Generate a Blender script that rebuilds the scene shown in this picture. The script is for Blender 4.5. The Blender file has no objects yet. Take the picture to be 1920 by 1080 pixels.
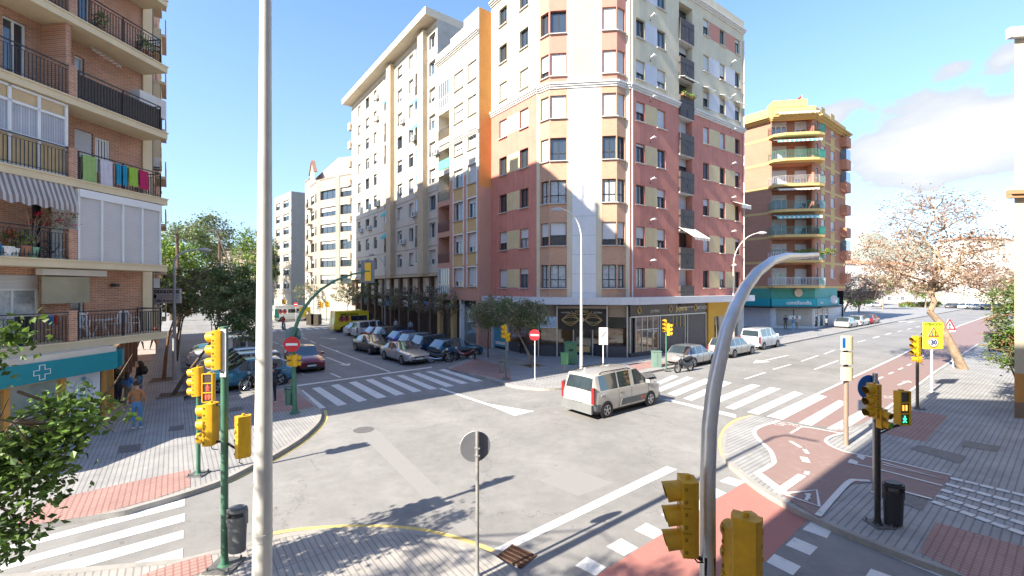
import bpy, bmesh, math, random
from math import sin, cos, pi, radians, atan2, sqrt
from mathutils import Vector, Matrix
random.seed(11)
SC = bpy.context.scene
COL = SC.collection
# ---------------------------------------------------------------- camera, sky, sun, exposure
EYE = 5.3
cam_d = bpy.data.cameras.new('camera'); cam = bpy.data.objects.new('camera', cam_d); COL.objects.link(cam)
cam.location = (0, 0, EYE); cam.rotation_euler = (radians(90), 0, 0)
cam_d.sensor_width = 36; cam_d.lens = 36*820/1920; cam_d.clip_start = 0.1; cam_d.clip_end = 3000
SC.camera = cam
SUN_EL, SUN_AZ = radians(34), radians(232)          # azimuth clockwise from +Y
W = bpy.data.worlds.new('World'); SC.world = W; W.use_nodes = True
nt = W.node_tree; nt.nodes.clear()
def N(t, k, **kw):
    n = t.nodes.new(k)
    for a, v in kw.items(): setattr(n, a, v)
    return n
def make_world():
    out = N(nt, 'ShaderNodeOutputWorld'); bg = N(nt, 'ShaderNodeBackground'); bg.inputs[1].default_value = 0.15
    sky = N(nt, 'ShaderNodeTexSky', sky_type='NISHITA'); sky.sun_disc = False
    sky.sun_elevation = SUN_EL; sky.sun_rotation = SUN_AZ; sky.air_density = 1.0; sky.dust_density = 0.25; sky.ozone_density = 1.6
    tc = N(nt, 'ShaderNodeTexCoord'); L = nt.links.new
    sep = N(nt, 'ShaderNodeSeparateXYZ'); L(tc.outputs['Generated'], sep.inputs[0])
    mp = N(nt, 'ShaderNodeMapping'); mp.inputs['Scale'].default_value = (1, 1, 2.6); L(tc.outputs['Generated'], mp.inputs[0])
    n1 = N(nt, 'ShaderNodeTexNoise'); n1.inputs['Scale'].default_value = 4.6; n1.inputs['Detail'].default_value = 10; n1.inputs['Roughness'].default_value = 0.56
    L(mp.outputs[0], n1.inputs['Vector'])
    def blob(d, r, k):          # a bank of cloud around a compass direction
        v = Vector(d).normalized()
        sb = N(nt, 'ShaderNodeVectorMath', operation='SUBTRACT'); L(tc.outputs['Generated'], sb.inputs[0]); sb.inputs[1].default_value = v
        ml = N(nt, 'ShaderNodeVectorMath', operation='MULTIPLY'); L(sb.outputs[0], ml.inputs[0]); ml.inputs[1].default_value = (1/r[0], 1/r[0], 1/r[1])
        ln = N(nt, 'ShaderNodeVectorMath', operation='LENGTH'); L(ml.outputs[0], ln.inputs[0])
        mr = N(nt, 'ShaderNodeMapRange'); mr.inputs[1].default_value = 0; mr.inputs[2].default_value = 1; mr.inputs[3].default_value = k; mr.inputs[4].default_value = 0
        L(ln.outputs['Value'], mr.inputs[0]); return mr.outputs[0]
    def px(u, v): return (u-960, 820, 540-v)
    bl = [blob(px(1760, 262), (.27, .10), .74), blob(px(1850, 225), (.17, .08), .55), blob(px(1560, 225), (.08, .05), .36),
          blob(px(1790, 125), (.10, .035), .30), blob(px(1890, 110), (.07, .05), .34), blob((-1, -.4, .5), (.9, .4), .4)]
    acc = bl[0]
    for b in bl[1:]:
        a = N(nt, 'ShaderNodeMath', operation='MAXIMUM'); L(acc, a.inputs[0]); L(b, a.inputs[1]); acc = a.outputs[0]
    ad = N(nt, 'ShaderNodeMath', operation='ADD'); L(acc, ad.inputs[0]); L(n1.outputs['Fac'], ad.inputs[1])
    mr = N(nt, 'ShaderNodeMapRange', interpolation_type='SMOOTHSTEP'); mr.inputs[1].default_value = .72; mr.inputs[2].default_value = .80; mr.inputs[3].default_value = 0; mr.inputs[4].default_value = .92
    L(ad.outputs[0], mr.inputs[0])
    # thin haze toward the horizon
    hz = N(nt, 'ShaderNodeMapRange'); hz.inputs[1].default_value = 0; hz.inputs[2].default_value = .55; hz.inputs[3].default_value = .62; hz.inputs[4].default_value = 0.0
    L(sep.outputs[2], hz.inputs[0])
    m1 = N(nt, 'ShaderNodeMix', data_type='RGBA'); L(hz.outputs[0], m1.inputs['Factor']); tn = N(nt, 'ShaderNodeVectorMath', operation='MULTIPLY'); L(sky.outputs[0], tn.inputs[0]); tn.inputs[1].default_value = (.56, .64, .75); L(tn.outputs[0], m1.inputs['A']); m1.inputs['B'].default_value = (.88, 1.13, 1.36, 1)
    n2 = N(nt, 'ShaderNodeMapRange'); n2.inputs[1].default_value = .78; n2.inputs[2].default_value = .98; n2.inputs[3].default_value = 0; n2.inputs[4].default_value = 1; L(ad.outputs[0], n2.inputs[0])
    cc = N(nt, 'ShaderNodeMix', data_type='RGBA'); L(n2.outputs[0], cc.inputs['Factor']); cc.inputs['A'].default_value = (1.44, 1.50, 1.59, 1); cc.inputs['B'].default_value = (1.95, 1.93, 1.90, 1)
    m2 = N(nt, 'ShaderNodeMix', data_type='RGBA'); L(mr.outputs[0], m2.inputs['Factor']); L(m1.outputs['Result'], m2.inputs['A']); L(cc.outputs['Result'], m2.inputs['B'])
    L(m2.outputs['Result'], bg.inputs[0]); L(bg.outputs[0], out.inputs[0])
make_world()
sun_d = bpy.data.lights.new('sun', 'SUN'); sun_d.energy = 3.9; sun_d.angle = radians(.53); sun_d.color = (1.0, .92, .79)
sun = bpy.data.objects.new('sun', sun_d); COL.objects.link(sun)
SUNV = Vector((sin(SUN_AZ)*cos(SUN_EL), cos(SUN_AZ)*cos(SUN_EL), sin(SUN_EL)))
sun.rotation_euler = SUNV.to_track_quat('Z', 'Y').to_euler(); sun.location = (0, 0, 60)
SC.view_settings.view_transform = 'Standard'; SC.view_settings.look = 'None'; SC.view_settings.exposure = 1.86; SC.view_settings.gamma = 1
SC.view_settings.use_curve_mapping = False
SC.cycles.max_bounces = 6; SC.cycles.diffuse_bounces = 3; SC.cycles.glossy_bounces = 3; SC.cycles.transmission_bounces = 4; SC.cycles.transparent_max_bounces = 6
SC.cycles.use_denoising = True; SC.cycles.sample_clamp_indirect = 6

# ---------------------------------------------------------------- plan measurements
F = 820.0
def G(u, v, z=0.0):
    """ground plan point (x, y) of a spot measured on the photograph, lying at height z"""
    y = F*(EYE-z)/(v-540); return Vector(((u-960)/F*y, y, z))
def Wp(u, y, z): return Vector(((u-960)/F*y, y, z))
A_ = Vector((-.612, .791, 0))      # direction of the street going away left
B_ = Vector((.791, .612, 0))       # direction of the street going away right
C_ = Vector((.128, .992, 0)); D_ = Vector((.992, -.128, 0))
# ---------------------------------------------------------------- materials
MATS = {}
def lin(c):
    if isinstance(c, str):
        c = [int(c[i:i+2], 16)/255 for i in (0, 2, 4)]
        c = [x/12.92 if x <= .04045 else ((x+.055)/1.055)**2.4 for x in c]
    return tuple(c[:3]) + (1,)
def mat(name, col=(.5, .5, .5), rough=.7, metal=0, var=.12, vscale=1.5, bump=0, bscale=40, spec=.4, coat=0, stains=0, island=0, emis=None, estr=0, trans=0, streak=0):
    if name in MATS: return MATS[name]
    m = bpy.data.materials.new(name); m.use_nodes = True; t = m.node_tree; L = t.links.new
    b = t.nodes['Principled BSDF']; c = lin(col); MATS[name] = m
    b.inputs['Roughness'].default_value = rough; b.inputs['Metallic'].default_value = metal; b.inputs['Specular IOR Level'].default_value = spec
    b.inputs['Coat Weight'].default_value = coat; b.inputs['Coat Roughness'].default_value = .05
    tc = N(t, 'ShaderNodeTexCoord'); src = None
    def mixc(fac, a, bb, mode='MIX'):
        x = N(t, 'ShaderNodeMix', data_type='RGBA', blend_type=mode)
        for i, s in (('Factor', fac), ('A', a), ('B', bb)):
            if isinstance(s, (tuple, list)): x.inputs[i].default_value = s
            elif isinstance(s, (int, float)): x.inputs[i].default_value = s
            else: L(s, x.inputs[i])
        return x.outputs['Result']
    geo = N(t, 'ShaderNodeNewGeometry')
    colr = c
    if var:
        n = N(t, 'ShaderNodeTexNoise'); n.inputs['Scale'].default_value = vscale; n.inputs['Detail'].default_value = 6; n.inputs['Roughness'].default_value = .65
        L(geo.outputs['Position'], n.inputs['Vector'])
        mr = N(t, 'ShaderNodeMapRange'); mr.inputs[1].default_value = .28; mr.inputs[2].default_value = .72; mr.inputs[3].default_value = 1-var; mr.inputs[4].default_value = 1+var
        L(n.outputs['Fac'], mr.inputs[0])
        cx = N(t, 'ShaderNodeCombineXYZ')
        for i in range(3): L(mr.outputs[0], cx.inputs[i])
        colr = mixc(1.0, colr, cx.outputs[0], 'MULTIPLY')
    if stains:
        n = N(t, 'ShaderNodeTexNoise'); n.inputs['Scale'].default_value = .45; n.inputs['Detail'].default_value = 9; n.inputs['Roughness'].default_value = .75
        L(geo.outputs['Position'], n.inputs['Vector'])
        mr = N(t, 'ShaderNodeMapRange'); mr.inputs[1].default_value = .52; mr.inputs[2].default_value = .72; mr.inputs[3].default_value = 0; mr.inputs[4].default_value = stains
        L(n.outputs['Fac'], mr.inputs[0]); colr = mixc(mr.outputs[0], colr, tuple(x*.55 for x in c[:3])+(1,))
    if streak:
        mp = N(t, 'ShaderNodeMapping'); mp.inputs['Scale'].default_value = (3.2, 3.2, .16); L(geo.outputs['Position'], mp.inputs[0])
        n = N(t, 'ShaderNodeTexNoise'); n.inputs['Scale'].default_value = 1.6; n.inputs['Detail'].default_value = 7; n.inputs['Roughness'].default_value = .7; L(mp.outputs[0], n.inputs['Vector'])
        mr = N(t, 'ShaderNodeMapRange'); mr.inputs[1].default_value = .5; mr.inputs[2].default_value = .78; mr.inputs[3].default_value = 0; mr.inputs[4].default_value = streak
        L(n.outputs['Fac'], mr.inputs[0]); colr = mixc(mr.outputs[0], colr, tuple(x*.5 for x in c[:3])+(1,))
    if island:
        mr = N(t, 'ShaderNodeMapRange'); mr.inputs[3].default_value = 1-island; mr.inputs[4].default_value = 1+island; L(geo.outputs['Random Per Island'], mr.inputs[0])
        cx = N(t, 'ShaderNodeCombineXYZ')
        for i in range(3): L(mr.outputs[0], cx.inputs[i])
        colr = mixc(1.0, colr, cx.outputs[0], 'MULTIPLY')
    if isinstance(colr, tuple): b.inputs['Base Color'].default_value = colr
    else: L(colr, b.inputs['Base Color'])
    if bump:
        n = N(t, 'ShaderNodeTexNoise'); n.inputs['Scale'].default_value = bscale; n.inputs['Detail'].default_value = 4
        L(geo.outputs['Position'], n.inputs['Vector'])
        bp = N(t, 'ShaderNodeBump'); bp.inputs['Strength'].default_value = bump; bp.inputs['Distance'].default_value = .02; L(n.outputs['Fac'], bp.inputs['Height']); L(bp.outputs[0], b.inputs['Normal'])
    if emis: b.inputs['Emission Color'].default_value = lin(emis); b.inputs['Emission Strength'].default_value = estr
    if trans:
        tr = N(t, 'ShaderNodeBsdfTranslucent'); mx = N(t, 'ShaderNodeMixShader'); mx.inputs[0].default_value = trans
        if isinstance(colr, tuple): tr.inputs[0].default_value = colr
        else: L(colr, tr.inputs[0])
        L(b.outputs[0], mx.inputs[1]); L(tr.outputs[0], mx.inputs[2]); L(mx.outputs[0], t.nodes['Material Output'].inputs[0])
    return m
def dirmat(name, c1, c2, dirv, w, h, mort=.06, mcol=None, off=.0, rough=.75, vertical=False, var=.12, bump=.3, big=.18):
    """brick / tile pattern laid along a real direction (dirv) of the place"""
    if name in MATS: return MATS[name]
    m = bpy.data.materials.new(name); m.use_nodes = True; t = m.node_tree; L = t.links.new; MATS[name] = m
    b = t.nodes['Principled BSDF']; b.inputs['Roughness'].default_value = rough; b.inputs['Specular IOR Level'].default_value = .3
    geo = N(t, 'ShaderNodeNewGeometry')
    d = Vector(dirv).normalized(); e = Vector((0, 0, 1)) if vertical else Vector((-d.y, d.x, 0))
    def dot(v):
        x = N(t, 'ShaderNodeVectorMath', operation='DOT_PRODUCT'); L(geo.outputs['Position'], x.inputs[0]); x.inputs[1].default_value = v; return x.outputs['Value']
    cx = N(t, 'ShaderNodeCombineXYZ'); L(dot(d), cx.inputs[0]); L(dot(e), cx.inputs[1])
    br = N(t, 'ShaderNodeTexBrick'); L(cx.outputs[0], br.inputs['Vector']); br.offset = off
    br.inputs['Color1'].default_value = lin(c1); br.inputs['Color2'].default_value = lin(c2); br.inputs['Mortar'].default_value = lin(mcol or c2)
    br.inputs['Scale'].default_value = 1; br.inputs['Mortar Size'].default_value = mort*min(w, h); br.inputs['Mortar Smooth'].default_value = .3
    br.inputs['Brick Width'].default_value = w; br.inputs['Row Height'].default_value = h
    n = N(t, 'ShaderNodeTexNoise'); n.inputs['Scale'].default_value = .8; n.inputs['Detail'].default_value = 10; n.inputs['Roughness'].default_value = .72; L(geo.outputs['Position'], n.inputs['Vector'])
    mr = N(t, 'ShaderNodeMapRange'); mr.inputs[1].default_value = .3; mr.inputs[2].default_value = .7; mr.inputs[3].default_value = 1-big; mr.inputs[4].default_value = 1+big*.7; L(n.outputs['Fac'], mr.inputs[0])
    vx = N(t, 'ShaderNodeVectorMath', operation='SCALE'); L(br.outputs['Color'], vx.inputs[0]); L(mr.outputs[0], vx.inputs['Scale'])
    L(vx.outputs[0], b.inputs['Base Color'])
    bp = N(t, 'ShaderNodeBump'); bp.invert = True; bp.inputs['Strength'].default_value = bump; bp.inputs['Distance'].default_value = .01; L(br.outputs['Fac'], bp.inputs['Height']); L(bp.outputs[0], b.inputs['Normal'])
    return m
def asphalt(name, base, crackcol=.55):
    m = bpy.data.materials.new(name); m.use_nodes = True; t = m.node_tree; L = t.links.new; MATS[name] = m
    b = t.nodes['Principled BSDF']; b.inputs['Roughness'].default_value = .85; b.inputs['Specular IOR Level'].default_value = .25
    geo = N(t, 'ShaderNodeNewGeometry'); P = geo.outputs['Position']; c = lin(base)
    def noise(s, d=6, r=.6, vec=P):
        n = N(t, 'ShaderNodeTexNoise'); n.inputs['Scale'].default_value = s; n.inputs['Detail'].default_value = d; n.inputs['Roughness'].default_value = r; L(vec, n.inputs['Vector']); return n.outputs['Fac']
    def rng(x, a, bb, lo, hi):
        mr = N(t, 'ShaderNodeMapRange'); mr.inputs[1].default_value = a; mr.inputs[2].default_value = bb; mr.inputs[3].default_value = lo; mr.inputs[4].default_value = hi; L(x, mr.inputs[0]); return mr.outputs[0]
    def mul(a, bb):
        x = N(t, 'ShaderNodeMath', operation='MULTIPLY'); L(a, x.inputs[0]); L(bb, x.inputs[1]); return x.outputs[0]
    f = mul(rng(noise(.22, 5), .3, .7, .80, 1.12), rng(noise(60, 3, .8), .25, .75, .78, 1.2))
    f = mul(f, rng(noise(2.3, 8, .75), .3, .7, .86, 1.10)); f = mul(f, rng(noise(.7, 9, .8), .56, .74, 1, .80))
    # wheel-worn bands along the two streets
    for d in (A_, B_):
        dt = N(t, 'ShaderNodeVectorMath', operation='DOT_PRODUCT'); L(P, dt.inputs[0]); dt.inputs[1].default_value = (-d.y*.55, d.x*.55, 0)
        cx = N(t, 'ShaderNodeCombineXYZ'); L(dt.outputs['Value'], cx.inputs[0]); f = mul(f, rng(noise(1, 3, .5, cx.outputs[0]), .35, .65, .95, 1.05))
    # cracks
    vo = N(t, 'ShaderNodeTexVoronoi', feature='DISTANCE_TO_EDGE'); vo.inputs['Scale'].default_value = .16
    wn = N(t, 'ShaderNodeTexNoise'); wn.inputs['Scale'].default_value = 1.2; wn.inputs['Detail'].default_value = 7; wn.inputs['Roughness'].default_value = .7; L(P, wn.inputs['Vector'])
    ws = N(t, 'ShaderNodeVectorMath', operation='SCALE'); L(wn.outputs['Color'], ws.inputs[0]); ws.inputs['Scale'].default_value = 1.8
    wa = N(t, 'ShaderNodeVectorMath', operation='ADD'); L(P, wa.inputs[0]); L(ws.outputs[0], wa.inputs[1]); L(wa.outputs[0], vo.inputs['Vector'])
    ck = rng(vo.outputs['Distance'], .0, .0036, crackcol, 1.0)
    gate = rng(noise(.3, 3), .42, .50, 0, 1)
    mx = N(t, 'ShaderNodeMix', data_type='FLOAT'); L(gate, mx.inputs['Factor']); mx.inputs['A'].default_value = 1; L(ck, mx.inputs['B']); f = mul(f, mx.outputs['Result'])
    # oil spots
    f = mul(f, rng(noise(5, 2, .5), .70, .76, 1, .7))
    vs = N(t, 'ShaderNodeVectorMath', operation='SCALE'); vs.inputs[0].default_value = c[:3]; L(f, vs.inputs['Scale']); L(vs.outputs[0], b.inputs['Base Color'])
    bp = N(t, 'ShaderNodeBump'); bp.inputs['Strength'].default_value = .25; bp.inputs['Distance'].default_value = .01; L(noise(90, 2), bp.inputs['Height']); L(bp.outputs[0], b.inputs['Normal'])
    return m
def paintmat(name, col, wear=.5, rough=.7, under=(.25, .24, .23)):
    m = bpy.data.materials.new(name); m.use_nodes = True; t = m.node_tree; L = t.links.new; MATS[name] = m
    b = t.nodes['Principled BSDF']; b.inputs['Roughness'].default_value = rough; b.inputs['Specular IOR Level'].default_value = .3
    geo = N(t, 'ShaderNodeNewGeometry')
    n = N(t, 'ShaderNodeTexNoise'); n.inputs['Scale'].default_value = 3.2; n.inputs['Detail'].default_value = 12; n.inputs['Roughness'].default_value = .78; L(geo.outputs['Position'], n.inputs['Vector'])
    mr = N(t, 'ShaderNodeMapRange'); mr.inputs[1].default_value = .53; mr.inputs[2].default_value = .70; mr.inputs[3].default_value = 0; mr.inputs[4].default_value = wear; L(n.outputs['Fac'], mr.inputs[0])
    x = N(t, 'ShaderNodeMix', data_type='RGBA'); L(mr.outputs[0], x.inputs['Factor']); x.inputs['A'].default_value = lin(col); x.inputs['B'].default_value = lin(under); L(x.outputs['Result'], b.inputs['Base Color'])
    return m

ASPH = asphalt('asphalt_aged', (.262, .253, .240))
PAINT = paintmat('road_paint_white', (.66, .65, .62), .75)
PAINTY = paintmat('road_paint_yellow', (.66, .50, .17), .5)
REDLANE = paintmat('bike_lane_red', (.265, .18, .16), .8, under=(.33, .27, .24))
REDLANE2 = paintmat('bike_lane_fresh', (.40, .17, .14), .6, under=(.36, .22, .19))
CONC = mat('kerb_concrete', (.33, .31, .28), .85, var=.18, vscale=3, bump=.2, stains=.4)
TILE = dirmat('pavement_tile', (.38, .35, .315), (.35, .325, .295), A_, 3.0, .115, .13, (.23, .22, .205), 0, big=.26)
TILEL = dirmat('pavement_tile_left', (.34, .33, .315), (.31, .30, .29), A_, 3.0, .115, .14, (.215, .21, .20), 0, big=.26)
TILER = dirmat('pavement_tile_right', (.34, .335, .325), (.315, .31, .30), B_, 3.2, .14, .13, (.205, .205, .20), .5, big=.26)
TILED = dirmat('pavement_red', (.40, .255, .22), (.365, .23, .20), A_, .12, .12, .14, (.28, .15, .13), 0, big=.2)
TILEC = dirmat('pavement_corner', (.33, .32, .305), (.31, .30, .29), D_, .4, .4, .05, (.22, .215, .21), .5, big=.2)
MANH = mat('iron_cover', (.16, .155, .15), .6, .3, var=.3, vscale=9)
# ---------------------------------------------------------------- mesh helpers
class MB:
    def __init__(s): s.v = []; s.f = []; s.m = []; s.mats = []; s.sm = []
    def mi(s, m):
        if m is None: m = MATS.get('plain') or mat('plain')
        if m not in s.mats: s.mats.append(m)
        return s.mats.index(m)
    def poly(s, pts, m=None, smooth=False):
        b = len(s.v); s.v += [tuple(p) for p in pts]; s.f.append(tuple(range(b, b+len(pts)))); s.m.append(s.mi(m)); s.sm.append(smooth)
    def box(s, c, size, m=None, rz=0, M=None):
        sx, sy, sz = [x/2 for x in size]; R = M or Matrix.Rotation(rz, 3, 'Z'); c = Vector(c)
        P = [c + R @ Vector((x*sx, y*sy, z*sz)) for x in (-1, 1) for y in (-1, 1) for z in (-1, 1)]
        b = len(s.v); s.v += [tuple(p) for p in P]; k = s.mi(m)
        for f in ((0, 1, 3, 2), (4, 6, 7, 5), (0, 4, 5, 1), (2, 3, 7, 6), (0, 2, 6, 4), (1, 5, 7, 3)):
            s.f.append(tuple(b+i for i in f)); s.m.append(k); s.sm.append(False)
    def b2(s, x0, x1, y0, y1, z0, z1, m=None): s.box(((x0+x1)/2, (y0+y1)/2, (z0+z1)/2), (abs(x1-x0), abs(y1-y0), abs(z1-z0)), m)
    def tube(s, pts, rad, n=10, m=None, caps=True, smooth=True, squash=None):
        pts = [Vector(p) for p in pts]; k = s.mi(m)
        if not isinstance(rad, (list, tuple)): rad = [rad]*len(pts)
        b = len(s.v); prev = None
        for i, p in enumerate(pts):
            t = (pts[min(i+1, len(pts)-1)]-pts[max(i-1, 0)]).normalized()
            if prev is None:
                ref = Vector((0, 0, 1)) if abs(t.z) < .95 else Vector((1, 0, 0)); x = t.cross(ref).normalized()
            else: x = (prev - t*prev.dot(t)).normalized()
            prev = x; y = t.cross(x)
            for j in range(n):
                a = 2*pi*j/n; s.v.append(tuple(p + (x*cos(a) + y*sin(a))*rad[i]))
        for i in range(len(pts)-1):
            for j in range(n):
                s.f.append((b+i*n+j, b+i*n+(j+1) % n, b+(i+1)*n+(j+1) % n, b+(i+1)*n+j)); s.m.append(k); s.sm.append(smooth)
        if caps:
            s.f.append(tuple(b+j for j in range(n))[::-1]); s.m.append(k); s.sm.append(False)
            e = b+(len(pts)-1)*n; s.f.append(tuple(e+j for j in range(n))); s.m.append(k); s.sm.append(False)
    def cyl(s, p0, p1, r0, r1=None, n=12, m=None, smooth=True): s.tube([p0, p1], [r0, r0 if r1 is None else r1], n, m, True, smooth)
    def lathe(s, prof, c=(0, 0, 0), n=16, m=None, axis='Z', caps=True):
        b = len(s.v); k = s.mi(m); c = Vector(c)
        for r, z in prof:
            for j in range(n):
                a = 2*pi*j/n; q = Vector((r*cos(a), r*sin(a), z))
                if axis == 'Y': q = Vector((q.x, q.z, q.y))
                if axis == 'X': q = Vector((q.z, q.x, q.y))
                s.v.append(tuple(c+q))
        for i in range(len(prof)-1):
            for j in range(n): s.f.append((b+i*n+j, b+i*n+(j+1) % n, b+(i+1)*n+(j+1) % n, b+(i+1)*n+j)); s.m.append(k); s.sm.append(True)
        for e, fl in ((b, True), (b+(len(prof)-1)*n, False)) if caps else ():
            s.f.append(tuple(e+j for j in range(n))); s.m.append(k); s.sm.append(False)
    def prism(s, pts, z0, z1, m=None, mtop=None, bottom=True):
        n = len(pts); A = [(p[0], p[1], z0) for p in pts]; T = [(p[0], p[1], z1) for p in pts]
        for i in range(n): j = (i+1) % n; s.poly([A[i], A[j], T[j], T[i]], m)
        s.poly(T, mtop or m)
        if bottom: s.poly(A[::-1], m)
    def slab(s, o, ax, ay, az, m=None):
        """box from corner o with edge vectors"""
        o, ax, ay, az = Vector(o), Vector(ax), Vector(ay), Vector(az); c = o+(ax+ay+az)/2
        P = [o+ax*i+ay*j+az*k for i in (0, 1) for j in (0, 1) for k in (0, 1)]
        b = len(s.v); s.v += [tuple(p) for p in P]; kk = s.mi(m)
        for f in ((0, 1, 3, 2), (4, 6, 7, 5), (0, 4, 5, 1), (2, 3, 7, 6), (0, 2, 6, 4), (1, 5, 7, 3)):
            s.f.append(tuple(b+i for i in f)); s.m.append(kk); s.sm.append(False)
    def mesh(s, name, off=(0, 0, 0), sharp=35):
        me = bpy.data.meshes.new(name); o = Vector(off)
        me.from_pydata([tuple(Vector(v)-o) for v in s.v] if off != (0, 0, 0) else s.v, [], s.f)
        for m in s.mats: me.materials.append(m)
        me.polygons.foreach_set('material_index', s.m); me.polygons.foreach_set('use_smooth', s.sm); me.update()
        bm = bmesh.new(); bm.from_mesh(me)
        if any(s.sm): bmesh.ops.remove_doubles(bm, verts=bm.verts, dist=.0004)
        bmesh.ops.recalc_face_normals(bm, faces=bm.faces); bm.to_mesh(me); bm.free()
        if any(s.sm): me.set_sharp_from_angle(angle=radians(sharp))
        return me
    def build(s, name, parent=None, off=(0, 0, 0), loc=None, rz=0):
        return link(s.mesh(name, off), name, parent, loc, rz)
def link(me, name, parent=None, loc=None, rz=0):
    o = bpy.data.objects.new(name, me); COL.objects.link(o)
    if parent is not None: o.parent = parent
    if loc is not None: o.location = loc
    if rz: o.rotation_euler = (0, 0, rz)
    return o
def tag(o, label, cat, group=None, kind=None):
    if label: o['label'] = label
    if cat: o['category'] = cat
    if group: o['group'] = group
    if kind: o['kind'] = kind
    return o
def thing(name, label, cat, loc=(0, 0, 0), rz=0, group=None):
    o = bpy.data.objects.new(name, None); COL.objects.link(o); o.location = loc; o.rotation_euler = (0, 0, rz); o.empty_display_size = .3
    return tag(o, label, cat, group)
def struct(o): o['kind'] = 'structure'; return o
def dup(root, loc, rz=0, label=None, group=None, scale=None, swap=None):
    def cp(o, par):
        c = o.copy(); COL.objects.link(c); c.parent = par
        if swap and o.type == 'MESH':
            ms = [m.name for m in o.data.materials if m]
            if any(a in ms for a in swap):
                c.data = o.data.copy()
                for i, m in enumerate(c.data.materials):
                    if m and m.name in swap: c.data.materials[i] = swap[m.name]
        for ch in [k for k in o.children]: cp(ch, c)
        return c
    r = cp(root, None); r.location = loc; r.rotation_euler = (0, 0, rz)
    if label: r['label'] = label
    if group: r['group'] = group
    if scale: r.scale = (scale,)*3 if isinstance(scale, (int, float)) else scale
    return r
def text_mesh(txt, size, m, depth=.004, bold=0, align='CENTER'):
    cu = bpy.data.curves.new('lettering', 'FONT'); cu.body = txt; cu.size = size; cu.extrude = depth; cu.align_x = align; cu.align_y = 'CENTER'; cu.offset = bold; cu.resolution_u = 3
    o = bpy.data.objects.new('tmp', cu); COL.objects.link(o); dg = bpy.context.evaluated_depsgraph_get(); dg.update()
    me = bpy.data.meshes.new_from_object(o.evaluated_get(dg)); bpy.data.objects.remove(o); bpy.data.curves.remove(cu)
    me.materials.clear(); me.materials.append(m); return me
def put_text(txt, size, m, parent, loc, rz=0, bold=0, sx=1, name='lettering', depth=.004):
    """upright lettering that faces local -Y"""
    o = link(text_mesh(txt, size, m, depth, bold), name, parent, loc); o.rotation_euler = (radians(90), 0, rz); o.scale = (sx, 1, 1); return o
# ---------------------------------------------------------------- the ground
def sheet(pts, z, m, mb=None):
    mb = mb or MB(); mb.poly([(p[0], p[1], z) for p in pts], m); return mb
def gp(l, z=0): return [G(u, v, z) for u, v in l]
def ribbon(mb, pts, w, z, m, side=1):
    """flat band beside a polyline (side=+1: left of travel)"""
    P = [Vector((p[0], p[1], 0)) for p in pts]; off = []
    for i, p in enumerate(P):
        t = (P[min(i+1, len(P)-1)]-P[max(i-1, 0)]).normalized(); off.append(p+Vector((-t.y, t.x, 0))*w*side)
    for i in range(len(P)-1):
        mb.poly([(P[i].x, P[i].y, z), (P[i+1].x, P[i+1].y, z), (off[i+1].x, off[i+1].y, z), (off[i].x, off[i].y, z)], m)
def smoothline(pts, k=5):
    P = [Vector((p[0], p[1], 0)) for p in pts]; out = []
    for i in range(len(P)-1):
        p0, p1, p2, p3 = P[max(i-1, 0)], P[i], P[i+1], P[min(i+2, len(P)-1)]
        for j in range(k):
            t = j/k; out.append(.5*((2*p1)+(-p0+p2)*t+(2*p0-5*p1+4*p2-p3)*t*t+(-p0+3*p1-3*p2+p3)*t**3))
    return out+[P[-1]]
g = MB(); g.poly([(-900, -300, -.05), (900, -300, -.05), (900, 1500, -.05), (-900, 1500, -.05)], mat('far_ground', (.30, .27, .22), .9, var=.3, vscale=.05))
struct(g.build('ground'))
g = MB(); g.poly([(-160, -60, 0), (260, -60, 0), (260, 230, 0), (-160, 230, 0)], ASPH); struct(g.build('road'))
KH = .13
def pavement(name, outline, top, kerbs, ktop=CONC):
    mb = MB(); n = len(outline); P = [(p[0], p[1]) for p in outline]
    for i in range(n):
        j = (i+1) % n; mb.poly([(P[i][0], P[i][1], -.02), (P[j][0], P[j][1], -.02), (P[j][0], P[j][1], KH), (P[i][0], P[i][1], KH)], CONC)
    mb.poly([(p[0], p[1], KH) for p in P], top)
    for kl, side in kerbs: ribbon(mb, kl, .16, KH+.004, ktop, side)
    return struct(mb.build(name))
# left corner pavement
kl = smoothline(gp([(17, 992), (120, 975), (222, 960), (262, 949), (335, 928), (417, 900), (478, 870), (507, 857), (560, 825), (590, 800), (602, 783), (601, 768), (590, 757)], KH))
kl2 = gp([(557, 724), (508, 731), (440, 741), (345, 752)], KH)
w0 = kl[0]; far1 = kl2[-1] + A_*75
sl = [Vector((w0.x-14, w0.y-7, 0))] + kl + kl2 + [far1, far1-B_*14, Vector((-36, 16, 0))]
pavement('pavement', sl, TILEL, [([Vector((w0.x-14, w0.y-7, 0))]+kl+kl2+[far1], 1)])
# main corner pavement
km = gp([(1660, 606), (1400, 658), (1262, 688), (1215, 697), (1130, 712), (1085, 722), (1040, 728), (1000, 727), (960, 722), (925, 711), (840, 690)], KH)
km = [km[0]+B_*120] + km[:3] + smoothline(km[3:10], 4) + [km[-1]]
inner = G(893, 664, KH); farm = inner + A_*75
mo = km + [inner, farm, farm+B_*30, km[0]+A_*40]
pavement('pavement', mo, TILEC, [(km+[inner, farm], -1)])
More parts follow.
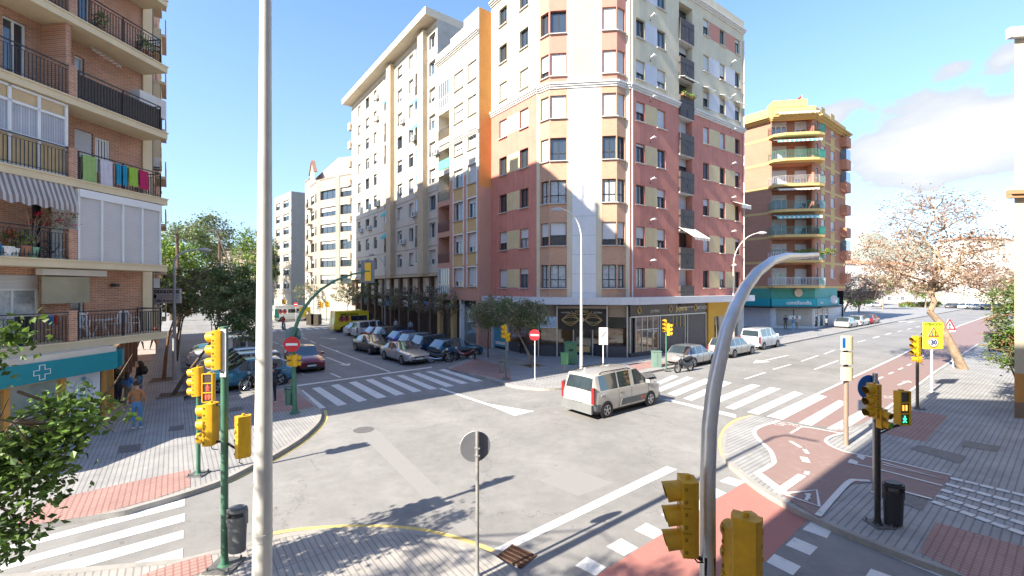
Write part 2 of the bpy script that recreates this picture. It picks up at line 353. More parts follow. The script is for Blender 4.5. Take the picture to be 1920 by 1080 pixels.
# near pavement (below the camera)
kn = smoothline(gp([(342, 1047), (420, 1028), (505, 1007), (560, 996), (640, 989), (720, 989), (790, 996), (860, 1013), (905, 1030), (935, 1047), (960, 1066), (975, 1085)], KH))
sn = [Vector((-24, 1, 0))] + [G(-330, 1108, KH)] + kn + [Vector((1.2, 6.6, 0)), Vector((3.6, 4.6, 0)), Vector((9, -2, 0)), Vector((-6, -3, 0)), Vector((-24, -9, 0))]
pavement('pavement', sn, TILE, [([G(-330, 1108, KH)]+kn, -1)])
# right pavement
kr = smoothline(gp([(1411, 778), (1385, 787), (1366, 799), (1354, 815), (1351, 832), (1358, 858), (1385, 885), (1420, 913), (1470, 943), (1514, 965), (1560, 986), (1660, 1027), (1805, 1080), (1930, 1125)], KH))
kr2 = gp([(1700, 745), (1757, 699), (1840, 648), (1925, 612)], KH); fr = kr2[-1]+B_*70
so = kr[::-1] + gp([(1470, 790), (1545, 806), (1610, 800), (1655, 775)], KH) + kr2 + [fr, fr+Vector((25, -20, 0)), Vector((45, 6, 0)), Vector((20, 0, 0)), Vector((9.5, 3.5, 0))]
pavement('pavement', so, TILER, [(kr, 1)])
# red tactile tiles, covers
t_ = MB(); ZT = KH+.006
def P_(mb, l, m, z): mb.poly([(p.x, p.y, z) for p in gp(l, z)], m)
P_(t_, [(96, 937), (225, 908), (357, 880), (357, 912), (292, 935), (175, 966), (17, 990)], TILED, ZT)
P_(t_, [(515, 733), (553, 728), (560, 740), (590, 762), (560, 768), (505, 775)], TILED, ZT)
P_(t_, [(842, 692), (893, 672), (955, 690), (960, 716), (927, 708)], TILED, ZT)
P_(t_, [(1175, 700), (1215, 690), (1262, 684), (1225, 676), (1180, 684)], TILED, ZT)
P_(t_, [(342, 1052), (395, 1038), (400, 1066), (300, 1100), (200, 1100)], TILED, ZT)
P_(t_, [(1754, 979), (1930, 1027), (1930, 1120), (1812, 1080), (1722, 1034)], TILED, ZT)
P_(t_, [(1708, 770), (1778, 779), (1735, 828), (1656, 813)], TILED, ZT)
struct(t_.build('tactile_paving'))
c_ = MB(); ZC = KH+.010
for q in ([(223, 836), (265, 832), (262, 845), (219, 850)], [(318, 800), (345, 796), (345, 805), (315, 809)], [(1705, 840), (1726, 834), (1812, 855), (1798, 869)],
          [(1808, 825), (1875, 837), (1868, 847), (1800, 836)], [(1752, 712), (1790, 712), (1783, 719), (1752, 717)], [(1700, 925), (1740, 938), (1730, 958), (1692, 944)], [(655, 830), (0, 0)], [(1055, 712), (1085, 708), (1092, 716), (1062, 720)], [(1195, 701), (1222, 698), (1228, 706), (1205, 710)]):
    if len(q) == 4: P_(c_, q, MANH, ZC)
struct(c_.build('utility_cover'))
rc = MB()
def disc_(mb, c, r, z, m, n=24): mb.poly([(c.x+r*cos(2*pi*i/n), c.y+r*sin(2*pi*i/n), z) for i in range(n)], m)
for u, v, r in ((440, 768, .35),): disc_(rc, G(u, v, KH), r, ZC, MANH)
for u, v, r in ((682, 806, .38), (1110, 700, .3), (735, 648, .4)): disc_(rc, G(u, v), r, .006, MANH)
struct(rc.build('manhole_cover'))
# ---- painted markings
R1 = MB(); zp = .006
def S(ox, oy, s, l): return [(ox+x/s, oy+y/s) for x, y in l]
for q in ([(265, 860), (305, 860), (500, 1010), (430, 1020)], [(380, 845), (450, 835), (680, 980), (600, 995)], [(540, 820), (605, 810), (850, 945), (775, 962)], [(690, 797), (755, 787), (1015, 918), (935, 933)],
          [(830, 775), (890, 766), (1165, 893), (1090, 908)], [(965, 755), (1025, 747), (1310, 868), (1240, 880)], [(1095, 738), (1150, 732), (1445, 850), (1375, 857)], [(1225, 722), (1280, 714), (1585, 825), (1515, 835)],
          [(1340, 705), (1390, 700), (1705, 802), (1640, 810)], [(1450, 690), (1500, 683), (1825, 782), (1760, 792)]):
    P_(R1, S(500, 540, 4.5, q), PAINT, zp)
xw = [[(1215, 724), (1223, 727), (1272, 706), (1262, 703)], [(1228, 730), (1240, 734), (1300, 709), (1288, 706)], [(1251, 738), (1267, 743), (1338, 713.5), (1322, 710)], [(1281, 747), (1297, 751.5), (1372, 718), (1357, 714.5)],
      [(1318, 756), (1335, 760), (1426, 723), (1409.7, 720)], [(1359.7, 764), (1376, 768), (1464, 729), (1444, 726)], [(1401, 772.5), (1422, 777.5), (1505.6, 738), (1489, 733.6)], [(1445.8, 782), (1467, 787), (1551, 743.5), (1536, 740)],
      [(1497, 793), (1522, 798), (1589, 755), (1573, 750)], [(1550, 803), (1580, 808), (1643, 768), (1628, 762)]]
for q in xw: P_(R1, q, PAINT, zp)
def lerpu(a, b, u): return (u, a[1]+(b[1]-a[1])*(u-a[0])/(b[0]-a[0]))
for tl, tr, bl, br in (((30, 1020), (347, 935), (0, 1037), (347, 948)), ((0, 1058), (347, 962), (0, 1070), (347, 977)), ((29, 1080), (344, 994), (99, 1080), (344, 1008.5)), ((166, 1080), (343, 1028), (242, 1080), (342, 1047))):
    P_(R1, [lerpu(tl, tr, -320), tr, br, lerpu(bl, br, -320)], PAINT, zp)
E = (1120, 780, 3.6)
for q in ([(825, 440), (885, 410), (1000, 445), (940, 475)], [(720, 520), (795, 485), (870, 520), (800, 555)], [(600, 585), (660, 550), (740, 600), (690, 635)], [(430, 665), (500, 625), (590, 685), (525, 725)], [(250, 768), (330, 720), (455, 785), (380, 830)],
          [(62, 880), (160, 825), (275, 890), (180, 945)], [(-150, 1010), (-70, 950), (60, 1020), (-10, 1080)],
          [(1385, 765), (1440, 715), (1584, 770), (1550, 825)], [(1270, 870), (1330, 818), (1490, 885), (1435, 940)], [(1140, 985), (1195, 930), (1375, 1015), (1320, 1075)], [(1000, 1110), (1060, 1050), (1240, 1140), (1180, 1200)]):
    P_(R1, S(*E, q), PAINT, zp)
P_(R1, [(1650, 1035), (1661, 1030), (1775, 1071), (1830, 1092), (1810, 1100)], PAINT, zp)
P_(R1, [(1623, 1080), (1633, 1066), (1700, 1090), (1690, 1105)], PAINT, zp)
P_(R1, [(927, 1028.6), (1250, 874), (1270, 880), (947, 1034)], PAINT, zp)                   # broad stop line
P_(R1, S(1020, 540, 4.153, [(925, 868), (965, 865), (1495, 985), (1495, 1012)]), PAINT, zp)
P_(R1, S(500, 540, 4.5, [(255, 818), (1390, 664), (1395, 672), (258, 829)]), PAINT, zp)      # stop line, left street
zl_ = [0]
def line(l, w, m=PAINT): zl_[0] += .0003; ribbon(R1, gp(l), w, zp+.002+zl_[0], m, 1)
line([(733, 697), (601, 646.7)], .14); line([(822, 729), (925, 764)], .2); line([(925, 764), (998, 773)], .2); P_(R1, [(905, 755), (1000, 771), (965, 780)], PAINT, zp+.002)
for a, b in (((641, 708), (622, 700)), ((572, 702), (545, 688)), ((593, 644), (583, 639)), ((578, 637), (568, 633)), ((545, 655), (528, 647)), ((524, 645), (512, 641)), ((628, 657), (634, 660)), ((570, 628), (560, 624)), ((735, 600), (730, 599))): line([a, b], .13)
def arrow(tip, tail, w=.16, hw=.42, hl=.9):
    a, b = G(*tip), G(*tail); d = (b-a).normalized(); n = Vector((-d.y, d.x, 0)); h = a+d*hl
    R1.poly([(p.x, p.y, zp) for p in (h+n*w/2, b+n*w/2, b-n*w/2, h-n*w/2)], PAINT); R1.poly([(p.x, p.y, zp) for p in (a, h+n*hw, h-n*hw)], PAINT)
arrow((655, 686), (612, 670)); arrow((632, 636), (600, 633)); 
arrow((1412, 681), (1478, 666), hl=1.6, hw=.5); 
C0 = (1300, 560, 3.6)
for a, b in (((355, 545), (495, 500)), ((545, 480), (665, 445)), ((735, 425), (850, 385)), ((890, 375), (960, 348)), ((825, 480), (985, 420)), ((1115, 295), (1170, 280)), ((1215, 268), (1260, 258)), ((1300, 245), (1335, 232))): line(S(*C0, [a, b]), .13)
for k in range(8):      # dashes of the far end of the right street
    p = G(1640, 633)+B_*(k*5); ribbon(R1, [p, p+B_*2.2], .13, zp, PAINT, 1)
for k in range(9): p = G(1690, 604)+A_*(k-1)*1.05; ribbon(R1, [p, p+B_*3.6], .5, zp, PAINT, 1)
for k in range(10): p = G(508, 628)+A_*4+B_*(k*1.0+.3); ribbon(R1, [p, p+A_*2.6], .5, zp, PAINT, 1)
# yellow kerb lines
ribbon(R1, [p+Vector((0, 0, 0)) for p in smoothline(gp([(335, 934), (417, 907), (478, 879), (507, 866), (560, 834), (594, 806), (608, 786), (607, 770)]))], .12, zp, PAINTY, -1)
ribbon(R1, smoothline(gp([(505, 999), (560, 990), (640, 984.5), (720, 984.5), (790, 990), (860, 1006), (905, 1021), (928, 1031)])), .12, zp, PAINTY, -1)
ribbon(R1, smoothline(gp([(1409, 778), (1380, 786), (1361, 798), (1350, 815), (1347, 832), (1353, 856), (1380, 884), (1390, 890)])), .12, zp, PAINTY, 1)
struct(R1.build('road_marking'))
# ---- bike lane
bl_ = MB(); 
P_(bl_, S(*E, [(0, 1070), (1005, 440), (1080, 478), (1230, 575), (1430, 690), (1140, 975), (1000, 1110), (-60, 1110)]), REDLANE2, .0035)
P_(bl_, [(1444.4, 784), (1680.6, 671), (1800, 611), (1862, 588), (1885, 602), (1840, 640), (1757, 693), (1700, 738), (1660, 768), (1610, 796), (1560, 803)], REDLANE, .0035)
P_(bl_, [(1458, 788), (1422, 799), (1410, 810), (1422, 827), (1439, 843), (1446, 860), (1443, 869), (1412, 887), (1464, 927), (1500, 950), (1537, 972), (1595, 907), (1634, 904), (1694, 924), (1747, 938), (1783, 892), (1633, 858), (1578, 846), (1550, 829), (1555, 818), (1590, 808), (1540, 806)], REDLANE, KH+.012)
struct(bl_.build('bike_lane'))
bm_ = MB(); zb = KH+.018; zinc = 0.0
def bline(l, w, z=zb, sm=False, m=PAINT):
    global zinc; zinc += .0007
    p = gp(l, z); p = smoothline(p) if sm else p; ribbon(bm_, p, w, z+zinc, m, 1)
bline([(1458, 788), (1422, 799), (1410, 810), (1422, 827), (1439, 843), (1446, 860), (1443, 869), (1412, 887)], .13, sm=True); bline([(1412, 887), (1464, 927)], .25); bline([(1464, 927), (1512, 893)], .2)
bline([(1516, 891), (1519, 885)], .12); bline([(1520, 868), (1514, 858)], .2); bline([(1504, 842), (1510, 850)], .12); bline([(1478, 827), (1498, 839)], .12)
bline([(1578, 812), (1508, 800), (1490, 806), (1480, 812)], .09, sm=True); bline([(1540, 969), (1595, 907), (1615, 903), (1634, 904)], .13, sm=True); bline([(1694, 923), (1747, 937)], .1)
bline([(1633, 857), (1783, 892)], .09); bline([(1590, 868), (1640, 879), (1767, 912)], .09); bline([(1590, 809), (1555, 818), (1546, 829), (1578, 846), (1634, 858)], .1, sm=True)
bline([(1655, 872), (1770, 899), (1655, 866)], .08)
for tr in ([(1475, 927), (1530, 920), (1533, 948)],): bline(tr+[tr[0]], .09)
bline([(1508, 925), (1515, 935)], .07); bline([(1515, 925), (1508, 938)], .07)
for k in range(2): P_(bm_, S(1540, 820, 4.153, [(205+55*k*1.2, 185-38*k), (270+55*k, 200-38*k+14), (290+55*k, 180-38*k+10), (230+55*k*1.2, 168-38*k)]), PAINT, zb)
for k in range(5):       # crossing of white squares
    a = Vector((1783-7.6*k, 894+11*k, 0)); sl_ = (1930-a.x); b = (1930, a.y+sl_*(.235+.03*k))
    a0, b0 = G(a.x, a.y, zb), G(b[0], b[1], zb); n = int((b0-a0).length/.24); dd = (b0-a0)/n; nn = Vector((-dd.y, dd.x, 0)).normalized()*.2
    for j in range(n+3):
        p = a0+dd*j; q = p+dd*.86; bm_.poly([(x.x, x.y, zb) for x in (p, q, q-nn, p-nn)], PAINT)
zr = .016
def rline(l, w): ribbon(bm_, gp(l, zr), w, zr, PAINT, 1)
rline([(1444.4, 782), (1680.6, 671), (1800, 611), (1880, 583)], .14); rline([(1652, 776), (1700, 740), (1757, 696), (1835, 645)], .1)
for k in range(7): p = G(1640, 715, zr)+B_*(k*2.4-1.5); ribbon(bm_, [p, p+B_*1.1], .12, zr, PAINT, 1)
p = G(1687, 722, zr)
a, b = G(1705, 714, zr), G(1684, 722, zr); d = (b-a).normalized(); n_ = Vector((-d.y, d.x, 0))
bm_.poly([(q.x, q.y, zr) for q in (a, a+d*.5+n_*.25, a+d*.5-n_*.25)], PAINT); bm_.poly([(q.x, q.y, zr) for q in (a+d*.5+n_*.06, b+n_*.06, b-n_*.06, a+d*.5-n_*.06)], PAINT)
def bicycle_mark(c, s=1.0, z=zb, rz=0):       # painted bicycle symbol
    X = Vector((cos(rz), sin(rz), 0)); Y = Vector((-sin(rz), cos(rz), 0)); 
    for sx in (-1, 1):
        cc = c+X*sx*.5*s; ribbon(bm_, [cc+(X*cos(t*pi/8)+Y*sin(t*pi/8))*.27*s for t in range(17)], .05*s, z, PAINT, 1)
    for q in ([(-.5, 0), (-.2, .45)], [(-.2, .45), (.35, .4)], [(.35, .4), (-.05, 0)], [(-.05, 0), (-.2, .45)], [(-.5, 0), (-.05, 0)], [(.5, 0), (.3, .55)], [(.3, .55), (.15, .6)]):
        ribbon(bm_, [c+(X*x+Y*y)*s for x, y in q], .05*s, z, PAINT, 1)
bicycle_mark(G(1478, 797, zb), .62, zb, -.3); bicycle_mark(G(1672, 745, zr), .6, zr, .5)
struct(bm_.build('bike_lane_marking'))
# a repair strip in the junction
pt = MB(); P_(pt, [(668, 806), (700, 800), (905, 995), (868, 1006)], paintmat('asphalt_patch', (.268, .258, .245), .8), .002)
P_(pt, [(1010, 900), (1075, 880), (1150, 905), (1085, 930)], MATS['asphalt_patch'], .0015)
struct(pt.build('road_patch'))
# ================================================================ buildings
GL_D = mat('glass_dark', (.035, .045, .055), .04, 0, var=.2, vscale=.6, spec=.9, coat=.6)
GL_B = mat('glass_blue', (.09, .14, .19), .03, 0, var=.25, vscale=.5, spec=1, coat=1)
CURT = mat('curtain_behind_glass', (.40, .43, .44), .25, var=.3, vscale=5, coat=.8)
SHUT = dirmat('roller_shutter_slats', (.66, .66, .65), (.62, .62, .61), (1, 0, 0), 4, .045, .2, (.40, .40, .41), 0, vertical=True, big=.06)
SHUTC = dirmat('roller_shutter_cream', (.60, .55, .46), (.57, .52, .44), (1, 0, 0), 4, .045, .2, (.38, .34, .28), 0, vertical=True, big=.06)
FR_D = mat('frame_anthracite', (.05, .055, .06), .4, var=.1)
FR_W = mat('frame_white', (.72, .72, .70), .45, var=.06)
SILL = mat('sill_stone', (.52, .50, .46), .7, var=.1, vscale=4)
RAIL = mat('railing_iron', (.035, .035, .04), .5, .3, var=.2)
_wc = {}
SPLIT = {'panel', 'brick_pier', 'brick_fin', 'shop_frame', 'shop_window', 'shop_door', 'pier', 'pilaster', 'shop_trim', 'roller_gate', 'ochre_panel', 'yellow_front', 'awning_box', 'loggia', 'balcony_wall', 'upper_fascia', 'fascia', 'ledge', 'plinth'}
def window_meshes(w, h, fr, gl, sh, frac, np_, mid, sill):
    key = (round(w, 2), round(h, 2), fr.name, gl.name, sh.name, round(frac, 1), np_, mid, sill)
    if key in _wc: return _wc[key]
    f = .055; a = MB()
    a.b2(0, f, -.02, .05, 0, h, fr); a.b2(w-f, w, -.02, .05, 0, h, fr); a.b2(f, w-f, -.018, .05, 0, f, fr); a.b2(f, w-f, -.018, .05, h-f, h, fr)
    for i in range(1, np_): x = w*i/np_; a.b2(x-.03, x+.03, -.01, .045, f, h-f, fr)
    if mid: a.b2(f, w-f, -.012, .047, h*mid-.03, h*mid+.03, fr)
    b = MB(); b.poly([(f, .03, f), (w-f, .03, f), (w-f, .03, h-f), (f, .03, h-f)], gl)
    c = None
    if frac > .04:
        c = MB(); c.b2(f*.5, w-f*.5, -.05, -.03, h*(1-frac)+(.0 if frac < .97 else f), h-.02, sh); c.b2(f*.5, w-f*.5, -.058, -.022, h*(1-frac)+(.0 if frac < .97 else f)-.03, h*(1-frac)+(.0 if frac < .97 else f)+.02, fr)
    d = None
    if sill: d = MB(); d.b2(-.06, w+.06, -.30, .0, -.06, 0, SILL)
    _wc[key] = (a.mesh('window'), b.mesh('pane'), c.mesh('roller_shutter') if c else None, d.mesh('sill') if d else None); return _wc[key]
def all_in_one(*ms):
    return [m for m in ms if m]
_jc = {}
def joined(ms, name):
    k = tuple(m.name for m in ms)
    if k not in _jc:
        mb = MB()
        for m in ms:
            for p in m.polygons: mb.poly([m.vertices[i].co for i in p.vertices], m.materials[p.material_index])
        _jc[k] = mb.mesh(name)
    return _jc[k]
class Bld:
    """one building: a root empty at its base, wall meshes collected per part, windows as children"""
    def __init__(s, name, label, cat, loc):
        s.root = thing(name, label, cat, loc); s.loc = Vector(loc); s.parts = {}
    def part(s, name): return s.parts.setdefault(name, MB())
    def done(s):
        for n, mb in s.parts.items():
            k = {'cornice': 3, 'balcony_slab': 2}.get(n, 1 if n in SPLIT else 0)
            if k and mb.v and len(mb.v) == 8*len(mb.f)//6 and len(mb.f) % (6*k) == 0 and len(mb.f) > 6*k:
                for i in range(0, len(mb.f)//6, k):
                    q = MB(); q.v = mb.v[i*8:(i+k)*8]; q.f = [tuple(a-i*8 for a in f) for f in mb.f[i*6:(i+k)*6]]; q.m = mb.m[i*6:(i+k)*6]; q.sm = mb.sm[i*6:(i+k)*6]; q.mats = mb.mats
                    link(q.mesh(n, tuple(s.loc)), n, s.root)
            elif mb.v: link(mb.mesh(n, tuple(s.loc) if s.loc.length else (0, 0, 0)), n, s.root)
class Face:
    def __init__(s, bld, p0, d, L): s.b = bld; s.p = Vector((p0[0], p0[1], 0)); s.d = Vector((d[0], d[1], 0)).normalized(); s.L = L; s.n = Vector((s.d.y, -s.d.x, 0)); s.op = []; s.rz = atan2(s.d.y, s.d.x)
    def x(s, u):      # distance along the wall of a column seen at u
        r = (u-960)/F; return (s.p.x - r*s.p.y)/(r*s.d.y - s.d.x)
    def z(s, x, v): return EYE+(540-v)*(s.p.y+s.d.y*x)/F
    def at(s, x, z, out=0): q = s.p+s.d*x+s.n*out; return Vector((q.x, q.y, z))
    def opening(s, x0, x1, z0, z1, rec=.2): s.op.append((min(x0, x1), max(x0, x1), z0, z1, rec))
    def wall(s, z0, z1, matfn, part='wall', xc=(), zc=(), thick=None, reveal=None):
        mb = s.b.part(part); ops = [o for o in s.op if o[3] > z0 and o[2] < z1]
        xs = sorted({0, s.L, *[o[0] for o in ops], *[o[1] for o in ops], *[x for x in xc if 0 < x < s.L]}); zs = sorted({z0, z1, *[max(z0, o[2]) for o in ops], *[min(z1, o[3]) for o in ops], *[z for z in zc if z0 < z < z1]})
        for i in range(len(xs)-1):
            for j in range(len(zs)-1):
                xm, zm = (xs[i]+xs[i+1])/2, (zs[j]+zs[j+1])/2
                if any(o[0] < xm < o[1] and o[2] < zm < o[3] for o in ops): continue
                m = matfn(xm, zm) if callable(matfn) else matfn
                mb.poly([s.at(xs[i], zs[j]), s.at(xs[i+1], zs[j]), s.at(xs[i+1], zs[j+1]), s.at(xs[i], zs[j+1])], m)
        for x0, x1, a, b_, r in ops:
            m = reveal or (matfn((x0+x1)/2, b_+.05) if callable(matfn) else matfn)
            mb.poly([s.at(x0, a), s.at(x0, b_), s.at(x0, b_, -r), s.at(x0, a, -r)], m); mb.poly([s.at(x1, a), s.at(x1, b_), s.at(x1, b_, -r), s.at(x1, a, -r)], m)
            mb.poly([s.at(x0, a), s.at(x1, a), s.at(x1, a, -r), s.at(x0, a, -r)], m); mb.poly([s.at(x0, b_), s.at(x1, b_), s.at(x1, b_, -r), s.at(x0, b_, -r)], m)
    def window(s, x0, x1, z0, z1, fr=None, gl=None, sh=None, frac=None, np_=2, mid=0, sill=True, rec=.2, cut=True, split=True, name='window', label=None):
        if x1 < x0: x0, x1 = x1, x0
        fr = fr or FR_D; sh = sh or SHUT; frac = random.choice([0, 0, .35, .6, 1, 1]) if frac is None else frac
        gl = gl or random.choice([GL_D, GL_D, GL_B, CURT])
        if cut: s.opening(x0, x1, z0, z1, rec+.06)
        ms = window_meshes(x1-x0, z1-z0, fr, gl, sh, frac, np_, mid, sill)
        o = s.at(x0, z0, -rec)-s.b.loc
        if split:
            w = link(ms[0], name, s.b.root, o, s.rz)
            for m, nm in zip(ms[1:], ('pane', 'roller_shutter', 'sill')):
                if m: link(m, nm, w, (0, -rec*0, 0) if nm != 'sill' else (0, -rec+.16, 0))
        else: w = link(joined(all_in_one(*ms), name), name, s.b.root, o, s.rz)
        if label: w['label'] = label
        return w
    def box(s, part, x0, x1, out0, out1, z0, z1, m):
        s.b.part(part).slab(s.at(x0, z0, out0), s.d*(x1-x0), s.n*(out1-out0), (0, 0, z1-z0), m)
    def own(s, name, x0, x1, out0, out1, z0, z1, m):
        mb = MB(); mb.slab(s.at(x0, z0, out0)-s.b.loc, s.d*(x1-x0), s.n*(out1-out0), (0, 0, z1-z0), m); return mb.build(name, s.b.root)
def railing_mb(mb, pts, h, m=RAIL, step=.11, top=.025, post=1.4, z0=.04, mids=(.10, .86), bar=.008):
    for a, b in zip(pts[:-1], pts[1:]):
        a, b = Vector(a), Vector(b); L = (b-a).length; d = (b-a)/L; n = Vector((-d.y, d.x, 0))
        def bar_(z, t): mb.slab(a+Vector((0, 0, z))-n*t/2, d*L, n*t, (0, 0, t), m)
        bar_(h-top, top*1.4)
        for q in mids: bar_(h*q, .016)
        k = max(1, int(L/step))
        for i in range(k+1):
            p = a+d*(L*i/k); mb.slab(p+Vector((0, 0, z0))-n*bar-d*bar, d*2*bar, n*2*bar, (0, 0, h*.86-z0), m)
        k = max(1, int(L/post))
        for i in range(k+1):
            p = a+d*(L*i/k); mb.slab(p-n*.018-d*.018, d*.036, n*.036, (0, 0, h), m)
def cornice(f, z, h, out, m, x0=None, x1=None, part='cornice', steps=3):
    x0 = 0 if x0 is None else x0; x1 = f.L if x1 is None else x1
    for i in range(steps):
        f.box(part, x0-(out*(i+1)/steps)*0, x1, -.05, out*(i+1)/steps, z+h*i/steps+.001*i, z+h*(i+1)/steps, m)
def ac_unit(parent, loc, rz, s=1.0):
    mb = MB(); mb.b2(-.4*s, .4*s, -.34, -.04, 0, .55*s, mat('ac_white', (.62, .61, .57), .5, stains=.3)); mb.lathe([(.22*s, -.345), (.2*s, -.35), (.05, -.352)], (0.08*s, 0, .28*s), 14, mat('ac_grille', (.12, .12, .12), .6), axis='Y')
    mb.b2(-.36*s, -.32*s, -.36, 0, -.05, 0, RAIL); mb.b2(.32*s, .36*s, -.36, 0, -.05, 0, RAIL); mb.b2(-.36*s, -.33*s, -.03, 0, -.3, 0, RAIL); mb.b2(.33*s, .36*s, -.03, 0, -.3, 0, RAIL)
    return mb.build('air_conditioner', parent, loc=loc, rz=rz)
# ---------------------------------------------------------------- 1 the big corner building of red and cream stucco
P1, P2, P3, P4 = Vector((-1.8, 38.1, 0)), Vector((1.87, 33.3, 0)), Vector((8.75, 32.5, 0)), Vector((22.3, 42.1, 0))
RED = mat('stucco_red', (.54, .215, .16), .85, var=.14, vscale=.9, bump=.15, streak=.55, stains=.25)
CREAM = mat('stucco_cream', (.58, .51, .37), .85, var=.09, vscale=.7, bump=.1, streak=.3, stains=.12)
LILAC = mat('stucco_pale_panel', (.56, .55, .58), .85, var=.06, streak=.15)
YPAN = mat('stucco_yellow_panel', (.62, .48, .27), .85, var=.08, streak=.25)
PINK = mat('stucco_pink', (.50, .23, .17), .85, var=.07, streak=.15)
STON = mat('cornice_white', (.62, .60, .56), .7, var=.08, streak=.25)
WHITEP = mat('panel_white', (.66, .655, .66), .7, var=.05, streak=.15)
BRB = dirmat('brick_buff', (.55, .32, .215), (.49, .28, .185), D_, .25, .075, .12, (.42, .27, .18), .5, vertical=True, big=.1)
BRP = dirmat('brick_pale', (.60, .46, .32), (.56, .42, .29), D_, .25, .10, .10, (.48, .38, .28), .5, vertical=True, big=.1)
CANO = mat('canopy_metal', (.58, .58, .60), .5, var=.06, streak=.2)
HF = 3.15; S0 = 5.30; ZC1 = 20.15; ZTOP = 30.0
M1 = Bld('corner_apartment_building', 'tall corner apartment building with red lower and cream upper stucco floors', 'building', (P2.x, P2.y, 0))
pan = M1.part('panel')
fa = Face(M1, P1, P2-P1, (P2-P1).length); fb = Face(M1, P3, P4-P3, (P4-P3).length)
cd = (P3-P2).normalized(); cn = Vector((cd.y, -cd.x, 0))
Q1, Q2, Q3, Q4 = P2+cd*.25, P2+cd*.98+cn*.62, P2+cd*5.92+cn*.62, P2+cd*6.65
f1 = Face(M1, P2, cd, .25); f2 = Face(M1, Q1, Q2-Q1, (Q2-Q1).length); f3 = Face(M1, Q2, cd, (Q3-Q2).length); f4 = Face(M1, Q3, Q4-Q3, (Q4-Q3).length); f5 = Face(M1, Q4, cd, (P3-Q4).length)
ZB = 4.62
random.seed(5)
rows = range(8)
def rowz(k): return S0+HF*k
FRAC_A = {0: (1, .3), 1: (.6, .5), 2: (0, 0), 3: (0, 0), 4: (1, 1), 5: (1, 1), 6: (0, 0), 7: (0, 0)}
ax = [fa.x(936), fa.x(950.5), fa.x(974.5), fa.x(990.5)]
for k in rows:
    z = rowz(k)+.02; zt = z+1.52
    for i in (0, 1): fa.window(ax[2*i], ax[2*i+1], z, zt, frac=FRAC_A[k][i])
    if k < 5: pan.slab(fa.at(ax[1]+.01, z+.02, -.01), fa.d*(ax[2]-ax[1]-.02), fa.n*.025, (0, 0, 1.48), YPAN)
fa.wall(ZB, ZTOP, lambda x, z: RED if z < ZC1 else CREAM, zc=(ZC1,))
# chamfer with the two glazed bays
for k in rows:
    z = rowz(k); zt = z+1.72
    fr = [[0, 0], [.6, .55], [0, 0], [1, .0], [1, 1], [.7, 1], [0, 0], [0, 0]][k]
    f2.window(.10, f2.L-.06, z, zt, frac=fr[0], np_=2, mid=.36 if k in (0, 2) else 0, gl=CURT if k in (0, 2) else GL_D)
    f3.window(.07, 1.26, z, zt, frac=fr[1], np_=2, mid=.36 if k in (0, 2, 3) else 0, gl=CURT if k in (0, 2) else GL_D)
    fr = [[0, 0], [.75, .7], [0, 0], [0, 0], [1, 1], [1, 1], [1, 1], [.9, 1]][k]
    f3.window(f3.L-1.06, f3.L-.06, z, zt, frac=fr[0], np_=2, mid=.36 if k in (0, 2, 3) else 0, gl=CURT if k in (0, 2) else GL_D)
    f4.window(.06, f4.L-.10, z, zt, frac=fr[1], np_=2, mid=.36 if k in (0, 2, 3) else 0, gl=CURT if k in (0, 2) else GL_D)
def cham(x, z):
    if z > ZC1: return PINK
    return BRB
f1.wall(ZB, ZTOP, CREAM); f5.wall(ZB, ZTOP, CREAM)
f2.wall(ZB, ZTOP, cham, zc=(ZC1,)); f4.wall(ZB, ZTOP, cham, zc=(ZC1,))
XA, XB, XC, XD = 1.32, 1.70, 3.42, 3.84
def mid_(x, z):
    if XB < x < XC: return WHITEP if z < ZC1 else BRP
    if XA < x < XB or XC < x < XD: return CREAM if z < ZC1 else STON
    return cham(x, z)
f3.wall(ZB, ZTOP, mid_, xc=(XA, XB, XC, XD), zc=(ZC1,))
for k in range(11): f3.box('panel_joint', XB, XC, 0, .004, ZB+1.42*k+.3, ZB+1.42*k+.325, mat('joint_grey', (.35, .35, .36), .9))  # thin grey joint lines across the white panel
# right face
bx = [fb.x(u) for u in (1192.7, 1209.4, 1231.8, 1248, 1273, 1298, 1318.5, 1329.5, 1349.5, 1359.5, 1378, 1387.5, 1393)]
FB = {0: (0, 1, 0, .5, 0), 1: (.6, .6, 1, .5, .2), 2: (0, .4, .4, .35, 0), 3: (.15, 0, 0, 0, .2), 4: (.5, 1, 1, 1, 0), 5: (.6, .6, .4, .3, .3), 6: (0, 0, 1, .7, 0), 7: (.4, 0, .4, 0, .2)}
for k in rows:
    z = rowz(k)+.02; zt = z+1.5
    for i, (a, b) in enumerate(((0, 1), (2, 3), (6, 7), (8, 9), (10, 11))):
        fb.window(bx[a], bx[b], z, zt, frac=FB[k][i], rec=.2)
    pm = YPAN if k < 5 else (LILAC if k < 7 else PINK)
    for a, b in ((1, 2), (7, 8), (9, 10)):
        if k == 7 and a == 1: pm2 = LILAC
        else: pm2 = pm
        pan.slab(fb.at(bx[a]+.01, z+.02, -.01), fb.d*(bx[b]-bx[a]-.02), fb.n*.025, (0, 0, 1.46), pm2)
    fb.opening(bx[4], bx[5], rowz(k)-1.0, rowz(k)+1.6, .7)
fb.wall(ZB, ZTOP, lambda x, z: RED if z < ZC1 else CREAM, zc=(ZC1,))
DPAN = mat('balcony_mesh_panel', (.085, .07, .065), .6, .2, var=.3, vscale=3, streak=.2)
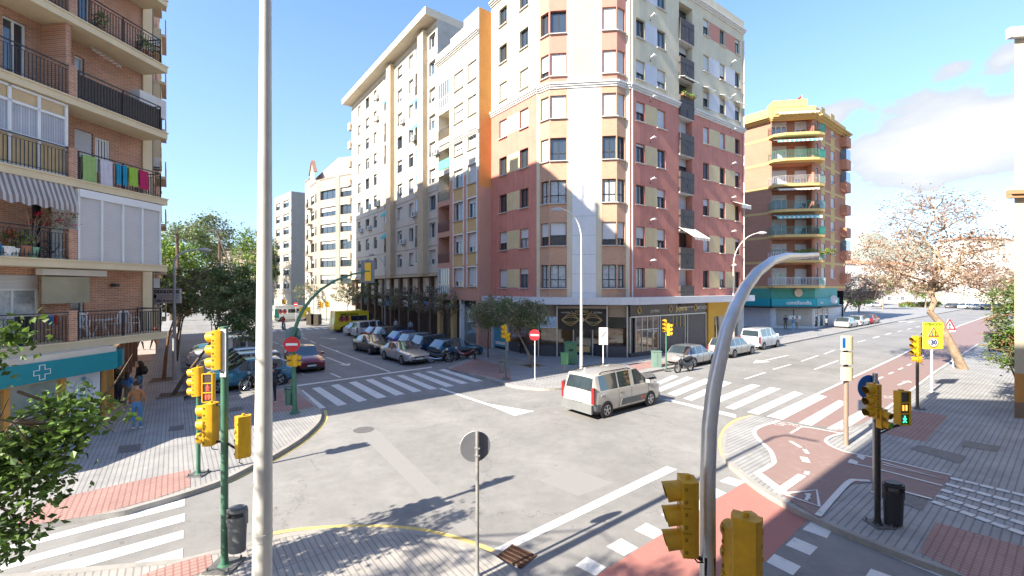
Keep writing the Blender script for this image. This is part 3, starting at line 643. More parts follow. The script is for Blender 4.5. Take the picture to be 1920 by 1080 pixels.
for k in rows:
    z = rowz(k); w = bx[5]-bx[4]
    fb.window(bx[4]+.02, bx[5]-.02, z-.1, z+1.55, frac=[1, 0, 1, .4, 1, 0, .3, 0][k], rec=.62, cut=False, sill=False, gl=GL_D)
    bal = fb.own('balcony', bx[4]-.04, bx[5]+.04, -.6, .12, z-1.62, z-1.5, STON)
    mb = MB(); q = fb.at(bx[4]-.02, z-1.55, .14)-M1.loc
    mb.slab(q, fb.d*(w+.04), fb.n*.03, (0, 0, 1.75), DPAN); mb.slab(q-fb.n*.14, fb.d*.03, fb.n*.14, (0, 0, 1.75), DPAN); mb.slab(q-fb.n*.14+fb.d*(w+.01), fb.d*.03, fb.n*.14, (0, 0, 1.75), DPAN)
    mb.slab(q+fb.d*(w/2), fb.d*.03, fb.n*.05, (0, 0, 1.2), RAIL)
    mb.slab(q+Vector((0, 0, 1.2)), fb.d*(w+.04), fb.n*.04, (0, 0, .04), RAIL); mb.build('railing', bal)
PIPE = mat('drain_pipe', (.60, .58, .56), .5, var=.1)
for x_ in (.18, bx[12]):
    mb = MB(); q = fb.at(x_, ZB, .10)-M1.loc; mb.cyl(q, q+Vector((0, 0, ZTOP-ZB-1)), .055, m=PIPE); mb.build('downpipe', M1.root)
# air vents with white cowls on the right face
for k in range(7):
    for x_ in ((bx[1]+bx[2])/2-.1, (bx[9]+bx[10])/2+.2):
        mb = MB(); q = fb.at(x_, rowz(k)+2.1, 0)-M1.loc; mb.cyl(q, q+fb.n*.42+Vector((0, 0, .1)), .05, m=FR_W, n=8); mb.cyl(q+fb.n*.4+Vector((0, 0, .04))-fb.d*.12, q+fb.n*.4+Vector((0, 0, .04))+fb.d*.16, .06, m=FR_W, n=8); mb.build('vent_pipe', M1.root)
        mb = MB(); q = fb.at(x_-.05, rowz(k)+1.78, 0)-M1.loc; mb.slab(q, fb.d*.09, fb.n*.02, (0, 0, .12), RAIL); mb.build('wall_grille', M1.root)
# cornices
for f in (fa, f1, f2, f3, f4, f5):
    cornice(f, ZC1-.05, .42, .22, STON)
cornice(fb, ZC1-.05, .42, .28, STON, 0, bx[4]-.05); cornice(fb, ZC1-.05, .42, .28, STON, bx[5]+.05)
for f in (fa, f1, f2, f3, f4, f5, fb): cornice(f, ZTOP-.35, .35, .32, STON)
# parapet and roof
tp = M1.part('parapet'); ring = [P1, P2, Q1, Q2, Q3, Q4, P3, P4]
for a, b in zip(ring[:-1], ring[1:]):
    dd = (b-a).normalized(); nn = Vector((dd.y, -dd.x, 0)); tp.slab(Vector((a.x, a.y, ZTOP))-nn*.25, b-a, nn*.27, (0, 0, .95), CREAM)
bk = [P4+A_*9, P1+A_*2+B_*14]
M1.part('roof').poly([(p.x, p.y, ZTOP) for p in ring+bk], mat('roof_felt', (.3, .29, .28), .9))
# the end that turns the far corner, with stacked glazed bays, and the rear walls
fc = Face(M1, P4, A_, 9); fc.wall(ZB, ZTOP, lambda x, z: RED if z < ZC1 else CREAM, zc=(ZC1,))
fd = Face(M1, P4+A_*9, P1+A_*2+B_*14-(P4+A_*9), (P1+A_*2+B_*14-(P4+A_*9)).length); fd.wall(0, ZTOP, CREAM)
for k in rows:
    z = rowz(k)
    o = P4+B_*.0
    mb = MB(); q = Vector((P4.x, P4.y, z-1.35))+A_*.9-M1.loc; mb.slab(q, B_*.75, A_*3.0, (0, 0, 1.28), RED if k in (4, 6) else BRB if k < 4 else PINK); mb.slab(q+B_*.08+A_*.08+Vector((0, 0, 1.28)), B_*.62, A_*2.8, (0, 0, 1.55), GL_B)
    for t in (0, 1.0, 1.95, 2.9): mb.slab(q+B_*.7+A_*t+Vector((0, 0, 1.28)), B_*.06, A_*.07, (0, 0, 1.6), FR_D)
    mb.build('bay_window', M1.root)
# canopy above the shops
can = M1.part('canopy'); CZ0, CZ1 = 4.08, 4.62
cr = [P1-A_*.0, P2, P3, P4]; out_ = 1.05
def offs(pts, o):
    res = []
    for i, p in enumerate(pts):
        ns = []
        if i > 0: t = (p-pts[i-1]).normalized(); ns.append(Vector((t.y, -t.x, 0)))
        if i < len(pts)-1: t = (pts[i+1]-p).normalized(); ns.append(Vector((t.y, -t.x, 0)))
        n = sum(ns, Vector()).normalized(); res.append(p+n*(o/max(.4, n.dot(ns[0]))))
    return res
oc = offs(cr, out_); ic = offs(cr, -.6)
for i in range(3):
    a, b, c, d = oc[i], oc[i+1], ic[i+1], ic[i]
    for z0, z1 in ((CZ0, CZ1),):
        can.poly([(p.x, p.y, z1) for p in (a, b, c, d)], CANO); can.poly([(p.x, p.y, z0) for p in (d, c, b, a)], CANO); can.poly([(a.x, a.y, z0), (b.x, b.y, z0), (b.x, b.y, z1), (a.x, a.y, z1)], CANO)
for e in (0, 3): can.poly([(oc[e].x, oc[e].y, CZ0), (ic[e].x, ic[e].y, CZ0), (ic[e].x, ic[e].y, CZ1), (oc[e].x, oc[e].y, CZ1)], CANO)
# shop fronts
BROWN = mat('shop_fascia_brown', (.055, .03, .022), .35, var=.2, coat=.3); BLK = mat('shop_black', (.02, .018, .016), .3, coat=.4)
ROLL = dirmat('shop_grille', (.20, .18, .165), (.18, .165, .15), (1, 0, 0), 3, .10, .2, (.10, .09, .085), 0, vertical=True, big=.08)
GOLD = mat('gold_metal', (.62, .46, .20), .35, .5, var=.1); GRAN = mat('granite_plinth', (.065, .065, .075), .45, var=.3, vscale=30)
SGL = mat('shop_glass', (.16, .09, .045), .05, 0, var=.75, vscale=1.3, spec=.9, coat=1); YEL = mat('facade_yellow', (.66, .36, .03), .6, var=.06)
ALU = mat('aluminium', (.55, .54, .52), .35, .6, var=.08)
sb_ = [fb.x(u) for u in (1142, 1155, 1159, 1220, 1235, 1277, 1284, 1316, 1322, 1362, 1375)]
sh = M1.part('shopfront')
gf = Face(M1, P3, P4-P3, fb.L)
def pane_(f, x0, x1, z0, z1, m, out=0, t=.04, nm='shopfront'): f.box(nm, x0, x1, out-t, out, z0, z1, m)
pane_(gf, 0, fb.L, 0, 4.1, BLK, -.12, .1)
pane_(gf, -.02, sb_[8], 3.15, 4.08, BROWN, .06, .14)
pane_(gf, 0, sb_[8], .1, .45, GRAN, .04, .14)
pane_(gf, .7, 3.35, .45, 3.1, SGL, 0, .05, 'shop_window')
pane_(gf, 0, sb_[8], 3.09, 3.17, ALU, .10, .14, 'shop_trim')
for x in (.02, .62, 1.35, 2.0, 2.66, 3.32): pane_(gf, x, x+.06, .45, 3.1, ALU, .05, .1, 'shop_trim')
pane_(gf, .6, 3.4, 2.1, 2.16, ALU, .055, .1, 'shop_trim')
for x0, x1 in ((3.55, 7.0), (7.25, 10.1)):
    pane_(gf, x0+.1, x1-.1, .12, 3.08, ROLL, -.02, .05, 'roller_gate'); 
    for x in (x0, x1-.08): pane_(gf, x, x+.07, .12, 3.1, ALU, .06, .1, 'shop_trim')
pane_(gf, 5.3, 6.85, 2.1, 3.0, BLK, .0, .03, 'shop_window')
for x in (5.3, 5.8, 6.3, 6.8): pane_(gf, x, x+.05, 2.1, 3.0, GOLD, .02, .03, 'shop_trim')
yx0, yx1 = 10.35, 13.6
pane_(gf, yx0, yx1, .1, 4.08, YEL, .10, .2, 'yellow_front'); pane_(gf, yx0+.95, yx0+1.6, .12, 2.75, GL_D, .13, .05, 'shop_door'); pane_(gf, yx0+1.68, yx0+2.4, .12, 2.75, mat('beige_door', (.45, .40, .33), .5), .13, .05, 'shop_door')
pane_(gf, yx1, fb.L, .1, 4.08, mat('marble_grey', (.42, .41, .42), .5, var=.25, vscale=2), .02, .14)
pane_(gf, yx1+.4, yx1+1.8, .12, 3.2, BLK, .05, .04, 'shop_door')
# corner entrance of the shop
ge = Face(M1, P2, P3-P2, (P3-P2).length)
pane_(ge, .1, ge.L, 3.1, 4.08, mat('awning_taupe', (.33, .27, .21), .8), -.3, .05); pane_(ge, 1.6, 5.2, 2.15, 3.75, BLK, .0, .08, 'fascia_sign')
pane_(ge, 1.5, 5.3, 3.75, 3.95, mat('awning_taupe'), .05, .2, 'awning_box')
pane_(ge, .1, ge.L-.1, .1, 2.2, SGL, -1.0, .05, 'shop_window')
for x in (1.5, 5.22, .1, 6.7): pane_(ge, x, x+.1, .05, 3.95, ALU, .06, .1, 'shop_trim')
for x in (2.75, 4.2): pane_(ge, x, x+.08, .1, 2.3, ALU, -.45, .1, 'shop_trim')
pane_(ge, 2.83, 4.2, .12, 2.1, GL_D, -.9, .05, 'shop_door'); pane_(ge, 3.0, 4.05, .35, .8, GOLD, -.86, .02, 'shop_door')
sh.prism([ge.at(.3, 0, .05), ge.at(1.7, 0, .05), ge.at(2.6, 0, -.8), ge.at(.3, 0, -.9)], .05, .95, GRAN); sh.prism([ge.at(4.3, 0, -.8), ge.at(5.1, 0, .05), ge.at(6.75, 0, .05), ge.at(6.75, 0, -.9)], .05, .95, GRAN)
fs = thing('gilded_sign', 'black shop sign with gold butterfly ornament above the corner entrance', 'sign', ge.at(3.4, 2.15, .0)); fs.rotation_euler = (0, 0, ge.rz)
mb = MB()
for sx in (-1, 1):
    for r, x0 in ((.62, .62),):
        for w in (1.0, .72, .42):
            mb.tube([(sx*(.2+1.3*t), -.05, .75+.5*w*sin(t*pi)*(1.1-.3*t)) for t in [i/10 for i in range(11)]], .018, 5, GOLD)
            mb.tube([(sx*(.2+1.3*t), -.05, .75-.42*w*sin(t*pi)) for t in [i/10 for i in range(11)]], .018, 5, GOLD)
mb.lathe([(.16, -.07), (.19, -.05), (.16, -.03)], (0, 0, .78), 14, GOLD, axis='Y')
mb.tube([(.75*cos(t), -.05, 1.42-.28*sin(t)) for t in [pi*i/12 for i in range(13)]], .02, 5, GOLD); mb.build('ornament', fs)
put_text('JOYERIA', .17, FR_W, fs, (1.2, -.04, 1.3)); put_text('ALIANZAS', .15, FR_W, fs, (-1.2, -.04, 1.3)); put_text('JOYEROS', .24, GOLD, fs, (0, -.04, 1.38))
for x, n in ((1.0, 0), (4.9, 0), (8.4, 0)):
    mb = MB(); q = gf.at(x, 3.62, .09)-M1.loc; R = Matrix.Rotation(gf.rz, 3, 'Z')
    for r in (.27, .19):
        pts = [q+R @ Vector((r*.8*cos(t), 0, r*sin(t))) for t in [2*pi*i/16 for i in range(17)]]; mb.tube(pts, .02, 5, GOLD, caps=False)
    mb.build('medallion', M1.root)
o = put_text('JOYERIA', .3, FR_W, M1.root, tuple(gf.at(2.9, 3.5, .08)-M1.loc), gf.rz); o = put_text('Joyeria', .55, GOLD, M1.root, tuple(gf.at(6.4, 3.62, .08)-M1.loc), gf.rz, .01); put_text('NOVIOS', .4, FR_W, M1.root, tuple(gf.at(9.4, 3.6, .08)-M1.loc), gf.rz)
# left face ground floor
gl_ = Face(M1, P1, P2-P1, fa.L)
pane_(gl_, 0, fa.L, 0, 4.1, BLK, -.3, .05); pane_(gl_, .3, 2.1, .3, 2.6, mat('poster_blue', (.08, .30, .42), .4), -.1, .06, 'shop_window'); pane_(gl_, 2.5, fa.L, .9, 3.2, SGL, -.1, .06, 'shop_window'); pane_(gl_, 2.5, fa.L, .1, .9, GRAN, -.05, .1)
pane_(gl_, 0, .25, 0, 4.1, mat('pier_white', (.6, .6, .6), .6), .02, .2); pane_(gl_, 2.2, 2.45, 0, 4.1, mat('pier_white'), .02, .2)
pane_(gl_, .5, 1.9, .5, .75, FR_W, -.09, .02, 'shop_window')
# awnings
STR = mat('awning_striped', (.60, .52, .42), .8)
def awning(f, x0, x1, z, outw, drop, ms, name='awning', label=None, n=10, val=.18, own=None, cat=None):
    mb = MB(); w = (x1-x0)/n
    for i in range(n):
        a, b = x0+w*i, x0+w*(i+1); m = ms[i % len(ms)]
        mb.poly([f.at(a, z, .03)-f.b.loc, f.at(b, z, .03)-f.b.loc, f.at(b, z-drop, outw)-f.b.loc, f.at(a, z-drop, outw)-f.b.loc], m)
        mb.poly([f.at(a, z-drop, outw)-f.b.loc, f.at(b, z-drop, outw)-f.b.loc, f.at(b, z-drop-val, outw+.01)-f.b.loc, f.at((a+b)/2, z-drop-val*1.25, outw+.01)-f.b.loc, f.at(a, z-drop-val, outw+.01)-f.b.loc], m)
    for x in (x0, x1): mb.tube([f.at(x, z, .02)-f.b.loc, f.at(x, z-drop, outw)-f.b.loc], .02, 6, FR_W)
    return mb.build(name, f.b.root)
AWN = mat('awning_canvas_white', (.62, .58, .50), .8); AWD = mat('awning_canvas_tan', (.45, .38, .28), .8)
awning(fb, bx[4]-.1, bx[5]+.15, rowz(1)+1.9, 1.5, 1.0, [AWN, AWN, AWD], n=14)
for i in ((6, 7), (8, 9), (10, 11)): awning(fb, bx[i[0]]-.08, bx[i[1]]+.08, rowz(5)+1.8, .55, .28, [AWN], n=3, val=.1)
awning(fb, bx[4]-.05, bx[5]+.1, rowz(5)+1.72, .6, .22, [AWN], n=4, val=.1)
awning(fb, bx[10]-.3, bx[11]+.5, rowz(2)+1.8, .8, .35, [AWN], n=4, val=.3)
awning(fb, bx[0], bx[1], rowz(7)+1.6, .3, .12, [FR_D], n=1, val=.0)
M1.done()
# ---------------------------------------------------------------- 2 the peach building with white window frames
PEACH = mat('stucco_peach', (.55, .29, .205), .85, var=.06, vscale=.8, streak=.12, bump=.1)
IVORY = mat('stucco_ivory', (.66, .60, .47), .85, var=.05, vscale=.8, streak=.12)
ORAN = mat('stucco_orange', (.62, .29, .085), .85, var=.10, vscale=.9, streak=.15)
YE2 = mat('stucco_sand', (.60, .40, .18), .85, var=.06)
K1 = P1-B_*1.29; L2 = 7.44
K0 = K1+A_*L2
M2 = Bld('peach_apartment_building', 'narrow peach and ivory apartment building left of the red corner building', 'building', (K1.x, K1.y, 0))
g1 = Face(M2, K0, -A_, L2); T2 = 27.4; ZS2 = 18.7
wz = [EYE+(540-v)*40.0/F for v in (536, 488, 420, 360, 306, 246, 192, 135)]
random.seed(8)
cx2 = [g1.x(u) for u in (822, 842.5, 851, 868.5, 877, 893.5)]
IR = 3.0; B0 = 5.55
for k in range(8):
    z = B0+IR*k-.1
    if z+1.7 > T2: break
    g1.window(cx2[2], cx2[3], z, z+1.65, fr=FR_W, frac=[.7, .3, .0, .2, .6, .3, .8, .5][k], rec=.2)
    g1.window(cx2[4], cx2[5], z, z+1.65, fr=FR_W, frac=[.9, .7, .2, 1, .3, .9, .8, .7][k], rec=.2)
    if k < 4 or k >= 0:
        fm = MB()
        for a, b in ((2, 3), (4, 5)):
            for xx in (cx2[a]-.14, cx2[b]+.02): fm.slab(g1.at(xx, z-1.1 if k and k < 4 else z-.1, 0)-M2.loc, g1.d*.12, g1.n*.05, (0, 0, 2.95 if k and k < 4 else 1.85), FR_W)
            fm.slab(g1.at(cx2[a]-.14, z+1.68, 0)-M2.loc, g1.d*(cx2[b]-cx2[a]+.28), g1.n*.06, (0, 0, .1), FR_W)
            if 0 < k < 4: M2.part('panel').slab(g1.at(cx2[a], z-1.2, -.01), g1.d*(cx2[b]-cx2[a]), g1.n*.03, (0, 0, 1.1), YE2)
        if k < 5: fm.build('window_surround', M2.root)
    # loggia
    a, b = cx2[0], cx2[1]; g1.opening(a, b, z-.75, z+1.75, 1.3)
    M2.part('loggia').slab(g1.at(a-.02, z-.78, -1.35), g1.d*(b-a+.04), g1.n*.05, (0, 0, 2.6), mat('stucco_ochre', (.62, .36, .08), .8) if k != 0 else PEACH)
    g1.window(a+.3, b-.3, z-.6, z+1.4, fr=FR_W, frac=.4, rec=1.22, cut=False, sill=False)
    mb = MB(); railing_mb(mb, [g1.at(a, z-.75, .0)-M2.loc, g1.at(b, z-.75, .0)-M2.loc], .95, FR_W if k in (0, 6) else RAIL, .14); mb.build('railing', M2.root)
    if k in (0, 6):     # glazed loggias
        mb = MB(); 
        for i in range(6): mb.slab(g1.at(a+(b-a)*i/5-.03, z-.7, -.02)-M2.loc, g1.d*.06, g1.n*.05, (0, 0, 2.4), FR_W)
        for zz in (z-.7, z+.2, z+1.68): mb.slab(g1.at(a, zz, -.02)-M2.loc, g1.d*(b-a), g1.n*.05, (0, 0, .06), FR_W)
        mb.poly([g1.at(a, z-.7, -.01)-M2.loc, g1.at(b, z-.7, -.01)-M2.loc, g1.at(b, z+1.7, -.01)-M2.loc, g1.at(a, z+1.7, -.01)-M2.loc], GL_B); mb.build('glazed_balcony', M2.root)
    if k == 4: 
        mb = MB(); mb.slab(g1.at(a, z-.7, .02)-M2.loc, g1.d*(b-a), g1.n*.02, (0, 0, .9), mat('screen_green', (.12, .40, .32), .6)); mb.build('balcony_screen', M2.root)
g1.wall(4.3, T2, lambda x, z: PEACH if z < 15.4 else IVORY, zc=(15.4,))
cornice(g1, ZS2-.1, .28, .2, STON, cx2[0]-.4); cornice(g1, T2-.35, .35, .3, STON)
for a, b, h in ((0, 2.6, .9), (2.6, 5.0, 1.3), (5.0, L2, 1.9)): g1.box('parapet', a, b, -.3, 0, T2, T2+h, IVORY)
gs = Face(M2, K1, B_, 1.5); gs.wall(0, T2+1.9, lambda x, z: PEACH if z < 14.0 else ORAN, zc=(14.0,))
gg = Face(M2, K0-B_*(-.0), -A_, L2)
M2.part('shopfront').slab(g1.at(0, 0, -.5), g1.d*L2, g1.n*.1, (0, 0, 4.3), mat('shop_dark', (.05, .045, .04), .5)); 
for x, w, m in ((0, .5, YE2), (2.6, .5, YE2), (L2-.45, .45, PEACH), (L2-3.2, .25, FR_W)): M2.part('pier').slab(g1.at(x, 0, -.45), g1.d*w, g1.n*.46, (0, 0, 4.3), m)
M2.part('shopfront').slab(g1.at(L2-2.9, .2, -.38), g1.d*2.2, g1.n*.04, (0, 0, 3.4), mat('shop_glass_green', (.16, .19, .17), .08, coat=1)); 
M2.part('soffit').slab(g1.at(0, 4.2, -.9), g1.d*L2, g1.n*.92, (0, 0, .14), PEACH)
M2.part('roof').poly([(p.x, p.y, T2+.02) for p in (K1, K0, K0+B_*12, K1+B_*12)], mat('roof_felt'))
M2.done()
# ---------------------------------------------------------------- 3 the long white slab building
WHT = mat('render_white', (.56, .51, .42), .85, var=.07, vscale=.8, streak=.2); BEI = mat('render_beige', (.54, .42, .28), .85, var=.08, streak=.15)
GREYW = mat('render_grey', (.42, .39, .35), .9, var=.1, stains=.4)
L3 = 26.2; J0 = K0+A_*L3
M3 = Bld('long_apartment_building', 'long white apartment slab with beige pilasters and oversailing flat roof', 'building', (K0.x, K0.y, 0))
h1 = Face(M3, J0, -A_, L3); Z3 = 6.75; T3 = 31.9; FH = 2.72
ur = [(804.5, 816.5, 'w'), (778.5, 791, 'l'), (766.5, 775, 'w'), (745, 754, 'w'), (720.5, 731, 'l'), (700.5, 706.5, 'w'), (685.5, 692, 'w'), (671, 676.5, 'w')]
random.seed(21)
for k in range(9):
    z = Z3+.95+FH*k
    for j, (u0, u1, t) in enumerate(ur):
        a, b = h1.x(u0), h1.x(u1)
        if t == 'w':
            h1.window(a, b, z, z+1.45, fr=random.choice([FR_W, FR_D]), gl=random.choice([GL_D, GL_B]), frac=random.choice([0, .2, .3, .6, .9]), rec=.28, split=False, sill=True)
            if random.random() < .28: ac_unit(M3.root, tuple(h1.at(b+.5, z-.2, 0)-M3.loc), h1.rz)
        else:
            h1.opening(a, b, z-.75, z+1.6, 1.2); M3.part('loggia').slab(h1.at(a-.02, z-.78, -1.22), h1.d*(b-a+.04), h1.n*.05, (0, 0, 2.4), mat('stucco_pinkish', (.48, .28, .2), .8) if (k+j) % 3 else mat('stucco_ochre2', (.55, .40, .15), .8))
            if random.random() < .5:
                mb = MB(); nn = 4
                for i in range(nn+1): mb.slab(h1.at(a+(b-a)*i/nn-.03, z+.2, -.05)-M3.loc, h1.d*.06, h1.n*.05, (0, 0, 1.4), FR_W)
                mb.slab(h1.at(a, z+.2, -.06)-M3.loc, h1.d*(b-a), h1.n*.06, (0, 0, .08), FR_W); mb.poly([h1.at(a, z+.2, -.04)-M3.loc, h1.at(b, z+.2, -.04)-M3.loc, h1.at(b, z+1.6, -.04)-M3.loc, h1.at(a, z+1.6, -.04)-M3.loc], GL_B)
                mb.slab(h1.at(a, z-.75, -.04)-M3.loc, h1.d*(b-a), h1.n*.08, (0, 0, .95), random.choice([WHT, mat('panel_taupe', (.3, .25, .2), .6), BEI])); mb.build('glazed_balcony', M3.root)
            else:
                mb = MB(); railing_mb(mb, [h1.at(a, z-.75, 0)-M3.loc, h1.at(b, z-.75, 0)-M3.loc], .95, RAIL, .16); mb.build('railing', M3.root)
                h1.window(a+.3, b-.3, z-.6, z+1.3, fr=FR_W, frac=.5, rec=1.1, cut=False, sill=False, split=False)
            if random.random() < .22: awning(h1, a, b, z+1.65, .5, .6, [mat('awning_teal', (.10, .42, .40), .8)], n=2)
h1.wall(Z3, T3, lambda x, z: WHT)
for u0, u1 in ((791.5, 802), (732, 740)): h1.box('pilaster', h1.x(u0), h1.x(u1), 0, .55, Z3, T3-.3, BEI)
for k in range(10): h1.box('floor_band', 0, h1.L, 0, .012, Z3+.02+FH*k, Z3+.09+FH*k, mat('band_line', (.30, .22, .14), .9))
M3.part('roof').slab(h1.at(-.4, T3, -12), h1.d*(L3+.4), h1.n*13.3, (0, 0, .75), mat('eaves_cream', (.60, .52, .40), .8, var=.05))
hs = Face(M3, K0, B_, 12); hs.wall(T2, T3, GREYW)
he = Face(M3, J0+B_*9, -B_, 9); he.wall(Z3-4, T3, lambda x, z: WHT)
for k in range(9):
    z = Z3+FH*k; mb = MB(); q = Vector((J0.x, J0.y, z))-M3.loc; mb.slab(q-B_*.25, B_*2.4, A_*1.1, (0, 0, .15), WHT); mb.slab(q-B_*.25+Vector((0, 0, .15)), B_*.08, A_*1.1, (0, 0, .9), BEI); mb.slab(q-B_*.25+A_*1.02+Vector((0, 0, .15)), B_*2.4, A_*.08, (0, 0, .9), BEI); mb.build('balcony', M3.root)
M3.part('soffit').slab(h1.at(0, Z3-.25, -1.6), h1.d*L3, h1.n*1.7, (0, 0, .25), BEI)
back = M3.part('shopfront'); back.slab(h1.at(0, 0, -1.6), h1.d*L3, h1.n*.1, (0, 0, 6.6), mat('shop_shade', (.26, .21, .17), .7, var=.3, vscale=.5))  # even brown back wall of the shops
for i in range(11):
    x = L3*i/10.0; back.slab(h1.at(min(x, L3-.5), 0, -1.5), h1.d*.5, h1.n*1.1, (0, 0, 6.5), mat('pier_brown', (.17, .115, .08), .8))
for i in range(10):
    x = L3*i/10+.7; back.slab(h1.at(x, 4.4, -.75), h1.d*1.9, h1.n*.06, (0, 0, 2.0), mat('panel_ivory', (.62, .55, .45), .6)); back.slab(h1.at(x, .3, -1.48), h1.d*1.9, h1.n*.06, (0, 0, 2.6), random.choice([GL_D, SGL, ROLL])); back.slab(h1.at(x-.1, 3.1, -.8), h1.d*2.1, h1.n*.1, (0, 0, .8), random.choice([BROWN, mat('fascia_blue', (.1, .2, .4), .5), FR_W, BLK]))
M3.done()
# ---------------------------------------------------------------- 4 the cream building with window bands at the end of the row
TERR0 = mat('roof_tile_brown', (.36, .20, .13), .85, var=.15)
CW = mat('render_bone', (.37, .33, .27), .85, var=.08, streak=.25); ROSE = mat('render_rose', (.40, .31, .24), .85, var=.06)
N1 = Wp(668, 72.5, 0); N2 = Wp(634, 74.5, 0); N3 = Wp(598, 77.5, 0); N4 = N3+A_*6.5; N5 = N4+A_*3.8
M4 = Bld('bay_windowed_apartment_building', 'cream apartment building with stacked window bands behind the ambulances', 'building', (N3.x, N3.y, 0))
random.seed(3)
for (pa, pb, wr) in ((N4, N3, ((.10, .52), (.60, .92))), (N3, N2, ((.08, .92),)), (N2, N1, ((.12, .98),)), (N5, N4, ((.35, .7),))):
    f = Face(M4, pa, pb-pa, (pb-pa).length)
    for k in range(6):
        z = 6.0+2.95*k
        for a, b in wr: f.window(f.L*a, f.L*b, z, z+1.6, fr=FR_D, gl=GL_D, frac=random.choice([0, .3, .4, .5]), np_=3, rec=.3, split=False)
    tt = 24.4 if pa is not N5 else 26
    f.wall(0, tt, lambda x, z: ROSE if (z > 5 and (z-5.0) % 2.95 < .98 and wr[0][0] > .07) else CW, zc=[5+2.95*i for i in range(7)]+[5.98+2.95*i for i in range(7)]); cornice(f, tt-.2, .25, .15, CW)
M4.part('roof').poly([(p.x, p.y, 24.4) for p in (N1, N2, N3, N4, N4+B_*14, N1+B_*12)], ROSE)
for pp_ in (N3, N2, N1):
    M4.part('corner_pier').slab(Vector((pp_.x, pp_.y, 4.8))-D_*.35+C_*-.2, D_*.7, C_*.3, (0, 0, 19.6), CW)
gA = Face(M4, N4, N3-N4, 6.5); 
for k in range(6): mb = MB(); mb.slab(gA.at(.2, 5.2+2.95*k, 0)-M4.loc, gA.d*1.9, gA.n*.8, (0, 0, .15), CW); railing_mb(mb, [gA.at(.2, 5.35+2.95*k, .78)-M4.loc, gA.at(2.1, 5.35+2.95*k, .78)-M4.loc], .95, RAIL, .2, bar=.012); mb.build('balcony', M4.root)
mb = MB(); q = gA.at(.6, 24.4, .1)-M4.loc; mb.poly([q, q+gA.d*3.0, q+gA.d*3+Vector((0, 0, 2.2)), q+gA.d*1.5+Vector((0, 0, 4.4)), q+Vector((0, 0, 2.2))], CW); mb.slab(q-gA.d*.3+gA.n*.2+Vector((0, 0, 2.0)), gA.d*1.8+Vector((0, 0, 2.4)), -gA.n*.7, (0, 0, .14), TERR0); mb.slab(q+gA.d*3.3+gA.n*.2+Vector((0, 0, 2.0)), -gA.d*1.8+Vector((0, 0, 2.4)), -gA.n*.7, (0, 0, .14), TERR0); mb.build('gable', M4.root)
rf = M4.part('attic'); e = Face(M4, N4+B_*.8, N1+B_*.8-(N4+B_*.8), (N1-N4).length); rf.poly([e.at(0, 24.4), e.at(e.L, 24.4), e.at(e.L, 27.4), e.at(e.L*.55, 28.4), e.at(0, 26.0)], mat('attic_mauve', (.42, .30, .27), .85, streak=.3))
fe = Face(M4, N1, B_, 12); fe.wall(0, 24.4, CW)
M4.done()
O1 = Wp(546, 98, 0); M5 = Bld('pale_apartment_block', 'pale apartment block half hidden behind the white lamp post', 'building', (O1.x, O1.y, 0))
O0 = Wp(514, 106, 0); f = Face(M5, O0, O1-O0, (O1-O0).length)
for k in range(7):
    z = 5.2+3.1*k; f.window(f.L*.12, f.L*.36, z, z+1.6, fr=FR_D, gl=GL_D, frac=.4, rec=.3, split=False); f.window(f.L*.56, f.L*.88, z, z+1.6, fr=FR_D, gl=GL_D, frac=.3, rec=.3, split=False); f.box('floor_band', 0, f.L, 0, .08, z-1.2, z-.9, ROSE)
f.wall(0, 27, CW); f2_ = Face(M5, O1, B_, 10); f2_.wall(0, 27, CW)
M5.part('roof').poly([(p.x, p.y, 27) for p in (O0, O1, O1+B_*10, O0+B_*10)], mat('roof_felt')); M5.done()
# ---------------------------------------------------------------- 6 the palace seen down the left street
U0 = Wp(395, 128, 0); U1 = Wp(492, 132, 0); M6 = Bld('old_palace', 'old stone palace with arched windows between the trees', 'building', (U0.x, U0.y, 0))
SST = mat('palace_stone', (.50, .37, .26), .85, var=.12, streak=.2); f = Face(M6, U0, U1-U0, (U1-U0).length)
for i in range(3):
    for k in range(2):
        x = f.L*(.12+.30*i); f.window(x, x+2.0, 3.0+6.4*k, 6.4+6.4*k, fr=FR_W, gl=GL_D, frac=0, split=False)
f.wall(0, 17, SST)
for z in (8.0, 15.6, 16.6): cornice(f, z, .5, .5, mat('palace_trim', (.58, .48, .38), .8))
for i in range(4): f.box('pilaster', f.L*(.02+.30*i), f.L*(.02+.30*i)+.7, 0, .25, 0, 15.6, mat('palace_trim'))
M6.part('roof').poly([(p.x, p.y, 17) for p in (U0, U1, U1+Vector((0, 20, 0)), U0+Vector((0, 20, 0)))], SST)
f3_ = Face(M6, U1, (0, 1, 0), 20); f3_.wall(0, 17, SST); M6.done()
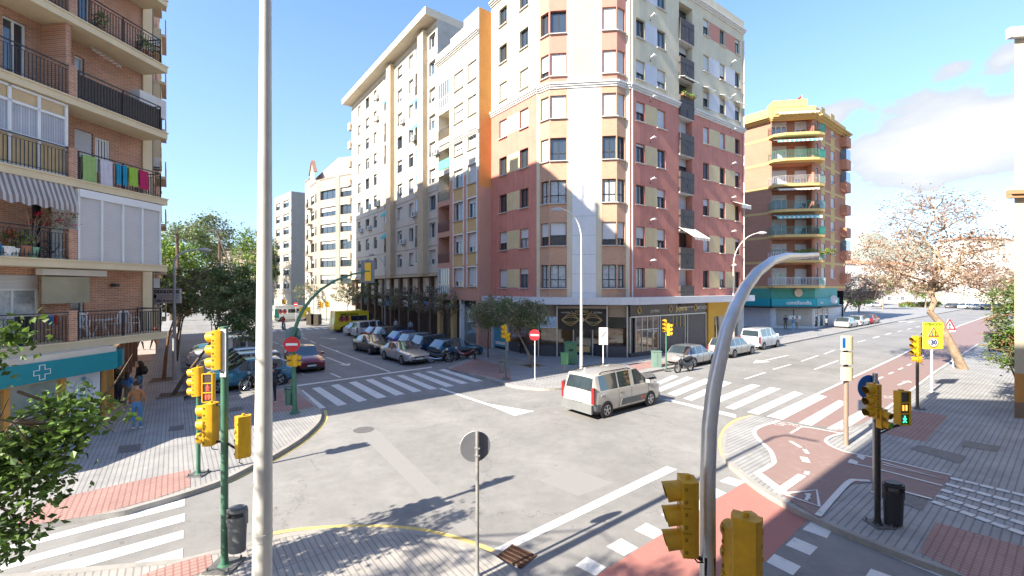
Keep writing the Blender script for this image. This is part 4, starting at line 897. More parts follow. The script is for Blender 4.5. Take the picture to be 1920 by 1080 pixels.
# ---------------------------------------------------------------- 7 the brick corner building with rounded balconies (right)
V1 = Wp(1445, 56.4, 0); V2 = Wp(1527, 55.6, 0); V3 = V2+B_*11.3; V0 = V1+A_*14
BRO = dirmat('brick_orange', (.48, .21, .13), (.42, .18, .11), B_, .28, .085, .1, (.34, .20, .14), .5, vertical=True, big=.1)
OCH = mat('render_ochre', (.56, .385, .15), .8, var=.06, streak=.12)
M7 = Bld('brick_corner_building', 'orange brick corner building with ochre bands and stacked balconies', 'building', (V1.x, V1.y, 0))
i0 = Face(M7, V0, V1-V0, 14); i1 = Face(M7, V1, V2-V1, (V2-V1).length); i2 = Face(M7, V2, B_, 12.2); FH7 = 3.2; Z7 = 5.6; T7 = 26.9
random.seed(13)
iu = [i2.x(u) for u in (1539, 1547, 1557, 1565, 1578, 1588)]
for k in range(7):
    z = Z7+FH7*k
    if z+2 > T7+1: break
    i1.opening(.15, i1.L-.3, z+.05, z+2.7, 1.3)
    M7.part('balcony_wall').slab(i1.at(.1, z, -1.35), i1.d*(i1.L-.35), i1.n*.05, (0, 0, 2.75), BRO if k % 2 else mat('brick_dark', (.33, .15, .09), .85))  # plain darker brick on alternate floors
    i1.window(.5, 2.4, z+.1, z+2.3, fr=FR_W, frac=.3, np_=3, rec=1.25, cut=False, sill=False, split=False)
    i1.window(3.4, 4.8, z+.1, z+2.2, fr=FR_W, frac=.5, rec=1.25, cut=False, sill=False, split=False)
    for a, b in ((0, 1), (2, 3)):
        i2.window(iu[a]+.15, iu[b]-.15, z+1.0, z+2.35, fr=FR_W, frac=random.choice([.3, 1, .6, 1]), rec=.12, split=False)
        M7.part('ochre_panel').slab(i2.at(iu[a]+.1, z+2.35, 0), i2.d*(iu[b]-iu[a]-.2), i2.n*.02, (0, 0, 1.85), OCH)
    i2.window(.55, 1.3, z+1.0, z+2.3, fr=FR_W, frac=.6, split=False)
    # balcony
    mb = MB(); C = [i1.at(-.3, z, .0), i1.at(.0, z, .9), i1.at(1.2, z, 1.35), i1.at(4.3, z, 1.35), i1.at(i1.L+.0, z, 1.2), i1.at(i1.L+.95, z, .55), i2.at(1.9, z, .0)]
    bl = [p-M7.loc for p in C]; mb.prism([(p.x, p.y) for p in bl], z-.30, z+.02, OCH); bal = mb.build('balcony', M7.root)
    RC = [mat('rail_green', (.05, .22, .16), .5), mat('rail_green'), mat('rail_grey', (.42, .38, .35), .5), mat('rail_green'), mat('rail_green'), FR_W, RAIL][(6-k) % 7] if k < 6 else RAIL
    mb = MB(); bl2 = [Vector((p.x, p.y, z+.02)) for p in bl[:-1]]
    railing_mb(mb, bl2[:6], 1.0, RC if k not in (0,) else FR_W, .17, bar=.014); mb.build('railing', bal)
    mb = MB()
    for a, b in ((4, 5), (5, 6)):
        p, q = bl[a], bl[b]; mb.slab(Vector((p.x, p.y, z+.05)), (q-p)*.98, Vector((.03, .03, 0)), (0, 0, .95), mat('screen_green_dark', (.03, .20, .15), .6) if k != 3 else mat('screen_slate', (.25, .27, .32), .6))
    mb.build('balcony_screen', bal)
    mb = MB(); q = i2.at(9.9, z+.4, 0)-M7.loc; mb.slab(q, i2.n*.75, i2.d*1.9, (0, 0, 1.35), mat('bay_brick', (.45, .20, .12), .85)); 
    if k in (1, 4, 5): mb.slab(q+Vector((0, 0, 1.35))+i2.n*.03, i2.n*.68, i2.d*1.8, (0, 0, 1.4), GL_B)
    mb.build('bay_window', M7.root)
    if k in (2, 5): awning(i1, .2, i1.L+.2, z+2.75, 1.5, .5, [mat('awning_teal'), AWN], n=20, val=.22)
    elif k in (6, 3): awning(i1, .4, i1.L, z+2.8, 1.3, .2, [AWN], n=10, val=.2)
for f in (i0, i1, i2): f.wall(4.9, T7, BRO)
for k in range(8):
    for f in (i0, i2): f.box('floor_band', 0, f.L, 0, .03, 5.25+FH7*k, 5.55+FH7*k, OCH)
for f in (i0, i1, i2): cornice(f, T7-.15, .45, .9, OCH)
for f in (i0, i1, i2): f.box('parapet', -.2, f.L+.2, -.3, 0, T7+.3, T7+1.6, OCH)
i1.box('parapet', .3, i1.L-.8, -2.0, .05, T7+1.6, T7+2.5, OCH)
M7.part('stair_tower').prism([(p.x, p.y) for p in (V0+B_*3, V0+B_*8, V0+B_*8-A_*5, V0+B_*3-A_*5)], T7, T7+4.2, OCH)
M7.part('roof').poly([(p.x, p.y, T7+.3) for p in (V0, V1, V2, V3, V3+A_*14)], mat('roof_felt'))
iE = Face(M7, V3, A_, 14); iE.wall(4.9, T7, BRO); iE.wall(0, 4.9, BLK)
# plant boxes
lf = MB(); random.seed(4)
TEAL = mat('shop_teal', (.015, .30, .34), .5, var=.08); GRN = mat('shop_green_wall', (.06, .27, .21), .7, var=.1)
for f, x0, x1 in ((i0, 8, 14), (i1, 0, i1.L), (i2, 0, 8.4)):
    f.box('upper_fascia', x0, x1, -.02, .06, 3.9, 5.25, GRN if f is not i2 else mat('shop_green_wall2', (.10, .32, .27), .7)); f.box('fascia', x0, x1+(.1 if f is i1 else 0), -.02, .30, 2.95, 3.95, TEAL); f.box('fascia', x0, x1, -.02, .8, 2.72, 2.93, mat('shop_dark'))
MARB = mat('marble_white', (.55, .55, .57), .4, var=.12, vscale=1.2)
for f, L in ((i0, 14), (i1, i1.L), (i2, 12.2)): f.box('shop_wall', 0, L, -.3, -.2, 0, 2.95, MARB)
i1.box('roller_gate', .8, 4.9, -.2, -.12, .45, 2.6, dirmat('shop_grille_beige', (.42, .39, .33), (.40, .37, .31), (1, 0, 0), 3, .1, .2, (.3, .28, .24), 0, vertical=True))
i1.box('roller_gate', 2.75, 2.82, -.12, -.08, .45, 2.6, RAIL); i1.box('notice', 2.2, 3.6, -.11, -.08, 1.3, 1.75, FR_W)
for a in (.3, 2.2, 4.1): i2.box('shop_door', a, a+1.3, -.2, -.12, .35, 2.6, GL_D); i2.box('shop_trim', a-.05, a+.02, -.2, -.08, .3, 2.65, FR_W); i2.box('shop_trim', a+1.28, a+1.36, -.2, -.08, .3, 2.65, FR_W)
put_text('contilandia', .68, FR_W, M7.root, tuple(i1.at(3.2, 3.42, .32)-M7.loc), i1.rz, .012); put_text('salud', .5, FR_W, M7.root, tuple(i2.at(1.6, 3.4, .32)-M7.loc), i2.rz, .01)
mb = MB(); q = i1.at(3.2, 4.7, .12)-M7.loc; R = Matrix.Rotation(i1.rz, 3, 'Z'); mb.lathe([(.0, -.1), (.5, -.1), (.55, -.05), (.5, 0)], q, 20, mat('round_sign_beige', (.55, .42, .30), .6), axis='Y'); mb.build('round_sign', M7.root)
mb = MB(); mb.lathe([(.0, -.1), (.52, -.1), (.57, -.05), (.5, 0)], i2.at(5.4, 3.75, .5)-M7.loc, 20, mat('round_sign_grey', (.5, .5, .5), .6), axis='Y'); mb.build('round_sign', M7.root)
M7.done()
fl = thing('flag', 'red and yellow flag flying on the roof of the brick corner building', 'flag', (Wp(1504, 60, 0).x, 60, T7+2.5))
mb = MB(); mb.cyl((0, 0, -1), (0, 0, 2.4), .04, m=FR_W, n=6); mb.build('pole', fl)
mb = MB()
for j, m in enumerate((mat('flag_red', (.5, .03, .02), .7), mat('flag_yellow', (.7, .5, .05), .7), mat('flag_yellow'), mat('flag_red'))):
    for i in range(6):
        def q_(i, j): return (-.22*i, .08*sin(i*1.2), 2.35-.3*j-.16*i)
        mb.poly([q_(i, j), q_(i+1, j), q_(i+1, j+1), q_(i, j+1)], m, True)
mb.build('cloth', fl)
# ---------------------------------------------------------------- 8 the near corner building (left)
BRK = dirmat('brick_red_left', (.52, .24, .14), (.39, .165, .09), C_, .25, .07, .17, (.50, .40, .31), .5, vertical=True, big=.22)
SLB = mat('slab_cream', (.68, .56, .36), .8, var=.07, streak=.15, vscale=1.0); SOF = mat('soffit_cream', (.68, .56, .36), .85, var=.05)
Rw = Vector((-16.0, 18.9, 0)); Lc = 7.0; Rn = Rw-C_*Lc
M8 = Bld('near_brick_building', 'near left brick apartment block with cream balcony slabs over a pharmacy', 'building', (Rn.x, Rn.y, 0))
w8 = Face(M8, Rn, C_, Lc); HK = 2.84; ZK = [3.4+HK*k for k in range(10)]; T8 = ZK[-1]+1.3
def X8(t): return Lc-t            # t = distance from the far corner
s8 = Face(M8, Rn+D_*1.2-Vector((0, 0, 0)), C_, Lc)      # the plane of the balcony fronts
def u8(u): return w8.x(u)
slabs = M8.part('balcony_slab')
for k, z in enumerate(ZK):
    slabs.slab(w8.at(0, z-.24, 0), w8.d*(Lc+.05), w8.n*1.2, (0, 0, .23), SLB)
    slabs.slab(w8.at(0, z-.01, 0), w8.d*(Lc+.07), w8.n*1.24, (0, 0, .05), SLB)
# brick piers and fins
for k, z in enumerate(ZK):
    x = s8.x(141)
    M8.part('brick_fin').slab(w8.at(x-.14, z+.04, 0), w8.d*.16, w8.n*(1.0 if k in (3, 4, 5) else .1), (0, 0, HK-.3), BRK)
    M8.part('brick_pier').slab(w8.at(x-.17, z+.04, .93), w8.d*.26, w8.n*.25, (0, 0, 1.08), BRK)
# wall and windows on it
def wx(u): return w8.x(u)
w8.window(wx(-25), wx(75), ZK[0]+.05, ZK[0]+2.35, fr=FR_W, gl=CURT, sh=SHUT, frac=.22, np_=2, rec=.1, sill=False)
w8.window(wx(132), wx(158), ZK[0]+.05, ZK[0]+2.25, fr=FR_W, gl=GL_D, frac=.1, np_=1, rec=.1, sill=False)
w8.window(wx(60), wx(120), ZK[1]+.05, ZK[1]+2.3, fr=FR_D, gl=GL_D, frac=0, np_=2, rec=.1, sill=False)
w8.window(wx(140), wx(175), ZK[2]+.05, ZK[2]+2.2, fr=FR_W, gl=GL_D, frac=.45, np_=2, rec=.1, sill=False)
w8.window(wx(178), wx(205), ZK[2]+.75, ZK[2]+2.1, fr=FR_W, gl=GL_D, frac=0, np_=5, rec=.04, sill=False)
w8.window(wx(5), wx(50), ZK[3]+.05, ZK[3]+2.3, fr=FR_W, gl=GL_D, frac=0, np_=2, rec=.1, sill=False)
w8.window(wx(140), wx(158), ZK[3]+.05, ZK[3]+2.1, fr=FR_W, gl=CURT, frac=0, np_=1, rec=.1, sill=False)
w8.window(wx(145), wx(170), ZK[4]+.05, ZK[4]+2.1, fr=FR_W, gl=GL_D, frac=.2, np_=1, rec=.1, sill=False)
w8.window(wx(5), wx(60), ZK[4]+.05, ZK[4]+2.3, fr=FR_W, gl=GL_D, frac=.2, np_=2, rec=.1, sill=False)
w8.wall(3.1, T8, BRK)
M8.part('corner_pilaster').slab(w8.at(Lc, 3.0, -.35), w8.d*.42, w8.n*.42, (0, 0, T8-3), SLB)
a8 = Face(M8, Rw+C_*.42-D_*.1, A_, 18); a8.op = []
for k, z in enumerate(ZK):
    for x in (2.2, 6.5, 11): a8.window(x, x+1.2, z+.9, z+2.2, fr=FR_W, frac=.5, split=False)
a8.wall(3.1, T8, lambda x, z: BRK if x > 3.2 else SLB, xc=(3.2,))
for k, z in enumerate(ZK):
    mb = MB(); q = a8.at(3.6, z-.1, 0)-M8.loc; mb.slab(q, a8.d*2.6, a8.n*.35, (0, 0, .16), SLB); mb.slab(q+a8.n*.3+Vector((0, 0, .16)), a8.d*2.6, a8.n*.05, (0, 0, .9), SLB); mb.slab(q+Vector((0, 0, .16)), a8.d*.05, a8.n*.35, (0, 0, .9), SLB); mb.build('balcony', M8.root)
    if k % 2 == 0: ac_unit(M8.root, tuple(a8.at(1.6, z+1.9, 0)-M8.loc), a8.rz, .8)
    mb = MB(); q = a8.at(8.4, z-.1, 0)-M8.loc; mb.slab(q, a8.d*2.6, a8.n*.5, (0, 0, .16), SLB); mb.slab(q+a8.n*.45+Vector((0, 0, .16)), a8.d*2.6, a8.n*.05, (0, 0, .9), mat('balcony_ochre', (.55, .36, .15), .8)); mb.build('balcony', M8.root)
mb = MB(); q = a8.at(.9, 3.2, .08)-M8.loc; mb.cyl(q, q+Vector((0, 0, T8-3.4)), .05, m=FR_D, n=8); mb.build('downpipe', M8.root)
# the rest of the left row, mostly out of sight, added to cast the street's shade
row_ = Bld('brick_row_building', 'brick apartment block continuing the left row beyond the pharmacy building', 'building', tuple(Rw+A_*18.2)); ra = Face(row_, Rw+A_*18.2, A_, 20)
for k in range(10):
    for j in range(6): ra.window(1+3.2*j, 2.3+3.2*j, ZK[k]+.9, ZK[k]+2.2, fr=FR_W, frac=.5, split=False)
ra.wall(0, T8, BRK); r2_ = Face(row_, Rw+A_*38.2, -B_, 12); r2_.wall(0, T8, BRK); row_.part('roof').poly([(p.x, p.y, T8) for p in (Rw+A_*18.2, Rw+A_*38.2, Rw+A_*38.2-B_*12, Rw+A_*18.2-B_*12)], mat('roof_felt')); row_.done()
z8 = Face(M8, Rn-B_*16, B_, 16); z8.wall(0, T8, BRK)
for k, z in enumerate(ZK): z8.box('balcony_slab', 8, 16, 0, .9, z-.2, z, SLB)
M8.part('roof').poly([(p.x, p.y, T8) for p in (Rn, Rw, Rw+A_*18, Rw+A_*18-B_*16, Rn-B_*16)], mat('roof_felt'))
# railings of the near balconies
def rail8(u0, u1, k, ret=False, name='railing', h=1.02, step=.105, m=RAIL):
    a, b = s8.x(u0), s8.x(u1); z = ZK[k]+.04; pts = [w8.at(a, z, 1.14)-M8.loc, w8.at(b, z, 1.14)-M8.loc]
    if ret: pts.append(w8.at(b, z, .05)-M8.loc)
    mb = MB(); railing_mb(mb, pts, h, m, step, bar=.009); return mb.build(name, M8.root)
for k in (0, 2, 3, 4, 5, 6): rail8(150, 303, k, True)
for k in (0, 1, 3, 4, 5, 6): rail8(-25, 133, k)
rail8(-25, 133, 2)
mb = MB(); a, b = s8.x(152), s8.x(303); q = w8.at(a, ZK[3]+.12, 1.10)-M8.loc; mb.slab(q, w8.d*(b-a), w8.n*.012, (0, 0, .8), mat('rattan_screen', (.10, .08, .07), .8, var=.5, vscale=25)); mb.build('railing_screen', M8.root)
# closed shutter enclosure, first balcony row
a, b = s8.x(150), s8.x(302); z = ZK[1]+.05; hh = HK-.32; ENC = FR_W
enc = MB(); 
for i in range(5): x = a+(b-a)*i/4; enc.slab(w8.at(x-.035, z, 1.08)-M8.loc, w8.d*.07, w8.n*.09, (0, 0, hh), ENC)
enc.slab(w8.at(a, z+hh-.28, 1.06)-M8.loc, w8.d*(b-a+.05), w8.n*.13, (0, 0, .28), ENC); enc.slab(w8.at(b, z, .02)-M8.loc, w8.d*.05, w8.n*1.1, (0, 0, hh), ENC); enc.slab(w8.at(a-.05, z, .02)-M8.loc, w8.d*.05, w8.n*1.1, (0, 0, hh), ENC)
eo = enc.build('balcony_enclosure', M8.root)
for i in range(4):
    mb = MB(); x0 = a+(b-a)*i/4+.035; x1 = a+(b-a)*(i+1)/4-.035; n = 42
    for j in range(n): mb.slab(w8.at(x0, z+(hh-.28)*j/n, 1.10)-M8.loc, w8.d*(x1-x0), w8.n*.018, (0, 0, (hh-.28)/n*.86), mat('shutter_slat', (.60, .57, .55), .5, var=.05))
    mb.poly([w8.at(x0, z, 1.105)-M8.loc, w8.at(x1, z, 1.105)-M8.loc, w8.at(x1, z+hh-.28, 1.105)-M8.loc, w8.at(x0, z+hh-.28, 1.105)-M8.loc], mat('shutter_gap', (.35, .33, .32), .7)); mb.build('roller_shutter', eo)
# glazed enclosure, second row left
a, b = s8.x(-25), s8.x(135); z = ZK[2]+.05; g_ = MB(); ux = [s8.x(u) for u in (-25, 25, 80, 131)]
for x in ux: g_.slab(w8.at(x-.04, z, 1.00)-M8.loc, w8.d*.08, w8.n*.08, (0, 0, hh), FR_W)
for zz, t in ((0, .08), (.98, .09), (1.98, .08), (hh-.08, .08)): g_.slab(w8.at(a, z+zz, 1.01)-M8.loc, w8.d*(ux[-1]-a), w8.n*.07, (0, 0, t), FR_W)
go = g_.build('glazed_enclosure', M8.root)
YG = mat('panel_amber', (.52, .34, .13), .4, var=.15, vscale=2, coat=.5); CU = dirmat('net_curtain', (.55, .56, .58), (.42, .43, .46), C_, .07, 3, .3, (.36, .37, .41), 0, vertical=True)
for x0, x1 in zip(ux[:-1], ux[1:]):
    mb = MB()
    for z0, z1, m in ((.08, .98, YG), (1.07, 1.98, CU), (2.06, hh-.08, YG)): mb.poly([w8.at(x0+.04, z+z0, 1.03)-M8.loc, w8.at(x1-.04, z+z0, 1.03)-M8.loc, w8.at(x1-.04, z+z1, 1.03)-M8.loc, w8.at(x0+.04, z+z1, 1.03)-M8.loc], m)
    mb.build('pane', go)
# striped awning hanging from the second slab
a, b = s8.x(-25), s8.x(137); mb = MB(); n = 30; SA, SB_ = mat('awning_grey_stripe', (.22, .18, .17), .85), mat('awning_light_stripe', (.50, .46, .42), .85)
for i in range(n):
    x0, x1 = a+(b-a)*i/n, a+(b-a)*(i+1)/n; m = (SA, SB_)[i % 2]; bl_z = .04*sin(i*1.1)
    mb.poly([w8.at(x0, ZK[2]-.22, 1.16)-M8.loc, w8.at(x1, ZK[2]-.22, 1.16)-M8.loc, w8.at(x1, ZK[2]-.92+bl_z, 1.42)-M8.loc, w8.at(x0, ZK[2]-.92+.04*sin((i-1)*1.1), 1.42)-M8.loc], m)
    mb.poly([w8.at(x0, ZK[2]-.92+.04*sin((i-1)*1.1), 1.42)-M8.loc, w8.at(x1, ZK[2]-.92+bl_z, 1.42)-M8.loc, w8.at(x1, ZK[2]-1.15+bl_z, 1.44)-M8.loc, w8.at(x0, ZK[2]-1.15+.04*sin((i-1)*1.1), 1.44)-M8.loc], m)
mb.build('awning', M8.root)
mb = MB(); mb.slab(w8.at(wx(60), ZK[0]+1.35, .35)-M8.loc, w8.d*1.5, w8.n*.05, (0, 0, .95), mat('awning_olive', (.30, .27, .18), .5, coat=.5)); mb.slab(w8.at(wx(62), ZK[0]+2.35, .1)-M8.loc, w8.d*2.1, w8.n*.3, (0, 0, .22), FR_W); mb.build('awning_cassette', M8.root)
mb = MB(); mb.slab(w8.at(wx(230), ZK[3]+.75, .3)-M8.loc, w8.d*1.2, w8.n*.5, (0, 0, .8), mat('ac_white')); mb.slab(w8.at(wx(230), ZK[3]+.05, .4)-M8.loc, w8.d*1.1, w8.n*.3, (0, 0, .7), RAIL); mb.build('air_conditioner', M8.root)
mb = MB(); mb.tube([w8.at(wx(150)+.16*i, ZK[4]-.45-.02*i+(.07 if i % 2 else -.07), .5)-M8.loc for i in range(8)], .012, 5, FR_W); mb.tube([w8.at(wx(150)+.16*i, ZK[4]-.45-.02*i-(.07 if i % 2 else -.07), .5)-M8.loc for i in range(8)], .012, 5, FR_W); mb.build('drying_rack', M8.root)
mb = MB(); q = w8.at(wx(205), ZK[0]+1.95, .05)-M8.loc; mb.slab(q, w8.d*.15, w8.n*.25, (0, 0, .12), FR_D); mb.build('wall_lamp', M8.root)
# pharmacy at street level
PT = mat('pharmacy_teal', (.005, .23, .27), .5, var=.07); PO = mat('pharmacy_orange_frame', (.62, .30, .07), .45, var=.06); PGL = mat('pharmacy_glass', (.27, .33, .31), .12, var=.3, vscale=.7, coat=.8); TIL = mat('pharmacy_white_panel', (.62, .66, .70), .4, var=.05)
g0 = Vector((-15.2, 16.3, 0)); gd = Vector((.10, .995, 0)).normalized(); e0 = Face(M8, g0-gd*6.5, gd, 6.5); e1 = Face(M8, g0, A_, 22)
zz = 2.35
e0.box('shop_window', 0, 5.1, -.12, -.08, .25, 2.25, PGL); e0.box('shop_wall', 0, 6.5, -.02, .02, 0, .27, mat('plinth_stone', (.5, .47, .42), .7))
for x in (.3, 1.9, 3.5, 5.05): e0.box('shop_frame', x, x+.16, -.1, .03, .2, 2.3, PO)
e0.box('shop_frame', 0, 5.2, -.1, .02, 2.2, 2.32, PO); e0.box('tiled_panel', 5.22, 6.35, -.12, .0, .2, 2.3, TIL)
mb = MB()
for zq in (.55, 1.15, 1.75):
    for rr in (.32, .18): mb.tube([e0.at(5.78+rr*cos(t), zq+rr*sin(t), .01)-M8.loc for t in [2*pi*i/14 for i in range(15)]], .008, 4, mat('tile_blue', (.12, .35, .5), .5), caps=False)
    q = e0.at(5.72, zq+.26, .012)-M8.loc; mb.slab(q, e0.d*.12, e0.n*.01, (0, 0, .12), mat('tile_blue'))
mb.build('tile_pattern', M8.root)
e0.box('fascia', 0, 6.5, -.1, .55, 2.32, 2.95, PT)
e0.box('fascia', 0, 6.5, -.1, .50, 2.95, 3.16, mat('fascia_cream', (.60, .55, .46), .8))
cr_ = MB(); q = e0.at(4.1, 2.63, .56)-M8.loc; s_ = .075
sh_ = [(-1, -3), (1, -3), (1, -1), (3, -1), (3, 1), (1, 1), (1, 3), (-1, 3), (-1, 1), (-3, 1), (-3, -1), (-1, -1)]
cr_.tube([q+e0.d*x*s_+Vector((0, 0, y*s_)) for x, y in sh_+sh_[:2]], .018, 4, FR_W, caps=False); cr_.build('pharmacy_cross', M8.root)
for i in range(8):
    x = .15+i*2.6; e1.box('shop_frame', x, x+.22, -.1, .03, .1, 2.9, PO if i < 2 else mat('pier_dark', (.16, .1, .08), .7)); e1.box('shop_window', x+.22, x+2.6, -.14, -.1, .1, 2.9, [PGL, GL_D, mat('shop_maroon', (.12, .03, .03), .6), GL_D, BLK, ROLL, GL_D, ROLL][i])
e1.box('fascia', 0, 22, -.3, .1, 2.75, 3.15, mat('fascia_cream')); e1.box('fascia', 0, .9, -.1, .5, 2.32, 2.95, PT)
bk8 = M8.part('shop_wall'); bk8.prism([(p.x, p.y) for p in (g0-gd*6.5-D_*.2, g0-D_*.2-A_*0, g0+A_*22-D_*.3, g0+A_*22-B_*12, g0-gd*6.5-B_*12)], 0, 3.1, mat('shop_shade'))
M8.done()
# chemist's pale roof slab below the first balcony follows the street
PC = {}
# ---------------------------------------------------------------- 9 the building the picture is taken from, and the one at the right edge
H0 = Vector((-6.5, .35, 0)); M9 = Bld('home_building', 'apartment block behind the balcony the street is seen from', 'building', (0, -2, 0))
pts = [H0, H0+D_*16.5, H0+D_*16.5+B_*26, H0+D_*16.5+B_*26-A_*9, H0-A_*22+D_*2, H0-A_*22]
HM = mat('stucco_home', (.70, .66, .58), .85, var=.06)
m9 = M9.part('wall'); m9.prism([(p.x, p.y) for p in pts], 0, 22.3, HM)
M9.done()
X0 = Wp(1902, 17.4, 0); M10 = Bld('cream_end_building', 'cream rendered building cut off by the right edge with brown ledge', 'building', (X0.x, X0.y, 0))
k1 = Face(M10, X0, D_, 8); EC = mat('render_ivory', (.56, .49, .37), .85, var=.05, streak=.1); LE = mat('ledge_terracotta', (.48, .26, .14), .8)
k1.wall(1.9, 15.2, EC); k1.wall(0, 1.9, lambda x, z: ORAN if z > .75 else mat('plinth_brown', (.25, .17, .12), .8), zc=(.75,))
k2 = Face(M10, X0+B_*12, -B_, 12); k2.wall(0, 15.2, EC)
for z, h, o in ((9.0, .16, .28), (9.17, .12, .18), (8.86, .13, .2)): k1.box('ledge', -.3, 8, 0, o, z, z+h, LE if h > .12 else STON)
k1.box('cornice', -.3, 8, 0, .2, 15.2, 15.6, STON)
M10.part('roof').poly([(p.x, p.y, 15.2) for p in (X0, X0+D_*8, X0+D_*8+B_*12, X0+B_*12)], mat('roof_felt')); M10.done()
# ---------------------------------------------------------------- far houses beyond the right street
random.seed(31)
TERR = mat('roof_tile_terracotta', (.46, .22, .12), .85, var=.15, vscale=3); HW = mat('house_white', (.50, .47, .43), .85, var=.05)
def house(u0, u1, y, ztop, label, floors=2, hip=1.6, name='white_house', m=HW):
    a, b = Wp(u0, y, 0), Wp(u1, y, 0); B = Bld(name, label, 'house', (a.x, a.y, 0)); f = Face(B, a, b-a, (b-a).length); n = max(2, int(f.L/3.4)); fh = ztop/floors
    for k in range(floors):
        for i in range(n):
            x = f.L*(i+.5)/n; f.window(x-.6, x+.6, fh*k+1.0, fh*k+2.3, fr=FR_W, frac=random.choice([0, .5]), split=False)
    f.wall(0, ztop, m); dp = 10
    for e, dd in ((a, Vector((0, 1, 0))), (b, Vector((0, 1, 0)))):
        q = Face(B, e, dd, dp); q.wall(0, ztop, m)
    r = B.part('roof'); o = .5
    A1, B1, C1, D1 = (a.x-o, a.y-o, ztop), (b.x+o, b.y-o, ztop), (b.x+o, b.y+dp+o, ztop), (a.x-o, a.y+dp+o, ztop); R1_, R2_ = (a.x+dp*.45, a.y+dp/2, ztop+hip), (b.x-dp*.45, a.y+dp/2, ztop+hip)
    r.poly([A1, B1, R2_, R1_], TERR); r.poly([C1, D1, R1_, R2_], TERR); r.poly([B1, C1, R2_], TERR); r.poly([D1, A1, R1_], TERR)
    B.done()
house(1588, 1652, 128, 12.4, 'white house with tiled roof right beside the brick corner building', 2)
house(1656, 1730, 150, 13.0, 'white terrace house with tiled roof behind the bare plane tree', 3)
house(1738, 1800, 170, 12.0, 'low white house seen right of the leaning trunk', 3)
house(1806, 1895, 140, 21.0, 'taller pale house block behind the tree at the right', 6, 1.2, 'pale_house', mat('house_cream', (.6, .55, .48), .85))
hill = MB()
for i in range(24):
    u0, u1 = 1560+i*22, 1582+i*22
    def hz_(u): return 60+34*sin((u-1500)/90.0)+8*sin(u/17.)
    a, b = Wp(u0, 620, 0), Wp(u1, 620, 0); hill.poly([(a.x, a.y, -1), (b.x, b.y, -1), (b.x*1.2, b.y*1.2, hz_(u1)), (a.x*1.2, a.y*1.2, hz_(u0))], mat('hill_green', (.25, .27, .22), .95, var=.2, vscale=.02), True)
struct(hill.build('hill'))
# ================================================================ vehicles
TYRE = mat('tyre_rubber', (.025, .025, .026), .8, var=.2); RIM = mat('alloy_rim', (.50, .50, .52), .3, .8, var=.05); RUBB = mat('black_plastic', (.03, .03, .032), .6)
CARG = mat('car_glass', (.03, .045, .055), .03, 0, var=.3, vscale=.7, spec=1, coat=1); TAIL = mat('tail_lamp_red', (.30, .01, .012), .15, coat=1); HEAD_ = mat('head_lamp_clear', (.55, .58, .60), .08, .3, coat=1); PLATE = mat('number_plate', (.65, .65, .62), .4); CHR = mat('chrome', (.6, .6, .6), .12, 1)
def paint(name, c, metal=.35): return mat('paint_'+name, c, .28, metal, var=.03, coat=1)
def wheel_meshes(r, w):
    a = MB(); a.lathe([(r*.62, -w/2), (r*.93, -w/2), (r, -w*.36), (r, w*.36), (r*.93, w/2), (r*.62, w/2)], n=22, m=TYRE, axis='Y'); 
    b = MB(); b.lathe([(r*.66, -w/2-.004), (r*.62, -w*.42), (r*.30, -w*.38), (.0, -w*.38)], n=22, m=RUBB, axis='Y')
    b.lathe([(r*.66, -w/2-.008), (r*.60, -w/2-.008), (r*.60, -w*.42)], n=22, m=RIM, axis='Y', caps=False)
    for i in range(5):
        t = 2*pi*i/5
        for dt in (-.13, .13): b.slab((sin(t)*r*.1-cos(t)*.018, -w/2-.006, cos(t)*r*.1+sin(t)*.018), (sin(t+dt)*r*.52, 0, cos(t+dt)*r*.52), (0, .03, 0), (cos(t)*.036, 0, -sin(t)*.036), RIM)
    b.lathe([(.06, -w/2-.012), (.0, -w/2-.014)], n=8, m=RIM, axis='Y')
    return a.mesh('wheel'), b.mesh('rim')
_wm = {}
KIND = {  # rear glass, roof, windscreen, bonnet as fractions of the length; shoulder, bonnet height, boot height as fractions of height
 'hatch': dict(rg=(.035, .15), rf=(.15, .52), ws=(.52, .73), sh=.615, bon=.64, boot=.64, win=((.09, .27), (.285, .47), (.485, .66)), wb=(.17, .81)),
 'sedan': dict(rg=(.15, .29), rf=(.29, .50), ws=(.50, .68), sh=.64, bon=.655, boot=.70, win=((.22, .40), (.415, .60)), wb=(.20, .81)),
 'suv':   dict(rg=(.02, .09), rf=(.09, .53), ws=(.53, .70), sh=.60, bon=.64, boot=.62, win=((.06, .22), (.235, .40), (.415, .63)), wb=(.18, .81)),
 'van':   dict(rg=(.008, .055), rf=(.055, .62), ws=(.62, .80), sh=.60, bon=.61, boot=.56, win=((.09, .32), (.335, .50), (.55, .75)), wb=(.165, .79)),
 'box':   dict(rg=(.004, .02), rf=(.02, .70), ws=(.70, .84), sh=.52, bon=.50, boot=.5, win=((.70, .80),), wb=(.19, .83)),
}
